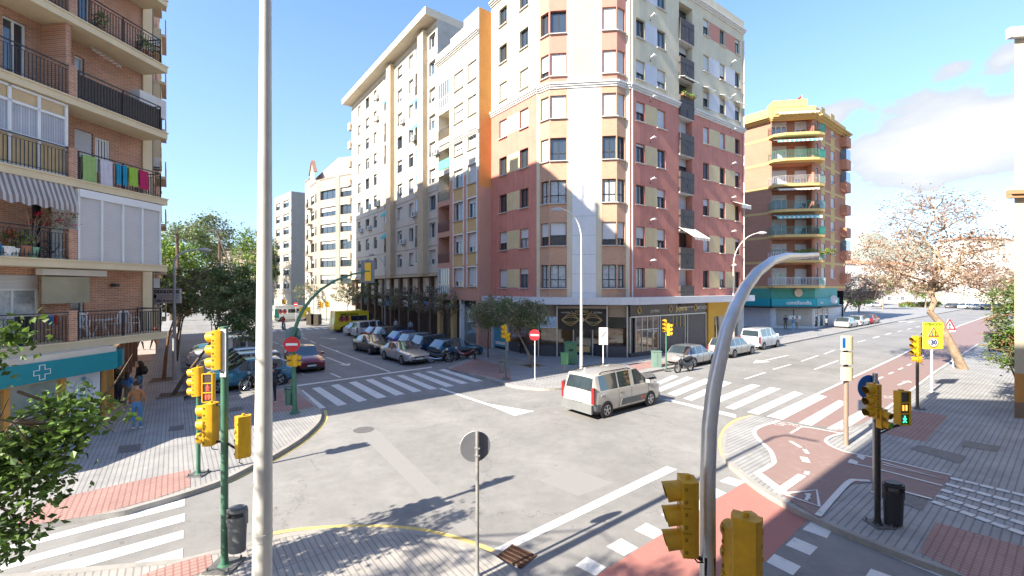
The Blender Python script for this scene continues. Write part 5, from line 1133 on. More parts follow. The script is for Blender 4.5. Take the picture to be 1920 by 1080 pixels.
def make_car(name, label, cat, kind, L, Wd, H, pm, group=None, clad=None, rails=False, nose=.28):
    K = KIND[kind]; root = thing(name, label, cat, group=group); hw = Wd/2; r = .32 if kind != 'box' else .36
    X = lambda f: (f-.5)*L
    st = []                     # x, zb, zs, w, zt, wt
    def hgt(f):
        if f <= K['rg'][0]: t = f/max(1e-4, K['rg'][0]); return K['boot']*H*(.965+.035*t)
        if f < K['rg'][1]: t = (f-K['rg'][0])/(K['rg'][1]-K['rg'][0]); return H*(K['boot']+(.965-K['boot'])*(t if kind != 'sedan' else sin(t*pi/2)*.6+t*.4))
        if f <= K['rf'][1]: t = (f-K['rf'][0])/(K['rf'][1]-K['rf'][0]); return H*(.965+.035*sin(min(1, t*1.15)*pi*.75)/1.0*.95) if kind != 'box' else H*(1-.04*max(0, t-.8)*5)
        if f < K['ws'][1]: t = (f-K['ws'][0])/(K['ws'][1]-K['ws'][0]); a = hgt(K['rf'][1]); return a+(K['bon']*H-a)*(t**.93)
        t = (f-K['ws'][1])/(1-K['ws'][1]); return H*K['bon']*(1-.04*t-nose*t**3.2)
    gl0, gl1 = (K['rg'][0]+(K['rg'][1]-K['rg'][0])*q for q in ((.16, .84) if kind == 'van' else (0, 1)))
    fs = sorted({0, gl0, gl1, .012, .03, K['rg'][0], K['rg'][1], *[K['rg'][0]+(K['rg'][1]-K['rg'][0])*.5], *[K['rf'][0]+(K['rf'][1]-K['rf'][0])*i/4 for i in range(5)], K['ws'][0]+(K['ws'][1]-K['ws'][0])*.5, K['ws'][1],
                 *[K['ws'][1]+(1-K['ws'][1])*i/5 for i in range(6)], .975, .99, *[w for p in K['win'] for w in p]})
    secs = []
    for f in fs:
        tap = 1-.20*max(0, (f-.90)/.10)**2*1.0-.10*max(0, (.06-f)/.06)**2 if kind != 'box' else 1-.14*max(0, (f-.90)/.10)**2
        w = hw*tap; zt = hgt(f); cab = K['rg'][0] < f < K['ws'][1]
        zs = min(K['sh']*H*(1+.05*(1-f)*(kind != 'box')), zt-.015)
        if not cab: zs = zt-.055
        wt = w*(.80 if cab and zt > .9*H else .80+.12*(1-min(1, max(0, (zt-zs)/(.3*H))))) if kind != 'box' else w*.95
        if not cab: wt = w*.90
        zb = .20+.10*max(0, (f-.93)/.07)+.10*max(0, (.07-f)/.07)
        secs.append([(w*.90, zb), (w*.985, zb+.10), (w, zb+.30*(zs-zb)/.7*1.0), (w*.992, zs-.05), (w*.965, zs), (wt, zt-.035), (wt*.90, zt-.004), (wt*.45, zt+.012), (0, zt+.016)])
    body = MB(); gw = MB(); gr = MB(); gs = {1: MB(), -1: MB()}; n = len(secs[0]); xs = [X(f) for f in fs]
    for i in range(len(fs)-1):
        fm = (fs[i]+fs[i+1])/2
        for j in range(n-1):
            for sg in (1, -1):
                q = [(xs[i], sg*secs[i][j][0], secs[i][j][1]), (xs[i+1], sg*secs[i+1][j][0], secs[i+1][j][1]), (xs[i+1], sg*secs[i+1][j+1][0], secs[i+1][j+1][1]), (xs[i], sg*secs[i][j+1][0], secs[i][j+1][1])]
                t = body; m = pm; sm = True
                if j == 4 and any(a <= fm <= b for a, b in K['win']): t = gs[sg]; m = CARG
                elif j >= 6 and K['ws'][0] < fm < K['ws'][1]: t = gw; m = CARG
                elif j >= 6 and gl0 < fm < gl1 and kind != 'box': t = gr; m = CARG
                elif j == 0: m = RUBB
                elif clad and j == 1 and (fm < .09 or fm > .93): m = clad
                t.poly(q, m, sm)
    for i in (0, len(fs)-1):
        ring = [(xs[i], y, z) for y, z in secs[i]]+[(xs[i], -y, z) for y, z in secs[i][::-1][1:]]; body.poly(ring, pm)
    body.b2(X(.05), X(.95), -hw*.88, hw*.88, .19, .24, RUBB)
    for f in K['wb']:
        for sg in (1, -1): body.lathe([(0, sg*(hw-.03)), (r+.055, sg*(hw-.03)), (r+.06, sg*(hw+.003)), (r+.02, sg*(hw+.004)), (0, sg*(hw-.0))], (X(f), 0, r), 20, RUBB, axis='Y')
    body.b2(X(0)-.03, X(.02), -hw*.86, hw*.86, .33, .50, clad or pm); body.b2(X(.985), X(1)+.02, -hw*.66, hw*.66, .26, .40, RUBB)
    link(body.mesh('body', sharp=40), 'body', root)
    for mb, nm in ((gw, 'windscreen'), (gr, 'rear_window'), (gs[1], 'side_window'), (gs[-1], 'side_window')):
        if mb.v: mb.build(nm, root)
    key = (r,)
    if key not in _wm: _wm[key] = wheel_meshes(r, .2)
    for f in K['wb']:
        for sg in (1, -1):
            w = link(_wm[key][0], 'wheel', root, (X(f), sg*(hw-.085), r)); ri = link(_wm[key][1], 'rim', w)
            if sg > 0: w.rotation_euler = (0, 0, pi)
    zl = H*K['bon']*.74
    for sg in (1, -1):
        mb = MB(); mb.box((X(.957), sg*hw*.70, zl), (.16, .36, .13), HEAD_, rz=-sg*.30); mb.build('headlight', root)
        mb = MB()
        if kind in ('van', 'box', 'suv'): mb.box((X(.0)+.05, sg*hw*.91, H*.48 if kind != 'box' else .95), (.12, .13, .55 if kind == 'van' else .36), TAIL)
        else: mb.box((X(.012)+.03, sg*hw*.80, H*K['boot']*.82), (.13, .32, .16), TAIL, rz=sg*.15)
        mb.build('tail_light', root)
        mb = MB(); mb.box((X(K['ws'][1])-.34, sg*(hw+.09), K['sh']*H+.10), (.10, .20, .14), pm); mb.build('wing_mirror', root)
        for a, b in K['win'][:2]:
            mb = MB(); mb.box((X(a)+.10, sg*(hw+.004), K['sh']*H*.88), (.18, .03, .035), CHR if not clad else pm); mb.build('door_handle', root)
    mb = MB(); mb.b2(X(1)-.0, X(1)+.035, -.26, .26, .40, .51, PLATE); mb.build('number_plate', root)
    mb = MB(); mb.b2(X(0)-.045, X(0)-.0, -.26, .26, H*.36, H*.36+.11, PLATE); mb.build('number_plate', root)
    mb = MB(); mb.b2(X(.985), X(1)+.012, -hw*.42, hw*.42, .52, .60, RUBB); mb.build('grille', root)
    # door seams
    for a, b in K['win']:
        for sg in (1, -1): mb = MB(); mb.b2(X(b)+.03, X(b)+.042, sg*(hw-.006), sg*(hw+.0035), .30, K['sh']*H-.03, RUBB); mb.build('door_seam', root)
    if rails:
        for sg in (1, -1): mb = MB(); mb.tube([(X(.12), sg*hw*.74, H*.985), (X(.16), sg*hw*.74, H+.03), (X(.50), sg*hw*.74, H+.03), (X(.54), sg*hw*.74, H*.985)], .022, 6, RUBB); mb.build('roof_rail', root)
    return root
def head_rz(d): return atan2(d.y, d.x)
HB, HA, HmA, HmB = head_rz(B_), head_rz(A_), head_rz(-A_), head_rz(-B_)
def place(r, p, rz): r.location = (p[0], p[1], 0.0); r.rotation_euler = (0, 0, rz); return r
# the pale van in the junction
van = make_car('delivery_van', 'pale sand passenger van with red tail lamps crossing the middle of the junction', 'van', 'van', 4.75, 1.85, 1.80, paint('sand', (.46, .43, .38), .1), clad=mat('clad_grey', (.16, .165, .165), .6), rails=True, nose=.30)
place(van, G(1184, 771)+A_*.93, HB)
mb = MB()
for sg in (-1,): mb.slab((-.75, sg*.93, .38), (1.75, 0, 0), (0, sg*.02, 0), (.12, 0, .26), mat('clad_grey')); mb.slab((.65, sg*.951, .47), (.28, 0, 0), (0, sg*.006, 0), (0, 0, .10), mat('clad_orange', (.5, .12, .05), .5))
mb.build('side_cladding', van)
mb = MB(); mb.b2(-2.46, -2.36, -.86, .86, .28, .62, mat('clad_grey')); mb.b2(-2.47, -2.40, -.86, .86, .26, .30, RIM); mb.build('rear_bumper', van)
for c in [c for c in van.children if c.name.startswith('tail_light')]:
    mb = MB(); sg = 1 if c.data.vertices[0].co.y > 0 else -1; mb.box((-2.335, sg*.845, .98), (.10, .13, .66), TAIL); c.data = mb.mesh('tail_light')
# moving and double-parked cars of the left street
c = make_car('parked_car', 'dark red hatchback driving toward the junction in the left street', 'car', 'hatch', 4.1, 1.76, 1.46, paint('dark_red', (.20, .008, .018))); place(c, G(585, 699)+A_*2.05, HmA); c.name = 'hatchback_car'
c = make_car('saloon_car', 'black saloon car double parked behind the silver coupe', 'car', 'sedan', 4.6, 1.8, 1.43, paint('black', (.012, .012, .013))); place(c, (-11.6, 36.45), head_rz(Vector((.66, -.75, 0))))
c = make_car('coupe_car', 'silver coupe double parked nearest the crossing in the left street', 'car', 'sedan', 4.7, 1.83, 1.40, paint('silver', (.46, .46, .46), .6)); place(c, (-7.85, 31.85), head_rz(Vector((.64, -.77, 0))))
# perpendicular row on the right of the left street
row0 = Vector((-4.3, 33.5, 0))
row = [(0, 'hatch', 4.1, 1.48, 'navy', (.015, .12, .20), 'dark teal blue hatchback parked behind the motorcycles at the corner'), (2.7, 'suv', 4.4, 1.6, 'midnight', (.02, .07, .13), 'midnight blue estate parked behind the silver coupe'),
       (5.4, 'suv', 4.2, 1.5, 'steel_blue', (.22, .36, .44), 'steel blue estate, third of the row nosed up to the right pavement'), (8.1, 'hatch', 4.1, 1.5, 'royal', (.015, .09, .38), 'bright royal blue hatchback beside the black saloon'),
       (11.0, 'suv', 4.5, 1.7, 'graphite', (.03, .055, .06), 'graphite estate with teal windows beyond the black saloon'), (14.3, 'hatch', 4.0, 1.45, 'red2', (.28, .012, .015), 'bright red hatchback parked before the small white van'),
       (17.6, 'van', 4.2, 1.8, 'white', (.6, .6, .6), 'small white van parked next to the ambulance'), (20.6, 'hatch', 4.0, 1.45, 'white', (.6, .6, .6), 'white hatchback tucked between ambulance and small white van')]
for s_, kd, L, H, pn, pc, lab in row:
    c = make_car('small_van' if kd == 'van' else 'parked_car', lab, 'van' if kd == 'van' else 'car', kd, L, 1.78, H, paint(pn, pc, .3 if pn != 'white' else 0), group='cars nosed up to the right pavement'); place(c, row0+A_*s_, HB+.04)
# left side row, noses to the left pavement
row1 = G(408, 737)+B_*1.35+A_*.9
for s_, kd, L, H, pn, pc, lab in [(0, 'hatch', 4.3, 1.5, 'sky_blue', (.035, .19, .29), 'bright blue hatchback behind the green signal pole'), (2.7, 'suv', 4.6, 1.5, 'silver2', (.40, .40, .40), 'silver estate parked next to the bright blue hatchback'),
       (5.4, 'hatch', 4.1, 1.45, 'beige', (.42, .38, .32), 'beige hatchback under the left street trees'), (8.2, 'van', 4.8, 1.95, 'white', (.6, .6, .6), 'white van parked under the dark crown of the left trees'), (11.2, 'suv', 4.4, 1.55, 'grey', (.12, .12, .13), 'dark grey estate in the left row beyond the white van'),
       (14.2, 'hatch', 4.0, 1.45, 'sky_blue', (.035, .19, .29), 'small blue hatchback far along the left row')]:
    c = make_car('small_van' if kd == 'van' else 'parked_car', lab, 'van' if kd == 'van' else 'car', kd, L, 1.78, H, paint(pn, pc, .3 if pn != 'white' else 0), group='cars nosed up to the left pavement'); place(c, row1+A_*s_, HmB+.05)
# right street
for nm, kd, p, L, H, pn, pc, lab in [('parked_car', 'hatch', (12.6, 30.6), 3.9, 1.40, 'silver', (.46, .46, .46), 'older silver hatchback parked by the motorbike in the right street'), ('parked_car', 'suv', (17.5, 34.7), 4.6, 1.46, 'champagne', (.45, .42, .38), 'champagne estate parked in front of the yellow shop wall'),
       ('small_van', 'van', (22.2, 39.0), 4.4, 1.82, 'white', (.6, .6, .6), 'white passenger van parked ahead of the champagne estate'), ('parked_car', 'hatch', (44.3, 57.9), 4.2, 1.5, 'silver2', (.40, .40, .40), 'silver hatchback, first of the three cars past the brick corner'), ('parked_car', 'suv', (48.4, 61.1), 4.4, 1.5, 'white', (.6, .6, .6), 'white estate between silver and red car past the brick corner'),
       ('parked_car', 'hatch', (52.5, 64.3), 4.1, 1.48, 'red2', (.28, .012, .015), 'red hatchback, farthest of the three cars past the brick corner')]:
    c = make_car(nm, lab, 'van' if kd == 'van' else 'car', kd, L, 1.76, H, paint(pn, pc, .5 if pn == 'silver' else .2), group='cars parked along the right street'); place(c, p, HB)
c = make_car('off_road_car', 'dark off-road car far down the left street beside the lamp post', 'car', 'suv', 4.6, 1.85, 1.85, paint('graphite', (.03, .055, .06))); place(c, G(466, 597), HmA)
# ambulances
AY = paint('ambulance_yellow', (.80, .62, .03), 0); 
def ambulance(lab, p, rz, col, cap, cabcol=None):
    a = make_car('ambulance', lab, 'ambulance', 'box', 5.9, 2.0, 2.55, col, group=None, nose=.25); place(a, p, rz)
    mb = MB()
    for sg in (-1, 1): mb.b2(-1.0, .95, sg*1.0, sg*1.012, 1.35, 1.95, CARG)
    mb.build('side_window', a)
    for dx, cc in ((-2.1, 'ORG'), (-1.5, 'ORG')):
        for sg in (-1, 1): mb = MB(); mb.lathe([(.34, sg*1.0), (.34, sg*1.014), (.12, sg*1.015)], (dx, 0, 1.6), 12, mat('decal_orange', (.62, .12, .06), .5), axis='Y'); mb.lathe([(.12, sg*1.0), (.12, sg*1.018), (0, sg*1.018)], (dx, 0, 1.58), 10, mat('decal_purple', (.12, .02, .10), .5), axis='Y'); mb.slab((dx-.15, sg*1.013, 1.75), (.3, 0, 0), (0, sg*.006, 0), (0, 0, .22), mat('decal_purple')); mb.build('decal', a)
    mb = MB(); mb.b2(.2, .5, -.7, .7, 2.52, 2.64, mat('beacon_bar', (.5, .45, .1), .3)); mb.build('beacon_bar', a)
    o = put_text(cap, .34, mat('letter_dark', (.02, .03, .02), .5), a, (-1.2 if cap == 'AMBULANCIA' else 1.2, -1.02, 2.12), 0, .01)
    return a
am = ambulance('yellow ambulance with orange flower decal parked at the end of the right row', row0+A_*25.4+B_*.8, HB, AY, 'AMBULANCIA')
a2 = ambulance('white and yellow ambulance crossing beyond the left street crossing', G(520, 603)+A_*.2+B_*2.4, HB, paint('ambulance_cream', (.74, .73, .62), 0), 'cali')
for sg in (-1, 1):
    mb = MB(); mb.b2(.6, 2.3, sg*1.003, sg*1.013, .6, 2.2, mat('decal_yellow', (.7, .52, .02), .5)); mb.build('decal', a2); mb = MB(); mb.b2(-2.9, -2.3, sg*1.003, sg*1.013, .6, 2.0, mat('decal_green', (.02, .30, .20), .5)); mb.build('decal', a2)
# ---- motorcycles
def make_moto(label, col, box=True, group='motorcycles parked by the crossings'):
    t = thing('motorcycle', label, 'motorcycle', group=group); pm = paint('moto_'+col[0], col[1], .2); r = .29
    for x in (-.62, .64):
        mb = MB(); pts = [(x+r*cos(a), 0, r+r*sin(a)) for a in [2*pi*i/18 for i in range(19)]]; mb.tube(pts, .055, 7, TYRE, caps=False); w = mb.build('wheel', t)
        mb = MB(); 
        for i in range(6): mb.tube([(x, 0, r), (x+(r-.05)*cos(i*pi/3), 0, r+(r-.05)*sin(i*pi/3))], .012, 5, RIM)
        mb.tube([(x+(r-.05)*cos(a), 0, r+(r-.05)*sin(a)) for a in [2*pi*i/14 for i in range(15)]], .016, 5, RIM, caps=False); mb.lathe([(.0, -.06), (.07, -.06), (.07, .06), (0, .06)], (x, 0, r), 10, RIM, axis='Y'); mb.build('rim', w)
    mb = MB(); mb.tube([(.64, .07, .29), (.42, .07, .80), (.36, .05, 1.0)], .022, 6, CHR); mb.tube([(.64, -.07, .29), (.42, -.07, .80), (.36, -.05, 1.0)], .022, 6, CHR); mb.build('fork', t)
    mb = MB(); mb.tube([(.30, -.36, 1.06), (.36, -.18, 1.03), (.38, 0, 1.0), (.36, .18, 1.03), (.30, .36, 1.06)], .018, 6, RUBB); mb.build('handlebar', t)
    mb = MB(); mb.tube([(.42, 0, .86), (.30, 0, .62), (.1, 0, .50), (-.2, 0, .48), (-.5, 0, .58), (-.85, 0, .80)], [.10, .17, .17, .18, .17, .08], 9, pm); mb.tube([(.55, 0, .62), (.70, 0, .63), (.9, 0, .52)], [.05, .09, .04], 7, pm); mb.build('body', t)
    mb = MB(); mb.tube([(.12, 0, .74), (-.1, 0, .76), (-.4, 0, .80), (-.75, 0, .88)], [.07, .13, .14, .07], 8, RUBB); mb.build('seat', t)
    mb = MB(); mb.tube([(.1, -.14, .34), (-.3, -.17, .30), (-.85, -.2, .42)], [.03, .05, .055], 8, CHR); mb.build('exhaust', t); mb = MB(); mb.box((-.02, 0, .34), (.42, .24, .26), mat('engine', (.15, .15, .15), .5, .5)); mb.build('engine', t)
    mb = MB(); mb.lathe([(0, .10), (.09, .08), (.10, 0), (.05, -.06)], (.47, 0, .9), 10, HEAD_, axis='X'); mb.build('headlight', t); mb = MB(); mb.box((-.90, 0, .78), (.05, .14, .07), TAIL); mb.build('tail_light', t)
    mb = MB(); mb.tube([(-.1, .05, .25), (-.18, .25, .02)], .014, 5, RUBB); mb.build('kickstand', t)
    if box: mb = MB(); mb.tube([(-.82, 0, .92), (-.82, 0, 1.0), (-.82, 0, 1.18), (-.82, 0, 1.24)], [.16, .22, .21, .12], 10, RUBB); mb.build('top_box', t)
    return t
m_ = make_moto('black and chrome scooter parked in front of the teal blue hatchback', ('black', (.02, .02, .022)), False); place(m_, G(826, 680)+A_*.1, HmA+1.1)
m_.rotation_euler.z = atan2(.25, 1)
m2 = dup(m_, tuple(G(868, 676)), atan2(.2, -1), 'dark red scooter parked beside the corner pavement', swap={'paint_moto_black': paint('moto_red', (.10, .01, .012))})
m3 = make_moto('black motorcycle with top box parked behind the white lamp post', ('black', (.02, .02, .022))); place(m3, G(513, 724), atan2(-.9, -.4))
m4 = dup(m3, tuple(G(484, 728)), atan2(-.85, -.5), 'black motorcycle beside the bright blue hatchback')
m5 = dup(m_, tuple(G(1283, 697)), atan2(-.5, -.8), 'grey motorbike parked behind the older silver hatchback')
m6 = dup(m_, tuple(G(532, 619)), HmA, 'scooter ridden across the far end of the left street')
m7 = dup(m3, tuple(G(478, 605)), HmA, 'motorcycle at the kerb far behind the lamp post')
# ================================================================ street furniture
GALV = mat('galvanised', (.40, .40, .40), .4, .6, var=.12, vscale=5); GRNP = mat('pole_green', (.06, .16, .10), .45, var=.15, vscale=4); BLKP = mat('pole_black', (.025, .024, .022), .45, var=.2)
YS = mat('signal_yellow', (.66, .37, .012), .5, var=.12, vscale=7, streak=.3, stains=.2); YSD = mat('signal_ochre', (.58, .31, .015), .42, var=.16, vscale=7, streak=.45, stains=.35); LOFF = mat('lens_off', (.05, .03, .02), .2, coat=1)
RON = mat('lens_red_lit', (.6, .02, .01), .3, emis=(1, .06, .03), estr=1.5); GON = mat('lens_green_lit', (.02, .5, .2), .3, emis=(.05, 1, .4), estr=.9); AON = mat('lens_amber_lit', (.6, .2, .02), .3, emis=(1, .35, .05), estr=1.2)
def head(parent, loc, face, n=3, s=1.0, m=None, lit=None, name='signal_head', tone=None):
    m = m or YS; rz = atan2(face[0], -face[1]); W_, Dp, Hs = .30*s, .20*s, .295*s
    mb = MB(); 
    prof = [(-W_/2, 0), (-W_/2, Dp*.55), (-W_/2*.72, Dp*.95), (W_/2*.72, Dp*.95), (W_/2, Dp*.55), (W_/2, 0)]
    mb.prism(prof, 0, Hs*n, m)
    for i in range(1, n): mb.b2(-W_/2-.004, W_/2+.004, -.003, Dp*.5, Hs*i-.006, Hs*i+.006, mat('signal_seam', (.25, .14, .01), .6))
    mb.cyl((0, Dp*.45, Hs*n), (0, Dp*.45, Hs*n+.05*s), .03*s, m=m, n=10)
    for i in range(n):
        for q_ in (.25, .75): mb.b2(W_/2-.004, W_/2+.014*s, .02*s, .05*s, Hs*(i+q_)-.018*s, Hs*(i+q_)+.018*s, mat('signal_seam', (.25, .14, .01), .6))
        mb.b2(-W_/2-.010*s, -W_/2+.004, .01*s, .035*s, Hs*(i+.5)-.03*s, Hs*(i+.5)+.03*s, m)
    mb.tube([(W_*.2, Dp*.6, 0), (W_*.3, Dp*.9, -.07*s), (W_*.1, Dp*1.3, -.10*s)], .010*s, 5, RUBB)
    h = mb.build(name, parent, loc=loc, rz=rz)
    for i in range(n):
        z = Hs*(i+.5); mb = MB(); r = .115*s; N_ = 12; b = []
        pts0 = []; pts1 = []
        for k in range(N_+1):
            a = -pi*.34+pi*1.68*k/N_; ln = .22*s*(1-.34*abs(k-N_/2)/(N_/2)); pts0.append((r*cos(a), 0.0, z+r*sin(a))); pts1.append((r*1.02*cos(a), -ln, z+r*1.02*sin(a)-.03*s))
        for k in range(N_): mb.poly([pts0[k], pts0[k+1], pts1[k+1], pts1[k]], m, True)
        for k in range(N_):
            c_ = lambda p: (p[0]*.94, p[1], z+(p[2]-z)*.94); mb.poly([c_(pts0[k]), c_(pts1[k]), c_(pts1[k+1]), c_(pts0[k+1])], mat('visor_inner', (.20, .11, .01), .7), True)
        mb.build('visor', h)
        mb = MB(); mb.lathe([(.095*s, -.004), (.06*s, -.012), (0, -.016)], (0, 0, z), 14, (lit or {}).get(i, LOFF), axis='Y'); mb.build('lens', h)
    return h
def pole(parent, x, y, z0, z1, r, m, nm='pole', r1=None, n=14):
    mb = MB(); mb.cyl((x, y, z0), (x, y, z1), r, r1 or r, n, m); mb.lathe([(r*1.9, z0), (r*1.9, z0+.03), (r*1.2, z0+.06), (r*1.02, z0+.16)], (x, y, 0), n, m); return mb.build(nm, parent)
def baseplate(parent, s=.42, m=None):
    mb = MB(); mb.b2(-s/2, s/2, -s/2, s/2, 0, .03, m or MANH)
    for a in (-1, 1):
        for b in (-1, 1): mb.cyl((a*s*.38, b*s*.38, 0), (a*s*.38, b*s*.38, .09), .018, m=MANH, n=6)
    return mb.build('base_plate', parent)
def litter_bin(parent, loc, rz, m, w=.34, h=.72, lid=True):
    mb = MB(); pr = [(w/2*cos(a), w*.36*sin(a)) for a in [2*pi*i/16 for i in range(16)]]
    k = [(x*.86, y*.86) for x, y in pr]
    for i in range(16):
        j = (i+1) % 16; mb.poly([(k[i][0], k[i][1], .0), (k[j][0], k[j][1], 0), (pr[j][0], pr[j][1], h*.80), (pr[i][0], pr[i][1], h*.80)], m, True)
    mb.poly([(x, y, 0) for x, y in k], m); mb.poly([(x, y, h*.79) for x, y in pr], RUBB)
    b = mb.build('litter_bin', parent, loc=loc, rz=rz)
    mb = MB(); mb.prism([(x*1.03, y*1.03) for x, y in pr], h*.90, h*.97, m); mb.prism([(x*.8, y*.8) for x, y in pr], h*.97, h, m); mb.b2(-w*.5, -w*.38, -.05, .05, h*.6, h*.93, m); mb.b2(w*.38, w*.5, -.05, .05, h*.6, h*.93, m); mb.build('lid', b); return b
def ped(parent, loc, face, rows, s=1.0):
    """pedestrian display: square screens"""
    rz = atan2(face[0], -face[1]); mb = MB(); w = .30*s; hh = .30*s
    mb.b2(-w/2, w/2, 0, .16*s, 0, hh*len(rows), YS); mb.b2(-w*.15, w*.15, .03, .1, hh*len(rows), hh*len(rows)+.03, YS)
    for i in range(len(rows)+1):
        mb.b2(-w/2, w/2, -.05*s, 0, hh*i-.012, hh*i+.012, YS)
    for x in (-w/2, w/2): mb.b2(x-.012, x+.012, -.05*s, 0, 0, hh*len(rows), YS)
    h = mb.build('signal_head', parent, loc=loc, rz=rz)
    for i, (kind, col) in enumerate(rows):
        z = hh*(len(rows)-1-i)+hh/2; mb = MB(); mb.b2(-w*.42, w*.42, -.012, -.002, z-hh*.42, z+hh*.42, LOFF); mb.build('lens', h)
        if kind == 'man' or kind == 'walk':
            mb = MB(); y = -.02; mb.lathe([(.022*s, y-.002), (.0, y-.004)], (0, 0, z+.075*s), 8, col, axis='Y'); sp = .03 if kind == 'man' else .05
            for seg in ([(0, .05), (0, -.02)], [(0, -.02), (-sp, -.09)], [(0, -.02), (sp, -.09)], [(0, .045), (-.045, .0)], [(0, .045), (.045, .0)]): mb.tube([(x*s, y, z+q*s) for x, q in seg], .012*s, 5, col)
            mb.build('symbol', h)
        elif kind: o = put_text(kind, .19*s, col, h, (0, -.02, z), 0, .006, name='digits')
    return h
RO = .13
# A: left pavement signal
pA = G(372, 890, RO); tA = thing('traffic_light', 'green-poled signal on the left pavement with red pedestrian countdown', 'traffic light', pA)
def H_(v, y): return EYE+(540-v)*y/F-RO
pole(tA, 0, 0, 0, H_(690, 12.1), .052, GRNP); baseplate(tA)
head(tA, (-.05, -.06, H_(741, 12.1)), (-1, .0), 3, .88); ped(tA, (.33, -.1, H_(752, 12.1)), (.1, -1), [(None, None), ('man', RON), ('19', RON)], .86)
mb = MB(); mb.tube([(0, 0, H_(745, 12.1)), (.33, -.03, H_(752, 12.1))], .02, 6, RUBB); mb.tube([(-.05, 0, H_(741, 12.1)), (0, 0, H_(744, 12.1))], .02, 6, RUBB); mb.build('bracket', tA)
# B: near pavement signal
pB = G(421, 1062, RO); yB = pB.y; tB = thing('traffic_light', 'green-poled signal with three yellow heads and bin near the left crossing', 'traffic light', pB)
pole(tB, 0, 0, 0, H_(612, yB), .062, GRNP); baseplate(tB, .5)
def XB_(u, y=None): return (u-421)/F*(y or yB)
head(tB, (XB_(408), -.05, H_(690, yB)), (-1, .05), 3, .80); head(tB, (XB_(390), -.02, H_(832, yB)), (-1, .05), 3, .86); head(tB, (XB_(452), .05, H_(856, yB)), (-.62, .78), 3, .86)
mb = MB(); mb.b2(-.02, .085, -.10, -.075, H_(705, yB), H_(616, yB), mat('back_board_white', (.62, .62, .64), .4)); mb.build('back_board', tB)
mb = MB(); mb.tube([(XB_(390)+.1, .0, H_(828, yB)), (0, 0, H_(828, yB)), (XB_(452), .04, H_(850, yB))], .022, 6, RUBB); mb.tube([(XB_(395)+.1, .0, H_(758, yB)), (0, 0, H_(762, yB))], .02, 6, RUBB); mb.build('bracket', tB)
lb = litter_bin(tB, (XB_(446), -.02, H_(1032, yB)), .15, mat('bin_grey', (.14, .145, .14), .5), .34, .82)
# mast with arm over the left street
pM = G(553, 775, RO); tM = thing('signal_mast', 'green curved mast reaching over the left street with framed signal', 'signal mast', pM); yM = pM.y
arm = []
for u, v, s_ in ((553, 775, 0), (551, 700, 0), (549, 630, 0), (551, 600, .12), (558, 582, .3), (572, 562, .6), (592, 543, 1.0), (620, 526, 1.6), (655, 514, 2.35), (684, 509, 3.0)):
    q = pM+B_*s_; y = q.y; arm.append(((q.x if s_ else (u-960)/F*y)-pM.x, y-pM.y, EYE+(540-v)*y/F-RO))
mb = MB(); mb.tube(arm, [.10, .085, .075, .07, .065, .06, .055, .05, .045, .04], 12, GRNP); mb.lathe([(.2, 0), (.2, .03), (.12, .1), (.1, .3)], (0, 0, 0), 12, GRNP); mb.build('mast', tM)
e = arm[-1]; mb = MB(); mb.box((e[0]+.03, e[1]-.02, e[2]+.0), (.60, .04, 1.02), mat('back_board_grey', (.13, .14, .17), .5)); mb.build('back_board', tM)
mb = MB(); mb.box((e[0]+.06, e[1]-.06, e[2]-.02), (.28, .06, .82), YS); mb.tube([(e[0]-.1, e[1]-.1, e[2]), (e[0]+.14, e[1]-.1, e[2])], .035, 6, GRNP); mb.build('signal_back', tM)
def round_sign(parent, loc, face, r, m_face, m_back=None, bar=None, tri=False, rim=None):
    rz = atan2(face[0], -face[1]); mb = MB(); N_ = 28
    if tri: pts = [(r*sin(a), r*cos(a)) for a in (0, 2*pi/3, 4*pi/3)]
    else: pts = [(r*cos(2*pi*i/N_), r*sin(2*pi*i/N_)) for i in range(N_)]
    mb.poly([(x, -.012, z) for x, z in pts], rim or m_face); mb.poly([(x, .004, z) for x, z in pts[::-1]], m_back or GALV)
    for i in range(len(pts)): j = (i+1) % len(pts); mb.poly([(pts[i][0], -.012, pts[i][1]), (pts[j][0], -.012, pts[j][1]), (pts[j][0], .004, pts[j][1]), (pts[i][0], .004, pts[i][1])], FR_W if m_back else GALV)
    if rim: k = .84 if not tri else .66; mb.poly([(x*k, -.016, z*k) for x, z in pts], m_face)
    if bar: mb.b2(-r*.72, r*.72, -.022, -.013, -r*.15, r*.15, bar)
    return mb.build('sign_face', parent, loc=loc, rz=rz)
SRED = mat('sign_red', (.52, .012, .02), .45, var=.04); SWH = mat('sign_white', (.70, .70, .70), .45, var=.04); SBL = mat('sign_blue', (.01, .10, .36), .4)
round_sign(tM, (arm[2][0]+.02, -.12, EYE+(540-645)*yM/F-RO), (.15, -1), .32, SRED, GALV, SWH)
round_sign(tM, (arm[2][0]-.02, .10, EYE+(540-628)*yM/F-RO), (-.1, 1), .33, SBL, mat('sign_back_teal', (.10, .17, .18), .4))
head(tM, (.12, -.02, EYE+(540-686)*yM/F-RO), (.9, .3), 2, .80); head(tM, (-.16, -.02, EYE+(540-686)*yM/F-RO), (-.8, -.3), 2, .80)
litter_bin(tM, (-.26, .0, .35), 0, mat('bin_green', (.06, .14, .10), .5), .30, .80)
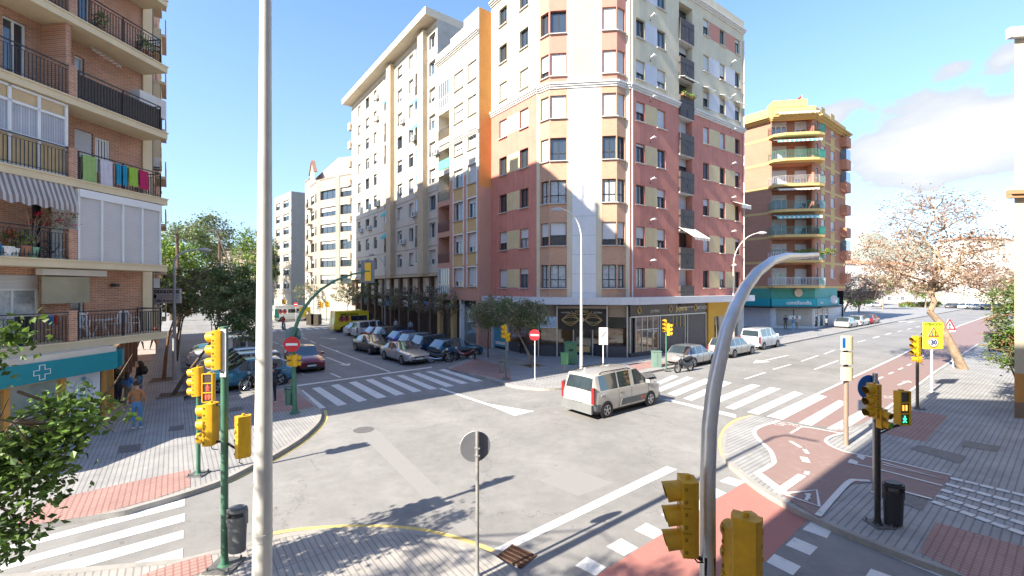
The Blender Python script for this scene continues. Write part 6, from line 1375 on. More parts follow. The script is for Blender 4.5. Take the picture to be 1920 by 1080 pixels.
# corner pavement
pC = G(949, 711, RO); yC = pC.y; tC = thing('traffic_light', 'signal with grey bin at the left end of the corner pavement', 'traffic light', pC)
pole(tC, 0, 0, 0, H_(612, yC), .045, mat('pole_grey_green', (.10, .14, .12), .5)); head(tC, (-.14, -.02, H_(634, yC)), (-1, -.35), 3, .85); head(tC, (.14, -.04, H_(640, yC)), (.75, -.5), 2, .8); baseplate(tC, .36)
litter_bin(tC, (-.25, -.02, .35), 0, mat('bin_grey'), .3, .8)
pD = G(1249, 693, RO); yD = pD.y; tD = thing('traffic_light', 'signal on a green pole in front of the brown shop shutters', 'traffic light', pD)
pole(tD, 0, 0, 0, H_(600, yD), .045, GRNP); head(tD, (-.12, -.04, H_(622, yD)), (-.75, -.7), 3, .85); head(tD, (.22, -.02, H_(629, yD)), (.95, -.3), 3, .85, lit={}); baseplate(tD, .36)
pE = G(1003, 712, RO); t = thing('no_entry_sign', 'no entry sign on a white post on the corner pavement', 'sign', pE); pole(t, 0, 0, 0, H_(618, pE.y), .032, mat('post_white', (.6, .6, .6), .5)); round_sign(t, (-.02, -.05, H_(628, pE.y)), (-.3, -1), .31, SRED, GALV, SWH)
pF = G(1131, 692, RO); t = thing('parking_sign', 'white parking rules sign on a post in front of the corner shop', 'sign', pF); pole(t, 0, 0, 0, H_(616, pF.y), .04, mat('post_white')); 
mb = MB(); y = pF.y; mb.b2(-.28, .28, -.06, -.04, H_(646, y), H_(614, y), SWH); mb.build('sign_face', t); mb = MB(); mb.slab((-.17, -.07, H_(632, y)), (.34, 0, .36), (0, .006, 0), (.035, 0, -.035), RUBB); mb.b2(-.22, .22, -.068, -.062, H_(645, y), H_(639.5, y), mat('sign_pale_blue', (.35, .50, .62), .5)); mb.build('symbol', t)
def lamp_post(label, base, ztop, armv, rise, r0, r1, m, head_l=.7, name='street_lamp', base_z=RO, mid=None):
    p = Vector((base[0], base[1], base_z)); t = thing(name, label, 'street lamp', p); mb = MB(); pts = [(0, 0, 0), (0, 0, ztop*.5), (0, 0, ztop)]; rad = [r0, (r0+r1)/2, r1]
    a = Vector(armv)
    for i in range(1, 9):
        th = i/8*pi/2*.92; pts.append((a.x*(1-cos(th)), a.y*(1-cos(th)), ztop+rise*sin(th))); rad.append(r1*(1-.35*i/8))
    mb.tube(pts, rad, 12, m); mb.lathe([(r0*1.8, 0), (r0*1.8, .03), (r0*1.15, .08), (r0*1.02, .3)], (0, 0, 0), 12, m); mb.build('pole', t)
    d = a.normalized(); e = Vector(pts[-1]); mb = MB(); mb.tube([e-d*.05, e+d*.15, e+d*head_l*.6, e+d*head_l], [.05, .12, .14, .06], 8, mat('lamp_head_grey', (.40, .40, .40), .4)); mb.build('lamp_head', t); return t
lamp_post('tall white street lamp with curved arm in front of the corner shop', G(1090, 696, RO), 8.2, (-1.3, .2, 0), 1.9, .10, .05, mat('lamp_white', (.66, .63, .56), .5, var=.06))
lamp_post('white street lamp with curved arm in front of the end of the red facade', (19.9, 39.3), 7.2, (2.3, -.4, 0), 2.9, .10, .05, mat('lamp_white'))
lamp_post('pale street lamp between the left pavement trees', G(327, 716, RO), 6.6, (.5, 1.5, 0), .8, .10, .06, mat('lamp_grey', (.42, .43, .44), .5, .3))
lamp_post('slim street lamp in front of the long white apartment slab', (Wp(722, 52, 0).x, 52), 7.0, (-1.7, .5, 0), 2.2, .09, .05, mat('lamp_grey'))
lamp_post('slim pale lamp far down the left street by the crossing', (Wp(588, 62, 0).x, 62), 6.0, (-.8, .3, 0), .6, .08, .05, mat('lamp_grey'))
t = thing('street_lamp', 'dark leaning street lamp with flat head in front of the palace', 'street lamp', Wp(448, 70, 0)); mb = MB(); mb.tube([(0, 0, 0), (-.3, 0, 4), (-1.4, 0, 8.6), (-2.7, 0, 12.2), (-3.6, 0, 14.4)], [.16, .14, .12, .10, .07], 8, mat('pole_rust', (.12, .09, .07), .7)); mb.build('pole', t); mb = MB(); mb.b2(-5.2, -2.6, -.2, .2, 14.35, 14.55, RUBB); mb.build('lamp_head', t)
# near lamp post that splits the picture
p = Wp(490.5, 5.6, 0); t = thing('street_lamp', 'thick white lamp post standing close by at the left of the view', 'street lamp', (p.x, p.y, RO)); mb = MB()
LPW = mat('lamp_post_near', (.58, .56, .51), .42, .15, var=.10, vscale=3, streak=.15)
mb.tube([(0, 0, 0), (.01, 0, 2.0), (.015, 0, 2.2), (.03, 0, 4.0), (.045, 0, 7.0), (.06, 0, 10.5)], [.122, .113, .112, .097, .078, .062], 24, LPW); mb.lathe([(.24, 0), (.24, .04), (.15, .08), (.125, .5)], (0, 0, 0), 20, LPW); mb.build('pole', t)
mb = MB(); mb.lathe([(.119, 1.95), (.119, 2.05)], (.01, 0, 0), 24, LPW); mb.build('collar', t)
mb = MB(); mb.tube([(.06, 0, 10.4), (.1, -.2, 10.9), (.3, -1.2, 11.3)], .05, 10, LPW); mb.build('arm', t)
# silver mast in front
MET = mat('mast_galvanised', (.62, .62, .62), .30, .6, var=.18, vscale=2.2, bump=.08, bscale=12)
pS = Wp(1328, 5.5, 0); t = thing('signal_mast', 'shiny curved steel mast rising close by at the right with yellow heads', 'signal mast', (pS.x, pS.y, RO)); pts = []
for u, v, y in ((1328, 1300, 5.5), (1327, 1080, 5.5), (1327, 900, 5.52), (1330, 800, 5.55), (1338, 730, 5.62), (1348, 680, 5.7), (1362, 620, 5.85), (1377, 580, 6.0), (1397, 540, 6.25), (1420, 510, 6.55), (1448, 489, 6.95), (1475, 481, 7.4), (1503, 480, 7.9), (1532, 478, 8.5)):
    pts.append(((u-960)/F*y-pS.x, y-pS.y, EYE+(540-v)*y/F-RO))
rr = [.10, .095, .093, .092, .091, .090, .088, .086, .083, .079, .072, .064, .055, .045]
mb = MB(); mb.tube(smoothline([(q[0], q[1]) for q in pts], 1) and pts, rr, 22, MET); mb.lathe([(.2, 0), (.2, .03), (.12, .08)], (pts[0][0], pts[0][1], 0), 16, MET); mb.build('mast', t)
def SL(u, v, y): return ((u-960)/F*y-pS.x, y-pS.y, EYE+(540-v)*y/F-RO)
head(t, SL(1275, 1033, 5.3), (-1, .12), 3, 1.0, YSD); head(t, SL(1378, 1115, 5.35), (.1, 1), 3, 1.0, YSD); head(t, SL(1402, 1110, 5.1), (.7, .9), 3, 1.04, YSD)
mb = MB(); mb.tube([SL(1275, 1026, 5.42), SL(1328, 1056, 5.5)], .025, 8, RUBB); mb.b2(*[c for ab in zip(SL(1322, 1080, 5.42), SL(1336, 1040, 5.5)) for c in ab], RUBB); mb.build('bracket', t)
# grey sign back in the foreground
pG = Wp(895, 7.85, 0); t = thing('round_sign', 'round sign seen from its grey back on a post at the near pavement edge', 'sign', (pG.x, pG.y, RO)); pole(t, 0, 0, 0, H_(808, pG.y), .033, mat('post_steel', (.34, .33, .31), .4, .4, var=.2, vscale=6), n=12)
s_ = round_sign(t, (-.04, .05, H_(839, pG.y)), (-.25, .97), .278, SBL, mat('sign_back_grey', (.16, .165, .18), .45, var=.15)); s_.scale = (1, 1, 1)
mb = MB(); 
for z in (-.02, -.15): mb.b2(-.05, .05, -.04, .04, H_(839, pG.y)+z, H_(839, pG.y)+z+.02, GALV)
mb.build('clamp', t)
# right side
pR = G(1648, 984, RO); yR = pR.y; t = thing('traffic_light', 'black signal pole with litter bin and green pedestrian countdown at the right', 'traffic light', pR)
pole(t, -.03, 0, 0, H_(775, yR), .055, BLKP); baseplate(t, .4)
def XR(u, y=None): return (u-960)/F*(y or yR)-pR.x
head(t, (XR(1634), .0, H_(782, yR)), (-1, -.12), 3, .82, YSD); head(t, (XR(1650), -.12, H_(800, yR)), (.35, -1), 2, .68, YSD, {0: GON})
ped(t, (XR(1692), -.04, H_(795, yR)), (.12, -1), [(None, None), ('11', AON), ('walk', GON)], .80)
mb = MB(); mb.tube([(-.03, 0, H_(806, yR)), (XR(1692), .02, H_(797, yR))], .025, 6, RUBB); mb.tube([(-.03, 0, H_(815, yR)), (XR(1680), .02, H_(800, yR))], .018, 6, RUBB); mb.tube([(-.03, 0, H_(790, yR)), (XR(1640), .02, H_(790, yR))], .03, 6, RUBB); mb.build('bracket', t)
litter_bin(t, (XR(1673), -.03, H_(980, yR)), 0, mat('bin_black', (.035, .036, .038), .4), .42, .90)
pT = G(1641, 925, RO); t = thing('blue_round_sign', 'blue round sign on a grey post behind the black signal pole', 'sign', pT); pole(t, 0, 0, 0, H_(700, pT.y), .055, GALV); round_sign(t, (-.12, .06, H_(727, pT.y)), (.1, -1), .31, SBL, GALV, None, False, None); 
mb = MB(); mb.b2(-.42, -.05, .0, .03, H_(770, pT.y), H_(750, pT.y), SWH); mb.build('plate', t)
pI = G(1586, 834, RO); yI = pI.y; t = thing('information_totem', 'slim post with three stacked cream direction boxes', 'totem', pI); WD = mat('post_bronze', (.33, .25, .19), .5, .3, var=.1); mb = MB(); mb.cyl((0, 0, 0), (0, 0, H_(712, yI)), .075, .07, 16, WD); mb.build('post', t)
CRB = mat('totem_cream', (.52, .42, .27), .5)
for i, (v0, v1) in enumerate(((656, 630), (682, 660), (712, 688))):
    mb = MB(); z0, z1 = H_(v0, yI), H_(v1, yI); mb.cyl((.03, 0, z0), (.03, 0, z1), .165, m=CRB, n=18); mb.cyl((0, 0, z0-.07), (0, 0, z0), .07, m=RUBB, n=10); b = mb.build('direction_box', t); mb = MB(); mb.b2(-.24, -.10, -.14, -.1, z0, z1, SWH); mb.b2(-.22, -.12, -.145, -.14, z0+.08, z1-.05, SBL if i == 0 else SWH); mb.build('plate', b)
pJ = G(1720, 766, RO); yJ = pJ.y; t = thing('traffic_light', 'brown-poled signal beside the yellow warning board', 'traffic light', pJ); pole(t, 0, 0, 0, H_(640, yJ), .055, mat('pole_brown', (.10, .075, .06), .5)); baseplate(t, .4); head(t, (-.12, -.02, H_(666, yJ)), (-1, -.12), 3, .92); head(t, (-.02, .02, H_(679, yJ)), (-.8, .5), 1, .9)
pK = G(1747, 735, RO); yK = pK.y; t = thing('warning_board', 'yellow ATENCION board with triangle and 30 limit on a white post', 'sign', pK); pole(t, 0, 0, 0, H_(655, yK), .05, mat('post_white')); 
YB = mat('board_fluor_yellow', (.68, .72, .05), .5); zc = H_(629, yK); mb = MB(); mb.b2(-.50, .50, -.07, -.045, zc-.66, zc+.66, YB); mb.b2(-.50, .50, -.044, -.03, zc-.66, zc+.66, GALV); mb.build('sign_face', t)
ORS = mat('sign_red_orange', (.55, .10, .04), .5); round_sign(t, (0, -.085, zc+.12), (0, -1), .33, YB, GALV, None, True, ORS); q = round_sign(t, (0, -.085, zc-.34), (0, -1), .25, SWH, GALV, None, False, ORS)
NAVY = mat('letter_navy', (.01, .03, .15), .5); put_text('30', .30, NAVY, t, (0, -.11, zc-.34), 0, .012); put_text('ATENCION', .17, mat('letter_green', (.12, .22, .02), .5), t, (0, -.08, zc+.56), 0, .004)
mb = MB(); 
for x in (-.08, .07): mb.tube([(x, -.11, zc+.14), (x+.03, -.11, zc-.02)], .02, 5, NAVY); mb.lathe([(.03, -.112), (0, -.114)], (x, 0, zc+.18), 8, NAVY, axis='Y')
mb.build('symbol', t)
pL = G(1788, 690, RO); t = thing('warning_triangle', 'red triangle sign with exclamation mark on a leaning post by the bare tree', 'sign', pL); yL = pL.y; mb = MB(); mb.cyl((0, 0, 0), (-.35, 0, H_(600, yL)), .04, m=mat('post_white')); mb.build('post', t)
round_sign(t, (-.33, -.06, H_(611, yL)), (0, -1), .50, SWH, GALV, None, True, SRED); put_text('!', .42, NAVY, t, (-.33, -.09, H_(611, yL)), 0, .02); mb = MB(); mb.b2(-.72, .06, -.06, -.04, H_(622, yL), H_(618.5, yL), SWH); mb.build('plate', t)
# green container and bin at the corner
p = G(1068, 682, RO); t = thing('recycling_container', 'green recycling container in front of the corner shop', 'container', p); GC = mat('container_green', (.10, .22, .11), .55, var=.12); mb = MB(); mb.prism([(-.35, -.35), (.45, -.35), (.45, .35), (-.35, .35)], .06, 1.35, GC); mb.b2(-.38, .48, -.38, .38, 1.35, 1.42, GC); mb.b2(-.1, .2, -.36, -.345, .9, 1.05, RUBB); mb.build('body', t); mb = MB(); mb.prism([(-.4, -.1), (.5, -.1), (.5, .4), (-.4, .4)], 1.42, 1.5, GC); mb.build('lid', t)
p = G(1058, 697, RO); t = thing('post_bin', 'small green bin on a short post by the recycling container', 'litter bin', p); mb = MB(); mb.cyl((0, 0, 0), (0, 0, .9), .03, m=GALV); mb.build('post', t); mb = MB(); mb.b2(-.22, .22, -.16, .16, .45, 1.12, mat('bin_green_light', (.12, .30, .14), .5)); mb.b2(-.24, .24, -.18, .18, 1.12, 1.18, mat('bin_green_light')); mb.build('body', t)
p = G(1244, 690, RO)+A_*.5; t = thing('control_cabinet', 'grey green control cabinet beside the signal at the shop shutters', 'cabinet', p); mb = MB(); mb.b2(-.3, .25, -.2, .2, 0, 1.0, mat('cabinet_green', (.16, .24, .20), .5)); mb.b2(-.33, .28, -.23, .23, 1.0, 1.05, mat('cabinet_green')); mb.build('body', t); mb = MB(); mb.b2(-.01, .01, -.205, -.2, .1, .9, RUBB); mb.build('door_seam', t)
p = G(1492, 616, RO)+A_*0; t = thing('post_bin', 'green bin on a post outside the teal shop', 'litter bin', G(1523, 615, RO)); mb = MB(); mb.cyl((0, 0, 0), (0, 0, .9), .04, m=GRNP); mb.build('post', t); mb = MB(); mb.b2(-.3, .3, -.18, .18, .75, 1.5, mat('bin_green_light')); mb.build('body', t)
p = G(1855, 662, RO); t = thing('ticket_machine', 'grey post box on a stem under the bare tree', 'ticket machine', p); mb = MB(); mb.cyl((0, 0, 0), (0, 0, .9), .05, m=RUBB); mb.build('post', t); mb = MB(); mb.b2(-.3, .3, -.15, .15, .85, 1.7, mat('bin_grey')); mb.b2(-.2, .2, -.16, -.15, 1.3, 1.55, RUBB); mb.build('body', t)
a_, b_ = G(1498, 640), G(1524, 634); t = thing('parking_stop', 'dark rubber parking stop lying on the right street beyond the white passenger van', 'parking stop', a_); mb = MB(); dd = (b_-a_); nn = Vector((-dd.y, dd.x, 0)).normalized()*.16; q = [Vector((0, 0, 0)), nn*.3+Vector((0, 0, .10)), nn*.7+Vector((0, 0, .10)), nn]
for i in range(3): mb.poly([q[i], q[i]+dd, q[i+1]+dd, q[i+1]], mat('rubber_brown', (.10, .075, .06), .8))
mb.poly(q, mat('rubber_brown')); mb.poly([p+dd for p in q], mat('rubber_brown')); mb.build('body', t)
# drain grate
p = G(968, 1044); t = thing('drain_grate', 'rusty slotted drain grate in the gutter by the near pavement', 'drain grate', (p.x, p.y, .006)); t.rotation_euler = (0, 0, atan2(-.62, .79)); RU = mat('rusty_iron', (.16, .09, .06), .75, .3, var=.35, vscale=18)
mb = MB(); mb.b2(-.30, .30, -.24, .24, 0, .004, mat('drain_void', (.01, .01, .01), .9)); mb.build('pit', t); mb = MB()
for i in range(15): x = -.29+i*.0414; mb.b2(x, x+.014, -.24, .24, .005, .028, RU)
for j in range(5): y = -.24+j*.117; mb.b2(-.30, .30, y, y+.016, .006, .030, RU)
mb.build('grating', t)
# waste containers at the far crossing
for i, (u, v) in enumerate(((584, 611), (593, 611))):
    p = G(u, v); t = thing('waste_container', ['dark waste container left of the pair beside the ambulance', 'dark waste container right of the pair beside the ambulance'][i], 'container', p, 0, 'waste containers by the ambulance'); mb = MB(); mb.prism([(-.5, -.5), (.5, -.5), (.55, .5), (-.55, .5)], .15, 1.5, mat('container_dark', (.06, .045, .03), .6)); mb.build('body', t); mb = MB(); mb.prism([(-.52, -.5), (.52, -.5), (.52, .5), (-.52, .5)], 1.5, 1.62, RUBB); mb.build('lid', t)
for i, (u, v, y) in enumerate(((600, 558, 66), (612, 560, 68), (531, 560, 80))):
    q = Wp(u, y, 0); t = thing('traffic_light', ['yellow signal left of the pair beyond the ambulance', 'yellow signal right of the pair beyond the ambulance', 'small yellow signal beyond the far ambulance'][i], 'traffic light', q); pole(t, 0, 0, 0, 3.2, .05, GRNP); head(t, (0, -.1, 2.4), (-.3, -1), 3, 1.0); head(t, (.3, 0, 2.3), (.9, -.4), 3, .95)
q = Wp(555, 68, 0); t = thing('no_entry_sign', 'small no entry sign beyond the curved green mast', 'sign', q); pole(t, 0, 0, 0, 2.9, .04, mat('post_white')); round_sign(t, (0, -.05, 2.75), (0, -1), .33, SRED, GALV, SWH)
# advertising panel on the left building
q = Wp(311, 24.2, H_(542, 24.2)+RO-.78); t = thing('hanging_sign', 'white PODOLOGOS sign hung across the pavement on the left', 'sign', q); mb = MB(); mb.b2(-.84, .84, -.03, .03, 0, .80, SWH); mb.build('sign_face', t); mb = MB(); mb.tube([(-1.6, 0, .7), (-.8, 0, .7)], .02, 5, RAIL); mb.tube([(-1.6, 0, .1), (-.8, 0, .1)], .02, 5, RAIL); mb.build('bracket', t)
put_text('PODOLOGOS', .25, RUBB, t, (.02, -.04, .63), 0, .010, .95); put_text('952 70 62 52', .17, RUBB, t, (0, -.04, .12), 0, .004); mb = MB(); mb.lathe([(.12, -.035), (0, -.04)], (-.62, 0, .38), 9, RUBB, axis='Y'); mb.b2(-.3, .75, -.036, -.031, .40, .42, mat('sign_line_grey', (.35, .35, .35), .5)); mb.b2(-.3, .7, -.036, -.031, .30, .32, mat('sign_line_grey')); mb.build('symbol', t)
# ================================================================ trees
def leafmat(name, c, isl=.45, tr=.25): return mat(name, c, .45, var=.25, vscale=1.2, island=isl, trans=tr, spec=.35)
BARK = mat('bark_brown', (.13, .095, .065), .9, var=.3, vscale=6, bump=.4, bscale=14); BARKL = mat('bark_plane_tree', (.27, .195, .13), .85, var=.45, vscale=3.5, bump=.3, bscale=10); BARKD = mat('bark_orange', (.22, .11, .05), .9, var=.3, vscale=5)
def leaves(name, parent, blobs, m, size, origin, seed=1, clump=.35, fold=True, droop=.0, mats2=None):
    """blobs: (centre, (rx, ry, rz), clumps, leaves per clump); every leaf is a small folded blade"""
    R = random.Random(seed); v = []; f = []; mi = []; tips = []
    for c, r, nc, nl in blobs:
        c = Vector(c)
        for _ in range(nc):
            while True:
                d = Vector((R.uniform(-1, 1), R.uniform(-1, 1), R.uniform(-1, 1)))
                if .35 < d.length < 1: break
            cc = c+Vector((d.x*r[0], d.y*r[1], d.z*r[2])); tips.append(cc); cr = clump*R.uniform(.6, 1.3); k = 0 if mats2 is None else R.randrange(len(mats2)+1)
            for _ in range(nl):
                p = cc+Vector((R.gauss(0, cr*.5), R.gauss(0, cr*.5), R.gauss(0, cr*.38)-droop*R.random()))-Vector(origin)
                s = size*R.uniform(.6, 1.25); a = Vector((R.gauss(0, 1), R.gauss(0, 1), R.gauss(0, .6)-.25)).normalized(); b = a.cross(Vector((R.gauss(0, 1), R.gauss(0, 1), R.gauss(0, 1)))).normalized(); n = a.cross(b); i = len(v)
                if fold: v += [tuple(p), tuple(p+a*s*.45+b*s*.32+n*s*.10), tuple(p+a*s), tuple(p+a*s*.45-b*s*.32+n*s*.10)]; f += [(i, i+1, i+2), (i, i+2, i+3)]; mi += [k, k]
                else: v += [tuple(p), tuple(p+a*s*.5+b*s*.3), tuple(p+a*s), tuple(p+a*s*.5-b*s*.3)]; f.append((i, i+1, i+2, i+3)); mi.append(k)
    me = bpy.data.meshes.new(name); me.from_pydata(v, [], f); me.materials.append(m)
    for x in (mats2 or []): me.materials.append(x)
    me.polygons.foreach_set('material_index', mi); me.update(); o = link(me, name, parent); return o, tips
def tree(name, label, base, trunk, r0, blobs, m, size, bark=BARK, seed=1, clump=.35, group=None, limbs=16, mats2=None, twigs=0, cat='tree', droop=0, r1=.35, z0=RO):
    b = Vector((base[0], base[1], z0)); t = thing(name, label, cat, b, group=group); o, tips = leaves('crown', t, blobs, m, size, b, seed, clump, True, droop, mats2)
    mb = MB(); P = [Vector(q) for q in trunk]; n = len(P); mb.tube(P, [r0*(1-(1-r1)*i/(n-1)) for i in range(n)], 10, bark); R = random.Random(seed+5)
    sel = R.sample(tips, min(limbs, len(tips))); nm = max(4, min(9, limbs//5)); mains = []
    for tp in sel[:nm]:
        e = b*0+(tp-b); s = (P[-1] if R.random() < .7 else P[-2].lerp(P[-1], R.random())).copy(); L_ = (e-s).length; w_ = lambda k: Vector((R.gauss(0, k), R.gauss(0, k), R.gauss(0, k*.6)))*L_
        q = [s, s.lerp(e, .25)+w_(.05)+Vector((0, 0, .08*L_)), s.lerp(e, .5)+w_(.07)+Vector((0, 0, .10*L_)), s.lerp(e, .76)+w_(.06)+Vector((0, 0, .06*L_)), e]; mains.append(q)
        mb.tube(q, [r0*r1*.8, r0*r1*.58, r0*r1*.42, r0*r1*.26, r0*.05], 7, bark, caps=False)
    for tp in sel[nm:]:
        e = tp-b; s = min((p.copy() for q in mains for a_, b_ in zip(q[1:-1], q[2:]) for p in (a_, a_.lerp(b_, .5))), key=lambda p: (p-e).length); L_ = (e-s).length
        m1 = s.lerp(e, .4)+Vector((R.gauss(0, .1), R.gauss(0, .1), R.gauss(.04, .06)))*L_; m2 = s.lerp(e, .75)+Vector((R.gauss(0, .1), R.gauss(0, .1), R.gauss(.03, .05)))*L_
        mb.tube([s, m1, m2, e], [r0*r1*.28, r0*r1*.20, r0*r1*.12, r0*.03], 5, bark, caps=False)
    for _ in range(twigs):
        tp = R.choice(tips)-b; d = Vector((R.gauss(0, 1), R.gauss(0, 1), R.gauss(.4, .7))).normalized(); L = R.uniform(.4, 1.3); q1 = tp+d*L*.5+Vector((R.gauss(0, .1), R.gauss(0, .1), R.gauss(0, .1))); mb.tube([tp-d*.5, q1, tp+d*L], [.022, .013, .005], 4, bark, caps=False)
    mb.build('trunk', t); return t
GN1 = leafmat('leaf_dark_green', (.15, .19, .075)); GN2 = leafmat('leaf_olive', (.20, .215, .105)); GN3 = leafmat('leaf_fresh_green', (.13, .22, .04)); GN4 = leafmat('leaf_lime', (.22, .30, .04)); PK = leafmat('leaf_dry_pink', (.40, .27, .21)); PK2 = leafmat('leaf_dry_brown', (.27, .155, .09)); PK3 = leafmat('leaf_dry_cream', (.45, .35, .27)); DRK = leafmat('leaf_deep_green', (.10, .155, .055)); GRY = leafmat('leaf_greyish', (.23, .215, .145))
# left pavement trees
q = G(325, 741, RO); c1 = Wp(372, 23.5, 6.1)
tree('street_tree', 'dark leaning tree nearest the junction on the left pavement', q, [(0, 0, 0), (.35, .2, .8), (.8, .5, 1.6), (1.15, .8, 2.3), (1.4, 1.0, 2.9)], .10, [((q.x+1.75, q.y+1.7, 4.5), (1.5, 1.7, 1.5), 52, 56), ((q.x+2.5, q.y+1.5, 3.5), (1.0, 1.2, .9), 35, 80), ((q.x+1.6, q.y+2.2, 5.6), (1.1, 1.3, 1.0), 36, 80)], GN1, .15, seed=3, mats2=[GN2, DRK], group='trees along the left pavement', limbs=22)
q = G(307, 712, RO)
tree('street_tree', 'upright dark tree behind the pale street lamp on the left pavement', q, [(0, 0, 0), (.03, .1, 1.2), (.1, .2, 2.4), (.3, .3, 3.3)], .10, [((q.x+2.0, q.y+2.2, 5.2), (1.7, 2.0, 1.7), 52, 56), ((q.x+2.6, q.y+3.6, 4.6), (1.3, 1.6, 1.3), 45, 70)], DRK, .16, bark=BARKD, seed=4, mats2=[GN1, GN2], group='trees along the left pavement', limbs=20)
for s_, sd, lb_ in ((7.5, 8, 'third tree from the junction on the left pavement'), (13.5, 9, 'fourth tree from the junction on the left pavement')):
    q = G(307, 712, RO)+A_*s_+B_*.6
    tree('street_tree', lb_, q, [(0, 0, 0), (.1, .1, 1.5), (.3, .2, 3.0)], .11, [((q.x+1.0, q.y+.6, 5.0), (2.4, 2.4, 1.9), 80, 60)], GN1, .2, seed=sd, mats2=[GN2], group='trees along the left pavement', limbs=12)
# park trees behind, palms
def big(u, y, zc, rx, rz_, m, m2, lab, sd, n=110, sz=.5, nl=50, trunkh=None):
    q = Wp(u, y, 0); tree('park_tree', lab, q, [(0, 0, 0), (.1, 0, zc*.35), (.3, .2, zc*.7)], .35, [((q.x, q.y, zc), (rx, rx, rz_), n, nl)], m, sz, seed=sd, clump=1.5, mats2=m2, group='park trees beyond the left street', limbs=14, z0=0)
big(350, 82, 11.5, 4.6, 6.2, GN3, [GN2, GN1], 'bright green park tree below the palm at the left', 21); big(395, 90, 15.5, 4.0, 5.0, GN2, [GN1], 'tall grey green park tree behind the palm', 22, 80)
big(322, 70, 9.0, 3.6, 5.0, GN4, [GN3], 'lime green park tree beside the closed white shutters', 23, 80); big(478, 105, 12.5, 5.6, 7.5, GN3, [GN1, GN4], 'large rounded park tree left of the white lamp post', 24, 130); big(528, 108, 12, 4.0, 6.0, GN1, [GN3], 'park tree right behind the white lamp post', 25, 70)
def palm(u, y, z, lab):
    q = Wp(u, y, 0); t = thing('palm_tree', lab, 'palm', q, group='palms above the left street'); mb = MB(); mb.tube([(0, 0, 0), (.1, 0, z*.5), (0, 0, z)], [.3, .22, .18], 8, BARK); mb.build('trunk', t); mb = MB(); R = random.Random(int(u))
    for i in range(34):
        a = R.uniform(0, 2*pi); el = R.uniform(-.5, 1.2); L = R.uniform(1.5, 2.2); d = Vector((cos(a)*cos(el), sin(a)*cos(el), sin(el))); sd = Vector((-sin(a), cos(a), 0))
        for k in range(7):
            th = (k-3)*.22; e = (d*cos(th)+sd*sin(th)); p0 = Vector((0, 0, z))+d*L*.45; p1 = p0+e*L*.6+Vector((0, 0, -.35)); w = sd*.09; mb.poly([p0-w*.3, p0+w*.3, p1], GN2)
        mb.tube([(0, 0, z), Vector((0, 0, z))+d*L*.45], .03, 4, GN2, caps=False)
    mb.build('crown', t)
palm(332, 60, 12.6, 'fan palm above the pale street lamp'); palm(411, 74, 14.0, 'fan palm behind the dark leaning street lamp')
# trees on the right side of the left street
for i, (u, v, zc, rx, lab, md) in enumerate(((403+593, 693, 0, 0, '', 0),)): pass
q = G(998, 686, RO)
tree('street_tree', 'broad tree with leaning trunk in front of the left end of the corner shop', q, [(0, 0, 0), (-.25, .1, .8), (-.7, .2, 1.7), (-1.15, .3, 2.5)], .10, [((q.x-1.5, q.y+.2, 3.7), (2.5, 1.8, .95), 120, 75), ((q.x-.1, q.y-.3, 3.3), (1.2, 1.1, .8), 35, 70), ((q.x-3.3, q.y+.6, 3.4), (1.1, 1.1, .9), 30, 70)], GN2, .13, bark=mat('bark_pale', (.26, .19, .14), .9), seed=31, mats2=[GRY, GN1], group='trees along the right pavement of the left street', limbs=20)
q = G(915, 670, RO)
tree('street_tree', 'thin trunked tree between the motorcycles and the corner tree', q, [(0, 0, 0), (0, 0, 1.3), (.05, 0, 2.5)], .07, [((q.x, q.y, 3.5), (1.5, 1.4, 1.1), 60, 60)], GRY, .14, seed=32, mats2=[GN2], group='trees along the right pavement of the left street', limbs=14)
for k, (u, y) in enumerate(((840, 40.5), (800, 44), (765, 48), (738, 52), (700, 57), (668, 60), (650, 64), (575, 76))):
    q = Wp(u, y, RO); tree('street_tree', ['small tree, nearest the peach building of the row behind the parked cars', 'small tree behind the midnight blue estate', 'small tree behind the royal blue hatchback', 'small tree behind the graphite estate', 'fuller tree behind the red hatchback', 'tall tree behind the yellow ambulance', 'green tree under the framed signal', 'dark tree in front of the cream window-banded building'][k], q, [(0, 0, 0), (.1, 0, 1.3), (.1, .1, 2.4)], .09, [((q.x, q.y, 4.15 if k < 4 else 4.7), (1.9 if k < 4 else 2.3, 1.7, 1.35 if k < 4 else 1.75), 58, 34)], GRY if k < 4 else GN2, .18, seed=40+k, mats2=[GN2, PK2, GRY] if k < 4 else [GN1, GRY], group='trees along the right pavement of the left street', limbs=10)
# the bare pinkish tree at the right
q = G(1806, 692, RO); X_, Y_ = q.x, q.y
tree('bare_tree', 'large nearly bare tree with dry pink leaves and kinked trunk on the right pavement', q, [(0, 0, 0), (-.35, 0, .7), (-.75, .1, 1.7), (-1.15, .3, 2.9), (-1.65, .5, 3.6), (-1.25, .6, 4.3), (-1.35, .8, 5.0)], .27,
     [((X_-1.7, Y_+.8, 8.2), (4.0, 3.2, 2.4), 150, 20), ((X_+1.8, Y_+1, 7.2), (2.8, 2.6, 2.1), 60, 20), ((X_-4.0, Y_+.8, 7.0), (2.0, 2.4, 1.7), 60, 22), ((X_-1.0, Y_+.8, 10.6), (3.2, 2.6, 1.4), 60, 16), ((X_-1.5, Y_+.8, 5.9), (4.0, 3.0, .9), 60, 22), ((X_+2.6, Y_+.8, 5.2), (2.4, 2.4, .9), 30, 22)], PK, .15, bark=BARKL, seed=51, clump=.6, mats2=[PK2, PK3, PK], limbs=110, twigs=420, r1=.5)
q = G(1577, 594, RO)
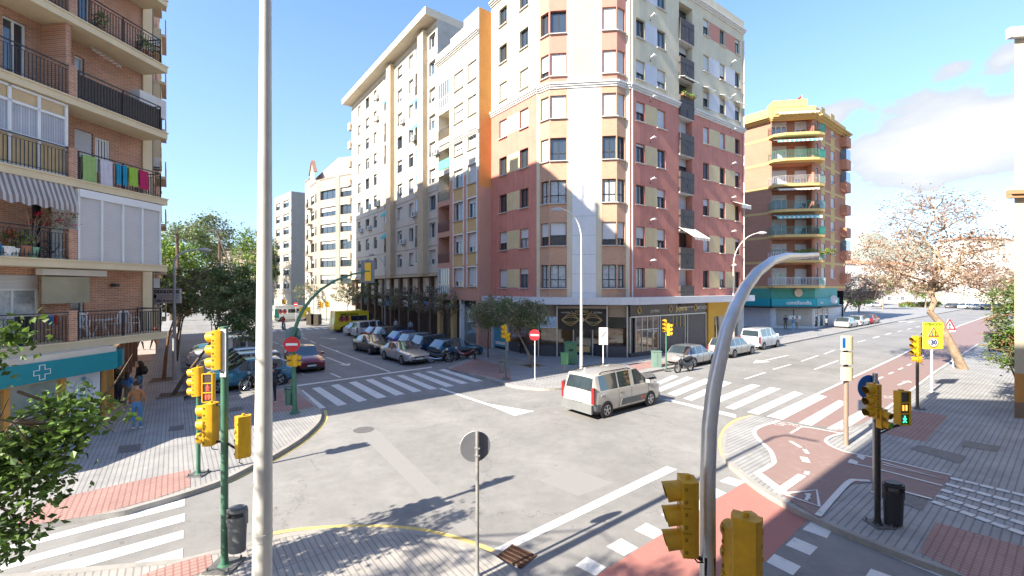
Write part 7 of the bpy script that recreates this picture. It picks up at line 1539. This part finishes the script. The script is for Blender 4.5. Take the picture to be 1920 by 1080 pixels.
tree('bare_tree', 'smaller dry-leaved tree with pale slanting trunk beyond the parked silver hatchback', q, [(0, 0, 0), (.9, 0, 1.8), (1.7, 0, 3.4)], .22, [((q.x+3.0, q.y, 5.6), (4.2, 3.0, 2.6), 120, 40), ((q.x+3.2, q.y, 4.2), (4.0, 2.6, 1.0), 60, 40)], PK, .26, bark=mat('bark_pale'), seed=52, clump=.8, mats2=[PK2, PK3], limbs=40, twigs=100)
for k, (u, y, zc, rx, m, mm, lab) in enumerate(((1655, 105, 6.0, 4.5, PK, [PK2, GN3], 'dry tree in front of the white terrace house'), (1860, 100, 7.5, 6.0, PK, [PK2, PK3], 'dry tree behind the right pavement, left of the cream end building'), (1900, 85, 5.5, 4.0, PK2, [PK, GN3], 'dry brown tree beside the cream end building'), (1610, 92, 3.2, 3.0, GN3, [GN1], 'green bushy tree behind the smaller dry-leaved tree'), (1735, 115, 4.8, 4.0, PK, [GN3], 'dry tree far behind the kinked trunk'))):
    q = Wp(u, y, 0); tree('park_tree', lab, q, [(0, 0, 0), (.1, 0, zc*.4), (0, 0, zc*.7)], .2, [((q.x, q.y, zc), (rx, rx*.7, zc*.42), 80, 40)], m, .35, seed=60+k, clump=1.0, mats2=mm, limbs=20, twigs=60, z0=0, bark=BARKL, group='trees beyond the right street')
hg = MB(); q0, q1 = Wp(1690, 118, 0), Wp(1762, 118, 0); o = thing('hedge', 'clipped green and ochre hedge far across the right street', 'hedge', q0); leaves('foliage', o, [((q0.x+i*1.0, 118, .9), (.7, .7, .8), 8, 40) for i in range(11)], GN3, .3, q0, 70, .5, mats2=[PK2, GN4])
for i, (u, y, pc, pn, lab) in enumerate(((1790, 112, (.10, .10, .12), 'grey', 'dark car parked in the far row left of centre behind the bare tree'), (1815, 110, (.6, .6, .6), 'white', 'white car parked in the far row behind the bare tree'), (1842, 108, (.40, .40, .40), 'silver2', 'silver car parked in the far row at the right'), (1868, 106, (.12, .12, .13), 'grey', 'grey car at the right end of the far row'), (1640, 120, (.6, .6, .6), 'white', 'white car parked in front of the white terrace house'))):
    c = make_car('parked_car', lab, 'car', 'hatch', 4.2, 1.75, 1.5, paint(pn, pc, 0), group='far cars across the right street'); place(c, (Wp(u, y, 0).x, y), radians(8))
# the green shrub tree at the right edge and its trunk
q = Wp(1912, 18.6, RO)
tree('street_tree', 'glossy dark green tree at the right edge with red brown twigs', q, [(0, 0, 0), (-.05, 0, .8), (-.1, 0, 1.6)], .14, [((q.x-.05, q.y, 3.6), (1.0, 1.0, 1.3), 60, 50), ((q.x-.35, q.y-.1, 2.6), (.85, .8, .8), 34, 46), ((q.x-.2, q.y, 4.7), (.9, .9, .7), 22, 40)], DRK, .12, bark=BARKD, seed=81, mats2=[GN1, GN3], limbs=26, twigs=40, clump=.3)
# the tree whose branches reach in at the lower left and whose shade falls on the crossing
q = Vector((-9.4, 4.6, RO)); NL = leafmat('leaf_near_green', (.115, .185, .035), .4, .35); NL2 = leafmat('leaf_near_dark', (.055, .10, .022), .4, .3)
def NB(u, v, y): return tuple(Wp(u, y, EYE+(540-v)*y/F))
bl = [(NB(-60, 880, 5.9), (.7, .6, .6), 36, 40), (NB(66, 830, 6.0), (.42, .45, .32), 18, 36), (NB(40, 900, 5.9), (.45, .45, .40), 20, 36), (NB(118, 760, 6.1), (.33, .33, .2), 11, 30), (NB(150, 790, 6.1), (.26, .3, .2), 8, 30), (NB(8, 628, 5.9), (.26, .25, .14), 8, 24), (NB(10, 1000, 5.8), (.30, .3, .28), 12, 30), (NB(-110, 700, 5.9), (.5, .6, .6), 18, 40)]
bl += [((-9.3, 1.0, 7.2), (1.9, 1.2, 1.3), 36, 45), ((-8.2, -.3, 8.2), (1.5, 1.1, 1.2), 40, 48), ((-7.2, -.7, 8.6), (1.0, .9, 1.1), 34, 48), ((-11.8, 1.6, 5.4), (1.6, 1.2, 1.4), 26, 40)]
nt_ = tree('plane_tree', 'leafy green tree whose branches reach in at the lower left edge', q, [(0, 0, 0), (.1, -.1, 1.8), (.2, -.2, 3.2), (.1, -.5, 4.6), (.1, -1.0, 6.0)], .22, bl, NL, .115, bark=BARK, seed=91, clump=.28, mats2=[NL2, GN3], limbs=90, twigs=20, r1=.22)
# tree pits
for u, v in ((325, 741), (307, 712), (998, 686)):
    p = G(u, v, RO); t = MB(); t.b2(-.55, .55, -.5, .5, 0, .02, mat('pit_soil', (.14, .10, .07), .95)); 
    for a, b, c_, d in ((-.6, .6, -.56, -.5), (-.6, .6, .5, .56), (-.6, -.54, -.56, .56), (.54, .6, -.56, .56)): t.b2(a, b, c_, d, 0, .05, mat('pit_edge', (.30, .23, .17), .8))
    struct(t.build('tree_pit', None, loc=(p.x, p.y, RO), rz=.6))
# ================================================================ people
SKIN = mat('skin', (.50, .30, .21), .55, var=.05); HAIR = mat('hair_dark', (.025, .017, .012), .5, var=.2)
def person(label, loc, rz, h=1.72, top=(.1, .1, .1), legs=(.1, .1, .12), shoe=(.6, .6, .6), hair='short', pose='stand', arms=None, group=None, sleeves=True, tn='t', bag=None):
    S_ = h/1.75; root = thing('person', label, 'person', loc, rz, group); V = {}; E = []
    def n(k, x, y, z, r): V[k] = (Vector((x, y, z))*S_, r*S_)
    sw = .0 if pose == 'stand' else .22; fl = 1 if pose != 'cross' else -1
    n('pel', 0, 0, .96, .135); n('waist', 0, .005, 1.10, .120); n('chest', 0, -.005, 1.30, .145); n('neck', 0, -.005, 1.47, .062); n('neck2', 0, .01, 1.52, .052); n('head', 0, .015, 1.60, .082); n('crown', 0, 0, 1.68, .088); n('top', 0, -.005, 1.735, .05)
    n('nose', 0, .105, 1.615, .013)
    for s, q in ((1, 'L'), (-1, 'R')):
        n('sh'+q, s*.155, -.01, 1.41, .062); a = (arms or {}).get(q, 'down')
        if a == 'down': el, ha = (s*.215, -.02-.05*sw*s*4, 1.13), (s*.23, .06+.3*sw*s, .88)
        elif a == 'bent': el, ha = (s*.22, -.03, 1.13), (s*.08, .24, 1.17)
        elif a == 'pocket': el, ha = (s*.25, -.07, 1.14), (s*.17, .08, .98)
        elif a == 'up': el, ha = (s*.22, .08, 1.16), (s*.10, .20, 1.42)
        n('el'+q, *el, .043); n('wr'+q, *[el[i]+(ha[i]-el[i])*.86 for i in range(3)], .028); n('pa'+q, *ha, .034)
        d = (Vector(ha)-Vector(el)).normalized(); sd = Vector((0, 1, 0)) if abs(d.y) < .8 else Vector((s, 0, 0))
        for i in range(4):
            o = sd*(.030-.020*i); L = (.070, .080, .074, .058)[i]; b = Vector(ha)+o+d*.03
            n('f%s%da' % (q, i), *(b+d*L*.5), .0095); n('f%s%db' % (q, i), *(b+d*L*.85+Vector((-s*.02, .012, 0))), .008)
        n('th'+q, *(Vector(ha)+sd*.045+d*.005), .011); n('tt'+q, *(Vector(ha)+sd*.058+d*.045), .009)
        f = s*sw*fl; n('hi'+q, s*.085, 0, .90, .098); n('kn'+q, s*.10, f*.55+.02, .50, .062); n('an'+q, s*.105, f*1.05-.03, .10, .042); n('he'+q, s*.105, f*1.05-.05, .045, .036); n('to'+q, s*.125, f*1.05+.15, .035, .030)
    K = list(V); I = {k: i for i, k in enumerate(K)}
    for a, b in (('pel', 'waist'), ('waist', 'chest'), ('chest', 'neck'), ('neck', 'neck2'), ('neck2', 'head'), ('head', 'crown'), ('crown', 'top'), ('head', 'nose')): E.append((I[a], I[b]))
    for q in 'LR':
        for a, b in (('chest', 'sh'), ('sh', 'el'), ('el', 'wr'), ('wr', 'pa'), ('pa', 'th'), ('th', 'tt'), ('hi', 'kn'), ('kn', 'an'), ('an', 'he'), ('he', 'to')): E.append((I[a+(q if a != 'chest' else '')], I[b+q]))
        E.append((I['pel'], I['hi'+q]))
        for i in range(4): E.append((I['pa'+q], I['f%s%da' % (q, i)])); E.append((I['f%s%da' % (q, i)], I['f%s%db' % (q, i)]))
    me = bpy.data.meshes.new('tmp'); me.from_pydata([tuple(V[k][0]) for k in K], E, []); ob = bpy.data.objects.new('tmp', me); COL.objects.link(ob)
    md = ob.modifiers.new('s', 'SKIN'); md.use_smooth_shade = True; sv = me.skin_vertices[0].data
    for i, k in enumerate(K): r = V[k][1]; sv[i].radius = (r, r*.78 if k in ('chest', 'waist', 'pel') else r)
    sv[I['pel']].use_root = True; ob.modifiers.new('u', 'SUBSURF').levels = 1
    dg = bpy.context.evaluated_depsgraph_get(); dg.update(); bm_ = bpy.data.meshes.new_from_object(ob.evaluated_get(dg)); bpy.data.objects.remove(ob)
    bm_.name = 'body'; bm_.materials.clear(); TM, LM, SM = mat('cloth_top_'+tn, top, .8, var=.12, vscale=8, bump=.3, bscale=30), mat('cloth_legs_'+tn, legs, .85, var=.15, vscale=8, bump=.3, bscale=30), mat('shoe_'+tn, shoe, .6)
    for x in (SKIN, TM, LM, SM): bm_.materials.append(x)
    seg = []
    for a, b in E: seg.append((V[K[a]][0], V[K[b]][0], K[a], K[b]))
    def cls(p):
        z = p.z/S_
        if z > 1.475: return 0
        best = min(seg, key=lambda s: (p-(s[0]+(s[1]-s[0])*max(0, min(1, (p-s[0]).dot(s[1]-s[0])/max(1e-9, (s[1]-s[0]).length_squared))))).length); k = best[3]
        if k[:2] in ('pa', 'th', 'tt') or (k[0] == 'f'): return 0
        if k[:2] == 'wr': return 1 if sleeves else 0
        if k[:2] in ('sh', 'el', 'ch', 'wa', 'ne'): return 1 if z > .97 or k[:2] in ('el',) else 2
        if k[:2] in ('he', 'to') or z < .085: return 3
        return 2 if z < .99 else 1
    for p in bm_.polygons: p.material_index = cls(Vector(p.center)); p.use_smooth = True
    link(bm_, 'body', root)
    mb = MB(); N_ = 14; hz = 1.655*S_; r = .107*S_
    prof = []
    for i in range(7): th = i/6*pi/2*1.25-pi*.125; prof.append((r*cos(th), r*1.02*sin(th)))
    mb.lathe([(max(.001, a), b) for a, b in prof], (0, -.022*S_, hz+.0), N_, HAIR)
    if hair == 'long': mb.tube([(0, -.06*S_, 1.66*S_), (0, -.10*S_, 1.52*S_), (0, -.12*S_, 1.34*S_)], [.09*S_, .10*S_, .05*S_], 9, HAIR)
    mb.build('hair', root)
    mb = MB()
    for s in (-1, 1): mb.lathe([(.009*S_, 0), (.0, .004)], (s*.032*S_, .094*S_, 1.632*S_), 8, RUBB, axis='Y'); mb.box((s*.098*S_, .005, 1.62*S_), (.02*S_, .035*S_, .055*S_), SKIN)
    mb.box((0, .096*S_, 1.575*S_), (.045*S_, .006, .010*S_), mat('lips', (.35, .12, .10), .5)); mb.build('face', root)
    if bag: mb = MB(); mb.tube([(0, -.16, 1.05), (0, -.20, 1.2), (0, -.17, 1.42)], [.12, .16, .10], 10, mat('bag_'+tn, bag, .7)); mb.build('backpack', root)
    return root
def pp(u, v): return G(u, v, RO)
person('person in tan jacket and blue jeans standing on the left pavement', pp(257, 805), radians(20), 1.76, (.40, .17, .06), (.10, .22, .38), tn='tan', arms={'L': 'pocket', 'R': 'pocket'})
person('person in black jacket facing the group by the pharmacy', pp(222, 757), radians(-80), 1.78, (.02, .02, .02), (.03, .035, .05), (.03, .03, .03), hair='long', tn='black', arms={'L': 'bent', 'R': 'down'})
person('person in blue and white top seen from behind in the pharmacy group', pp(240, 763), radians(15), 1.55, (.06, .20, .48), (.22, .20, .17), hair='long', tn='blue', arms={'L': 'bent', 'R': 'bent'})
person('person in black with dark backpack at the right of the pharmacy group', pp(262, 742), radians(95), 1.68, (.015, .015, .018), (.10, .20, .32), hair='long', tn='dark', arms={'L': 'up', 'R': 'down'}, bag=(.02, .02, .02))
person('person in dark clothes walking far along the left pavement, left of two', pp(263, 657), 0, 1.7, (.03, .03, .04), (.02, .02, .025), tn='w1', pose='walk')
person('person in brown top and black trousers walking far along the left pavement, right of two', pp(288, 655), 0, 1.7, (.22, .13, .08), (.02, .02, .025), tn='w2', pose='walk')
person('person in black standing by the blue shop panel behind the corner tree', pp(978, 666), pi, 1.7, (.02, .02, .02), (.015, .015, .02), tn='w3', hair='long')
person('person in navy jacket and olive trousers outside the teal shop', pp(1473, 618), pi*.9, 1.78, (.02, .025, .06), (.12, .12, .07), (.1, .05, .04), tn='w4', arms={'L': 'bent', 'R': 'bent'})
person('person in pale blue denim outside the teal shop', pp(1487, 621), pi*1.1, 1.66, (.10, .20, .32), (.25, .42, .55), tn='w5', arms={'L': 'down', 'R': 'bent'})
person('person in cream coat beside the one in denim outside the teal shop', pp(1494, 618), pi*.6, 1.7, (.55, .48, .38), (.30, .25, .18), tn='w6', hair='long')
person('person in dark clothes walking on the bike lane behind the yellow board', pp(1730, 668), pi*.95, 1.75, (.06, .07, .10), (.12, .13, .15), tn='w7', pose='walk')
person('person in white shirt on the pavement behind the graphite estate', Wp(742, 49.5, RO), pi, 1.7, (.55, .58, .60), (.02, .02, .02), tn='w8')
person('person in pale blue shirt at the shop doorway behind the parked cars', Wp(770, 47.5, RO), pi, 1.72, (.35, .45, .60), (.05, .05, .08), tn='w9')
person('person in white overall walking by the waste containers', Wp(577, 68, 0), pi*.5, 1.75, (.60, .60, .60), (.60, .60, .60), tn='w10', pose='walk')
person('person in red jacket riding the scooter at the far end of the left street', G(531, 619)+Vector((0, 0, .05)), HmA-pi/2, 1.72, (.50, .03, .02), (.05, .06, .10), tn='w11', arms={'L': 'bent', 'R': 'bent'})
person('person in black behind the thick white lamp post on the left corner', pp(511, 757), radians(40), 1.7, (.03, .03, .04), (.02, .02, .03), tn='w12')
# ================================================================ things on the near balconies
def on8(x, k, out, dz=.05): return w8.at(x, ZK[k]+dz, out)
random.seed(17)
def towel(u0, u1, k, c, name, label, h=.75, drop=.0, out=1.16, zt=.98, nm='towel', cat='towel'):
    a, b = s8.x(u0), s8.x(u1); o = w8.at(a, ZK[k]+zt, out); t = MB(); n = 8; L = b-a; m = mat('cloth_'+name, c, .85, var=.1, vscale=6, bump=.3, bscale=25)
    for side in (0, 1):
        for i in range(n):
            for j in range(5):
                def q(i, j): return o-o+w8.d*(L*i/n)+w8.n*((.015+.018*sin(i*2.1+j*.4)) if side == 0 else -.03-.01*sin(i*2))+Vector((0, 0, -(h if side == 0 else h*.8)*j/5*(1+.03*sin(i*1.7))))
                t.poly([q(i, j), q(i+1, j), q(i+1, j+1), q(i, j+1)], m, True)
    ob = t.build(nm, None, loc=tuple(o)); return tag(ob, label, cat)
towel(156, 183, 2, (.28, .42, .14), 'sage', 'large pale green cloth, leftmost on the third balcony railing', 1.0); towel(189, 213, 2, (.55, .52, .56), 'white', 'white cloth between the pale green and the turquoise one', .95); towel(219, 229, 2, (.02, .28, .42), 'turq', 'turquoise towel left of the lime one, left half', .78); towel(231, 240, 2, (.02, .28, .42), 'turq', 'turquoise towel touching the lime one', .78)
towel(243, 260, 2, (.30, .48, .06), 'lime', 'lime green towel right of the turquoise towels', .72); towel(263, 280, 2, (.45, .02, .10), 'crimson', 'crimson shirt at the right end of the railing', .75, nm='shirt', cat='shirt')
towel(28, 38, 0, (.45, .45, .48), 'grey', 'pale grey cloth on the lowest balcony drying rack', .7, out=.95); towel(42, 72, 0, (.02, .02, .025), 'black', 'black trousers on the lowest balcony drying rack', .95, out=.95, nm='trousers', cat='trousers'); towel(75, 100, 0, (.25, .17, .12), 'brown', 'brown cloth on the lowest balcony drying rack', .85, out=.95)
towel(104, 112, 0, (.10, .25, .5), 'blue', 'small blue cloth on the lowest balcony drying rack', .35, out=.95); towel(114, 120, 0, (.5, .06, .03), 'red', 'small red cloth on the lowest balcony drying rack', .35, out=.95)
t = thing('drying_rack', 'white folding drying rack on the lowest balcony', 'drying rack', on8(s8.x(70), 0, .9)); mb = MB()
for o_ in (-.18, 0, .18): mb.tube([(w8.d*(-1.5)+w8.n*o_+Vector((0, 0, .98))), (w8.d*1.4+w8.n*o_+Vector((0, 0, .98)))], .012, 5, FR_W)
mb.build('rails', t); mb = MB()
for x in (-1.2, 1.1): mb.tube([w8.d*x+w8.n*.2, w8.d*(x+.8)+w8.n*-.2+Vector((0, 0, .96))], .012, 5, FR_W); mb.tube([w8.d*(x+.8)+w8.n*.2, w8.d*x-w8.n*.2+Vector((0, 0, .96))], .012, 5, FR_W)
mb.build('leg_frame', t)
PLW = mat('plastic_white', (.66, .66, .66), .35, var=.04)
def plastic_chair(label, p, rz):
    t = thing('plastic_chair', label, 'chair', p, rz, 'plastic chairs on the lowest balcony'); mb = MB(); mb.b2(-.22, .22, -.2, .22, .42, .45, PLW); mb.build('seat', t)
    mb = MB(); mb.tube([(-.2, -.2, .45), (-.22, -.27, .8), (-.12, -.29, .92), (.12, -.29, .92), (.22, -.27, .8), (.2, -.2, .45)], .025, 6, PLW)
    for x in (-.11, -.04, .04, .11): mb.b2(x-.02, x+.02, -.27, -.25, .45, .9, PLW)
    mb.build('backrest', t)
    for x in (-1, 1):
        for y in (-.18, .2): mb = MB(); mb.tube([(x*.20, y, .43), (x*.24, y*1.15, 0)], .022, 6, PLW); mb.build('leg', t)
        mb = MB(); mb.tube([(x*.22, -.24, .66), (x*.26, .1, .66), (x*.23, .2, .43)], .02, 6, PLW); mb.build('armrest', t)
    return t
plastic_chair('white plastic chair left of the little table on the lowest balcony', on8(s8.x(178), 0, .55), w8.rz+2.6); plastic_chair('white plastic chair right of the little table on the lowest balcony', on8(s8.x(247), 0, .45), w8.rz+.2); plastic_chair('white plastic chair at the corner end of the lowest balcony', on8(s8.x(268), 0, .6), w8.rz-1.4)
t = thing('side_table', 'small white round table between the plastic chairs', 'table', on8(s8.x(217), 0, .6)); mb = MB(); mb.cyl((0, 0, .62), (0, 0, .65), .3, m=PLW, n=18); mb.build('table_top', t)
for i in range(3): mb = MB(); a = i*2.1; mb.tube([(.05*cos(a), .05*sin(a), .62), (.28*cos(a), .28*sin(a), 0)], .015, 5, PLW); mb.build('leg', t)
TC = mat('terracotta', (.38, .17, .10), .8, var=.1)
def pot(label, u, k, out, r, h, m, plant=None, sz=.10, n=10, ph=.35, seed=1, dz=.05):
    p = on8(s8.x(u), k, out, dz); t = thing('potted_plant', label, 'potted plant', p); mb = MB(); mb.lathe([(r*.7, 0), (r, h*.85), (r*1.08, h*.86), (r*1.08, h), (r*.9, h), (r*.9, h*.9)], n=14, m=m); mb.build('pot', t)
    if plant: leaves('foliage', t, [((0, 0, h+ph*.6), (r*1.5, r*1.5, ph), n, 16)], plant, sz, (0, 0, 0), seed, .12)
    return t
pot('terracotta pot with dark plant on the second balcony', 54, 1, .98, .19, .36, TC, GN1, seed=2); pot('mint green pot that holds the bougainvillea on the second balcony', 70, 1, .98, .18, .34, mat('pot_mint', (.18, .38, .24), .5), None)
pot('white pot with orange leaved plant on the second balcony', 20, 1, 1.0, .2, .3, FR_W, leafmat('leaf_rust', (.30, .10, .03)), seed=5); pot('white pot with light green plant on the second balcony', 34, 1, 1.0, .16, .26, FR_W, GN4, seed=6); pot('small blue tub at the left edge of the second balcony', 2, 1, 1.0, .15, .34, mat('tub_blue', (.01, .15, .30), .4))
pot('terracotta pot in the corner of the fifth balcony', 285, 4, 1.0, .15, .25, TC, GN1, seed=8); pot('terracotta pot near the corner of the fifth balcony', 272, 4, 1.0, .15, .25, TC, GN2, seed=9); pot('terracotta pot at the left of the fifth balcony', 192, 4, 1.0, .14, .22, TC, GN1, n=14, seed=10)
pb = on8(s8.x(70), 1, .98, .35); t = thing('bougainvillea', 'red bougainvillea climbing from the mint green pot', 'plant', pb); mb = MB(); R = random.Random(3)
for i in range(9):
    e = w8.d*R.uniform(-.2, 1.4)+Vector((0, 0, R.uniform(.8, 1.5))); mb.tube([(0, 0, 0), e*.5+Vector((0, 0, .3)), e], [.02, .012, .005], 5, mat('twig', (.30, .20, .14), .9), caps=False)
mb.build('stem', t); leaves('foliage', t, [(w8.d*.4+Vector((0, 0, 1.0)), (.45, .3, .35), 26, 14), (w8.d*1.0+Vector((0, 0, 1.1)), (.35, .3, .3), 14, 12)], leafmat('bract_red', (.50, .02, .06)), .07, (0, 0, 0), 4, .12, mats2=[GN1, leafmat('leaf_rust2', (.28, .12, .06))])
t = thing('childs_bicycle', 'small white-wheeled childs bicycle on the second balcony', 'bicycle', on8(s8.x(116), 1, 1.0), w8.rz); mb = MB(); mb.tube([(.2+.17*cos(a), 0, .18+.17*sin(a)) for a in [2*pi*i/18 for i in range(19)]], .022, 6, FR_W, caps=False); mb.build('wheel', t); mb = MB(); mb.tube([(-.42+.17*cos(a), 0, .18+.17*sin(a)) for a in [2*pi*i/18 for i in range(19)]], .022, 6, RUBB, caps=False); mb.build('wheel', t)
mb = MB(); mb.tube([(-.42, 0, .18), (-.1, 0, .2), (.1, 0, .52), (-.25, 0, .5), (-.1, 0, .2)], .016, 5, RUBB); mb.tube([(-.25, 0, .5), (-.42, 0, .18)], .012, 5, RUBB); mb.build('frame', t); mb = MB(); mb.tube([(.2, 0, .18), (.12, 0, .58), (.1, -.16, .66)], .014, 5, FR_W); mb.tube([(.12, 0, .6), (.1, .16, .66)], .014, 5, FR_W); mb.build('handlebar', t); mb = MB(); mb.box((-.27, 0, .56), (.18, .1, .04), RUBB); mb.build('saddle', t)
# flower box on the fifth floor balcony of the corner building and the green balcony of the brick building
q = fb.at((bx[4]+bx[5])/2, rowz(5)+.25, .25); t = thing('flower_box', 'green flower box on the dark balcony panel above the cornice', 'flower box', q); mb = MB(); mb.slab(-fb.d*.8-fb.n*.1+Vector((0, 0, -.15)), fb.d*1.6, fb.n*.2, (0, 0, .18), TC); mb.build('box', t); leaves('foliage', t, [(fb.d*x, (.2, .2, .2), 6, 16) for x in (-.7, -.35, 0, .35, .7)], GN4, .12, (0, 0, 0), 6, .15, mats2=[GN3])
q = i1.at(3.4, Z7+FH7*1+1.0, 1.4); t = thing('flower_box', 'long bank of green plants along the second balcony of the brick corner building', 'flower box', q); mb = MB(); mb.slab(-i1.d*1.0-i1.n*.1+Vector((0, 0, -.2)), i1.d*4.2, i1.n*.2, (0, 0, .2), TC); mb.build('box', t); leaves('foliage', t, [(i1.d*(-1.0+i*.6), (.4, .35, .35), 9, 18) for i in range(8)], GN4, .18, (0, 0, 0), 7, .25, mats2=[GN3, GN1])
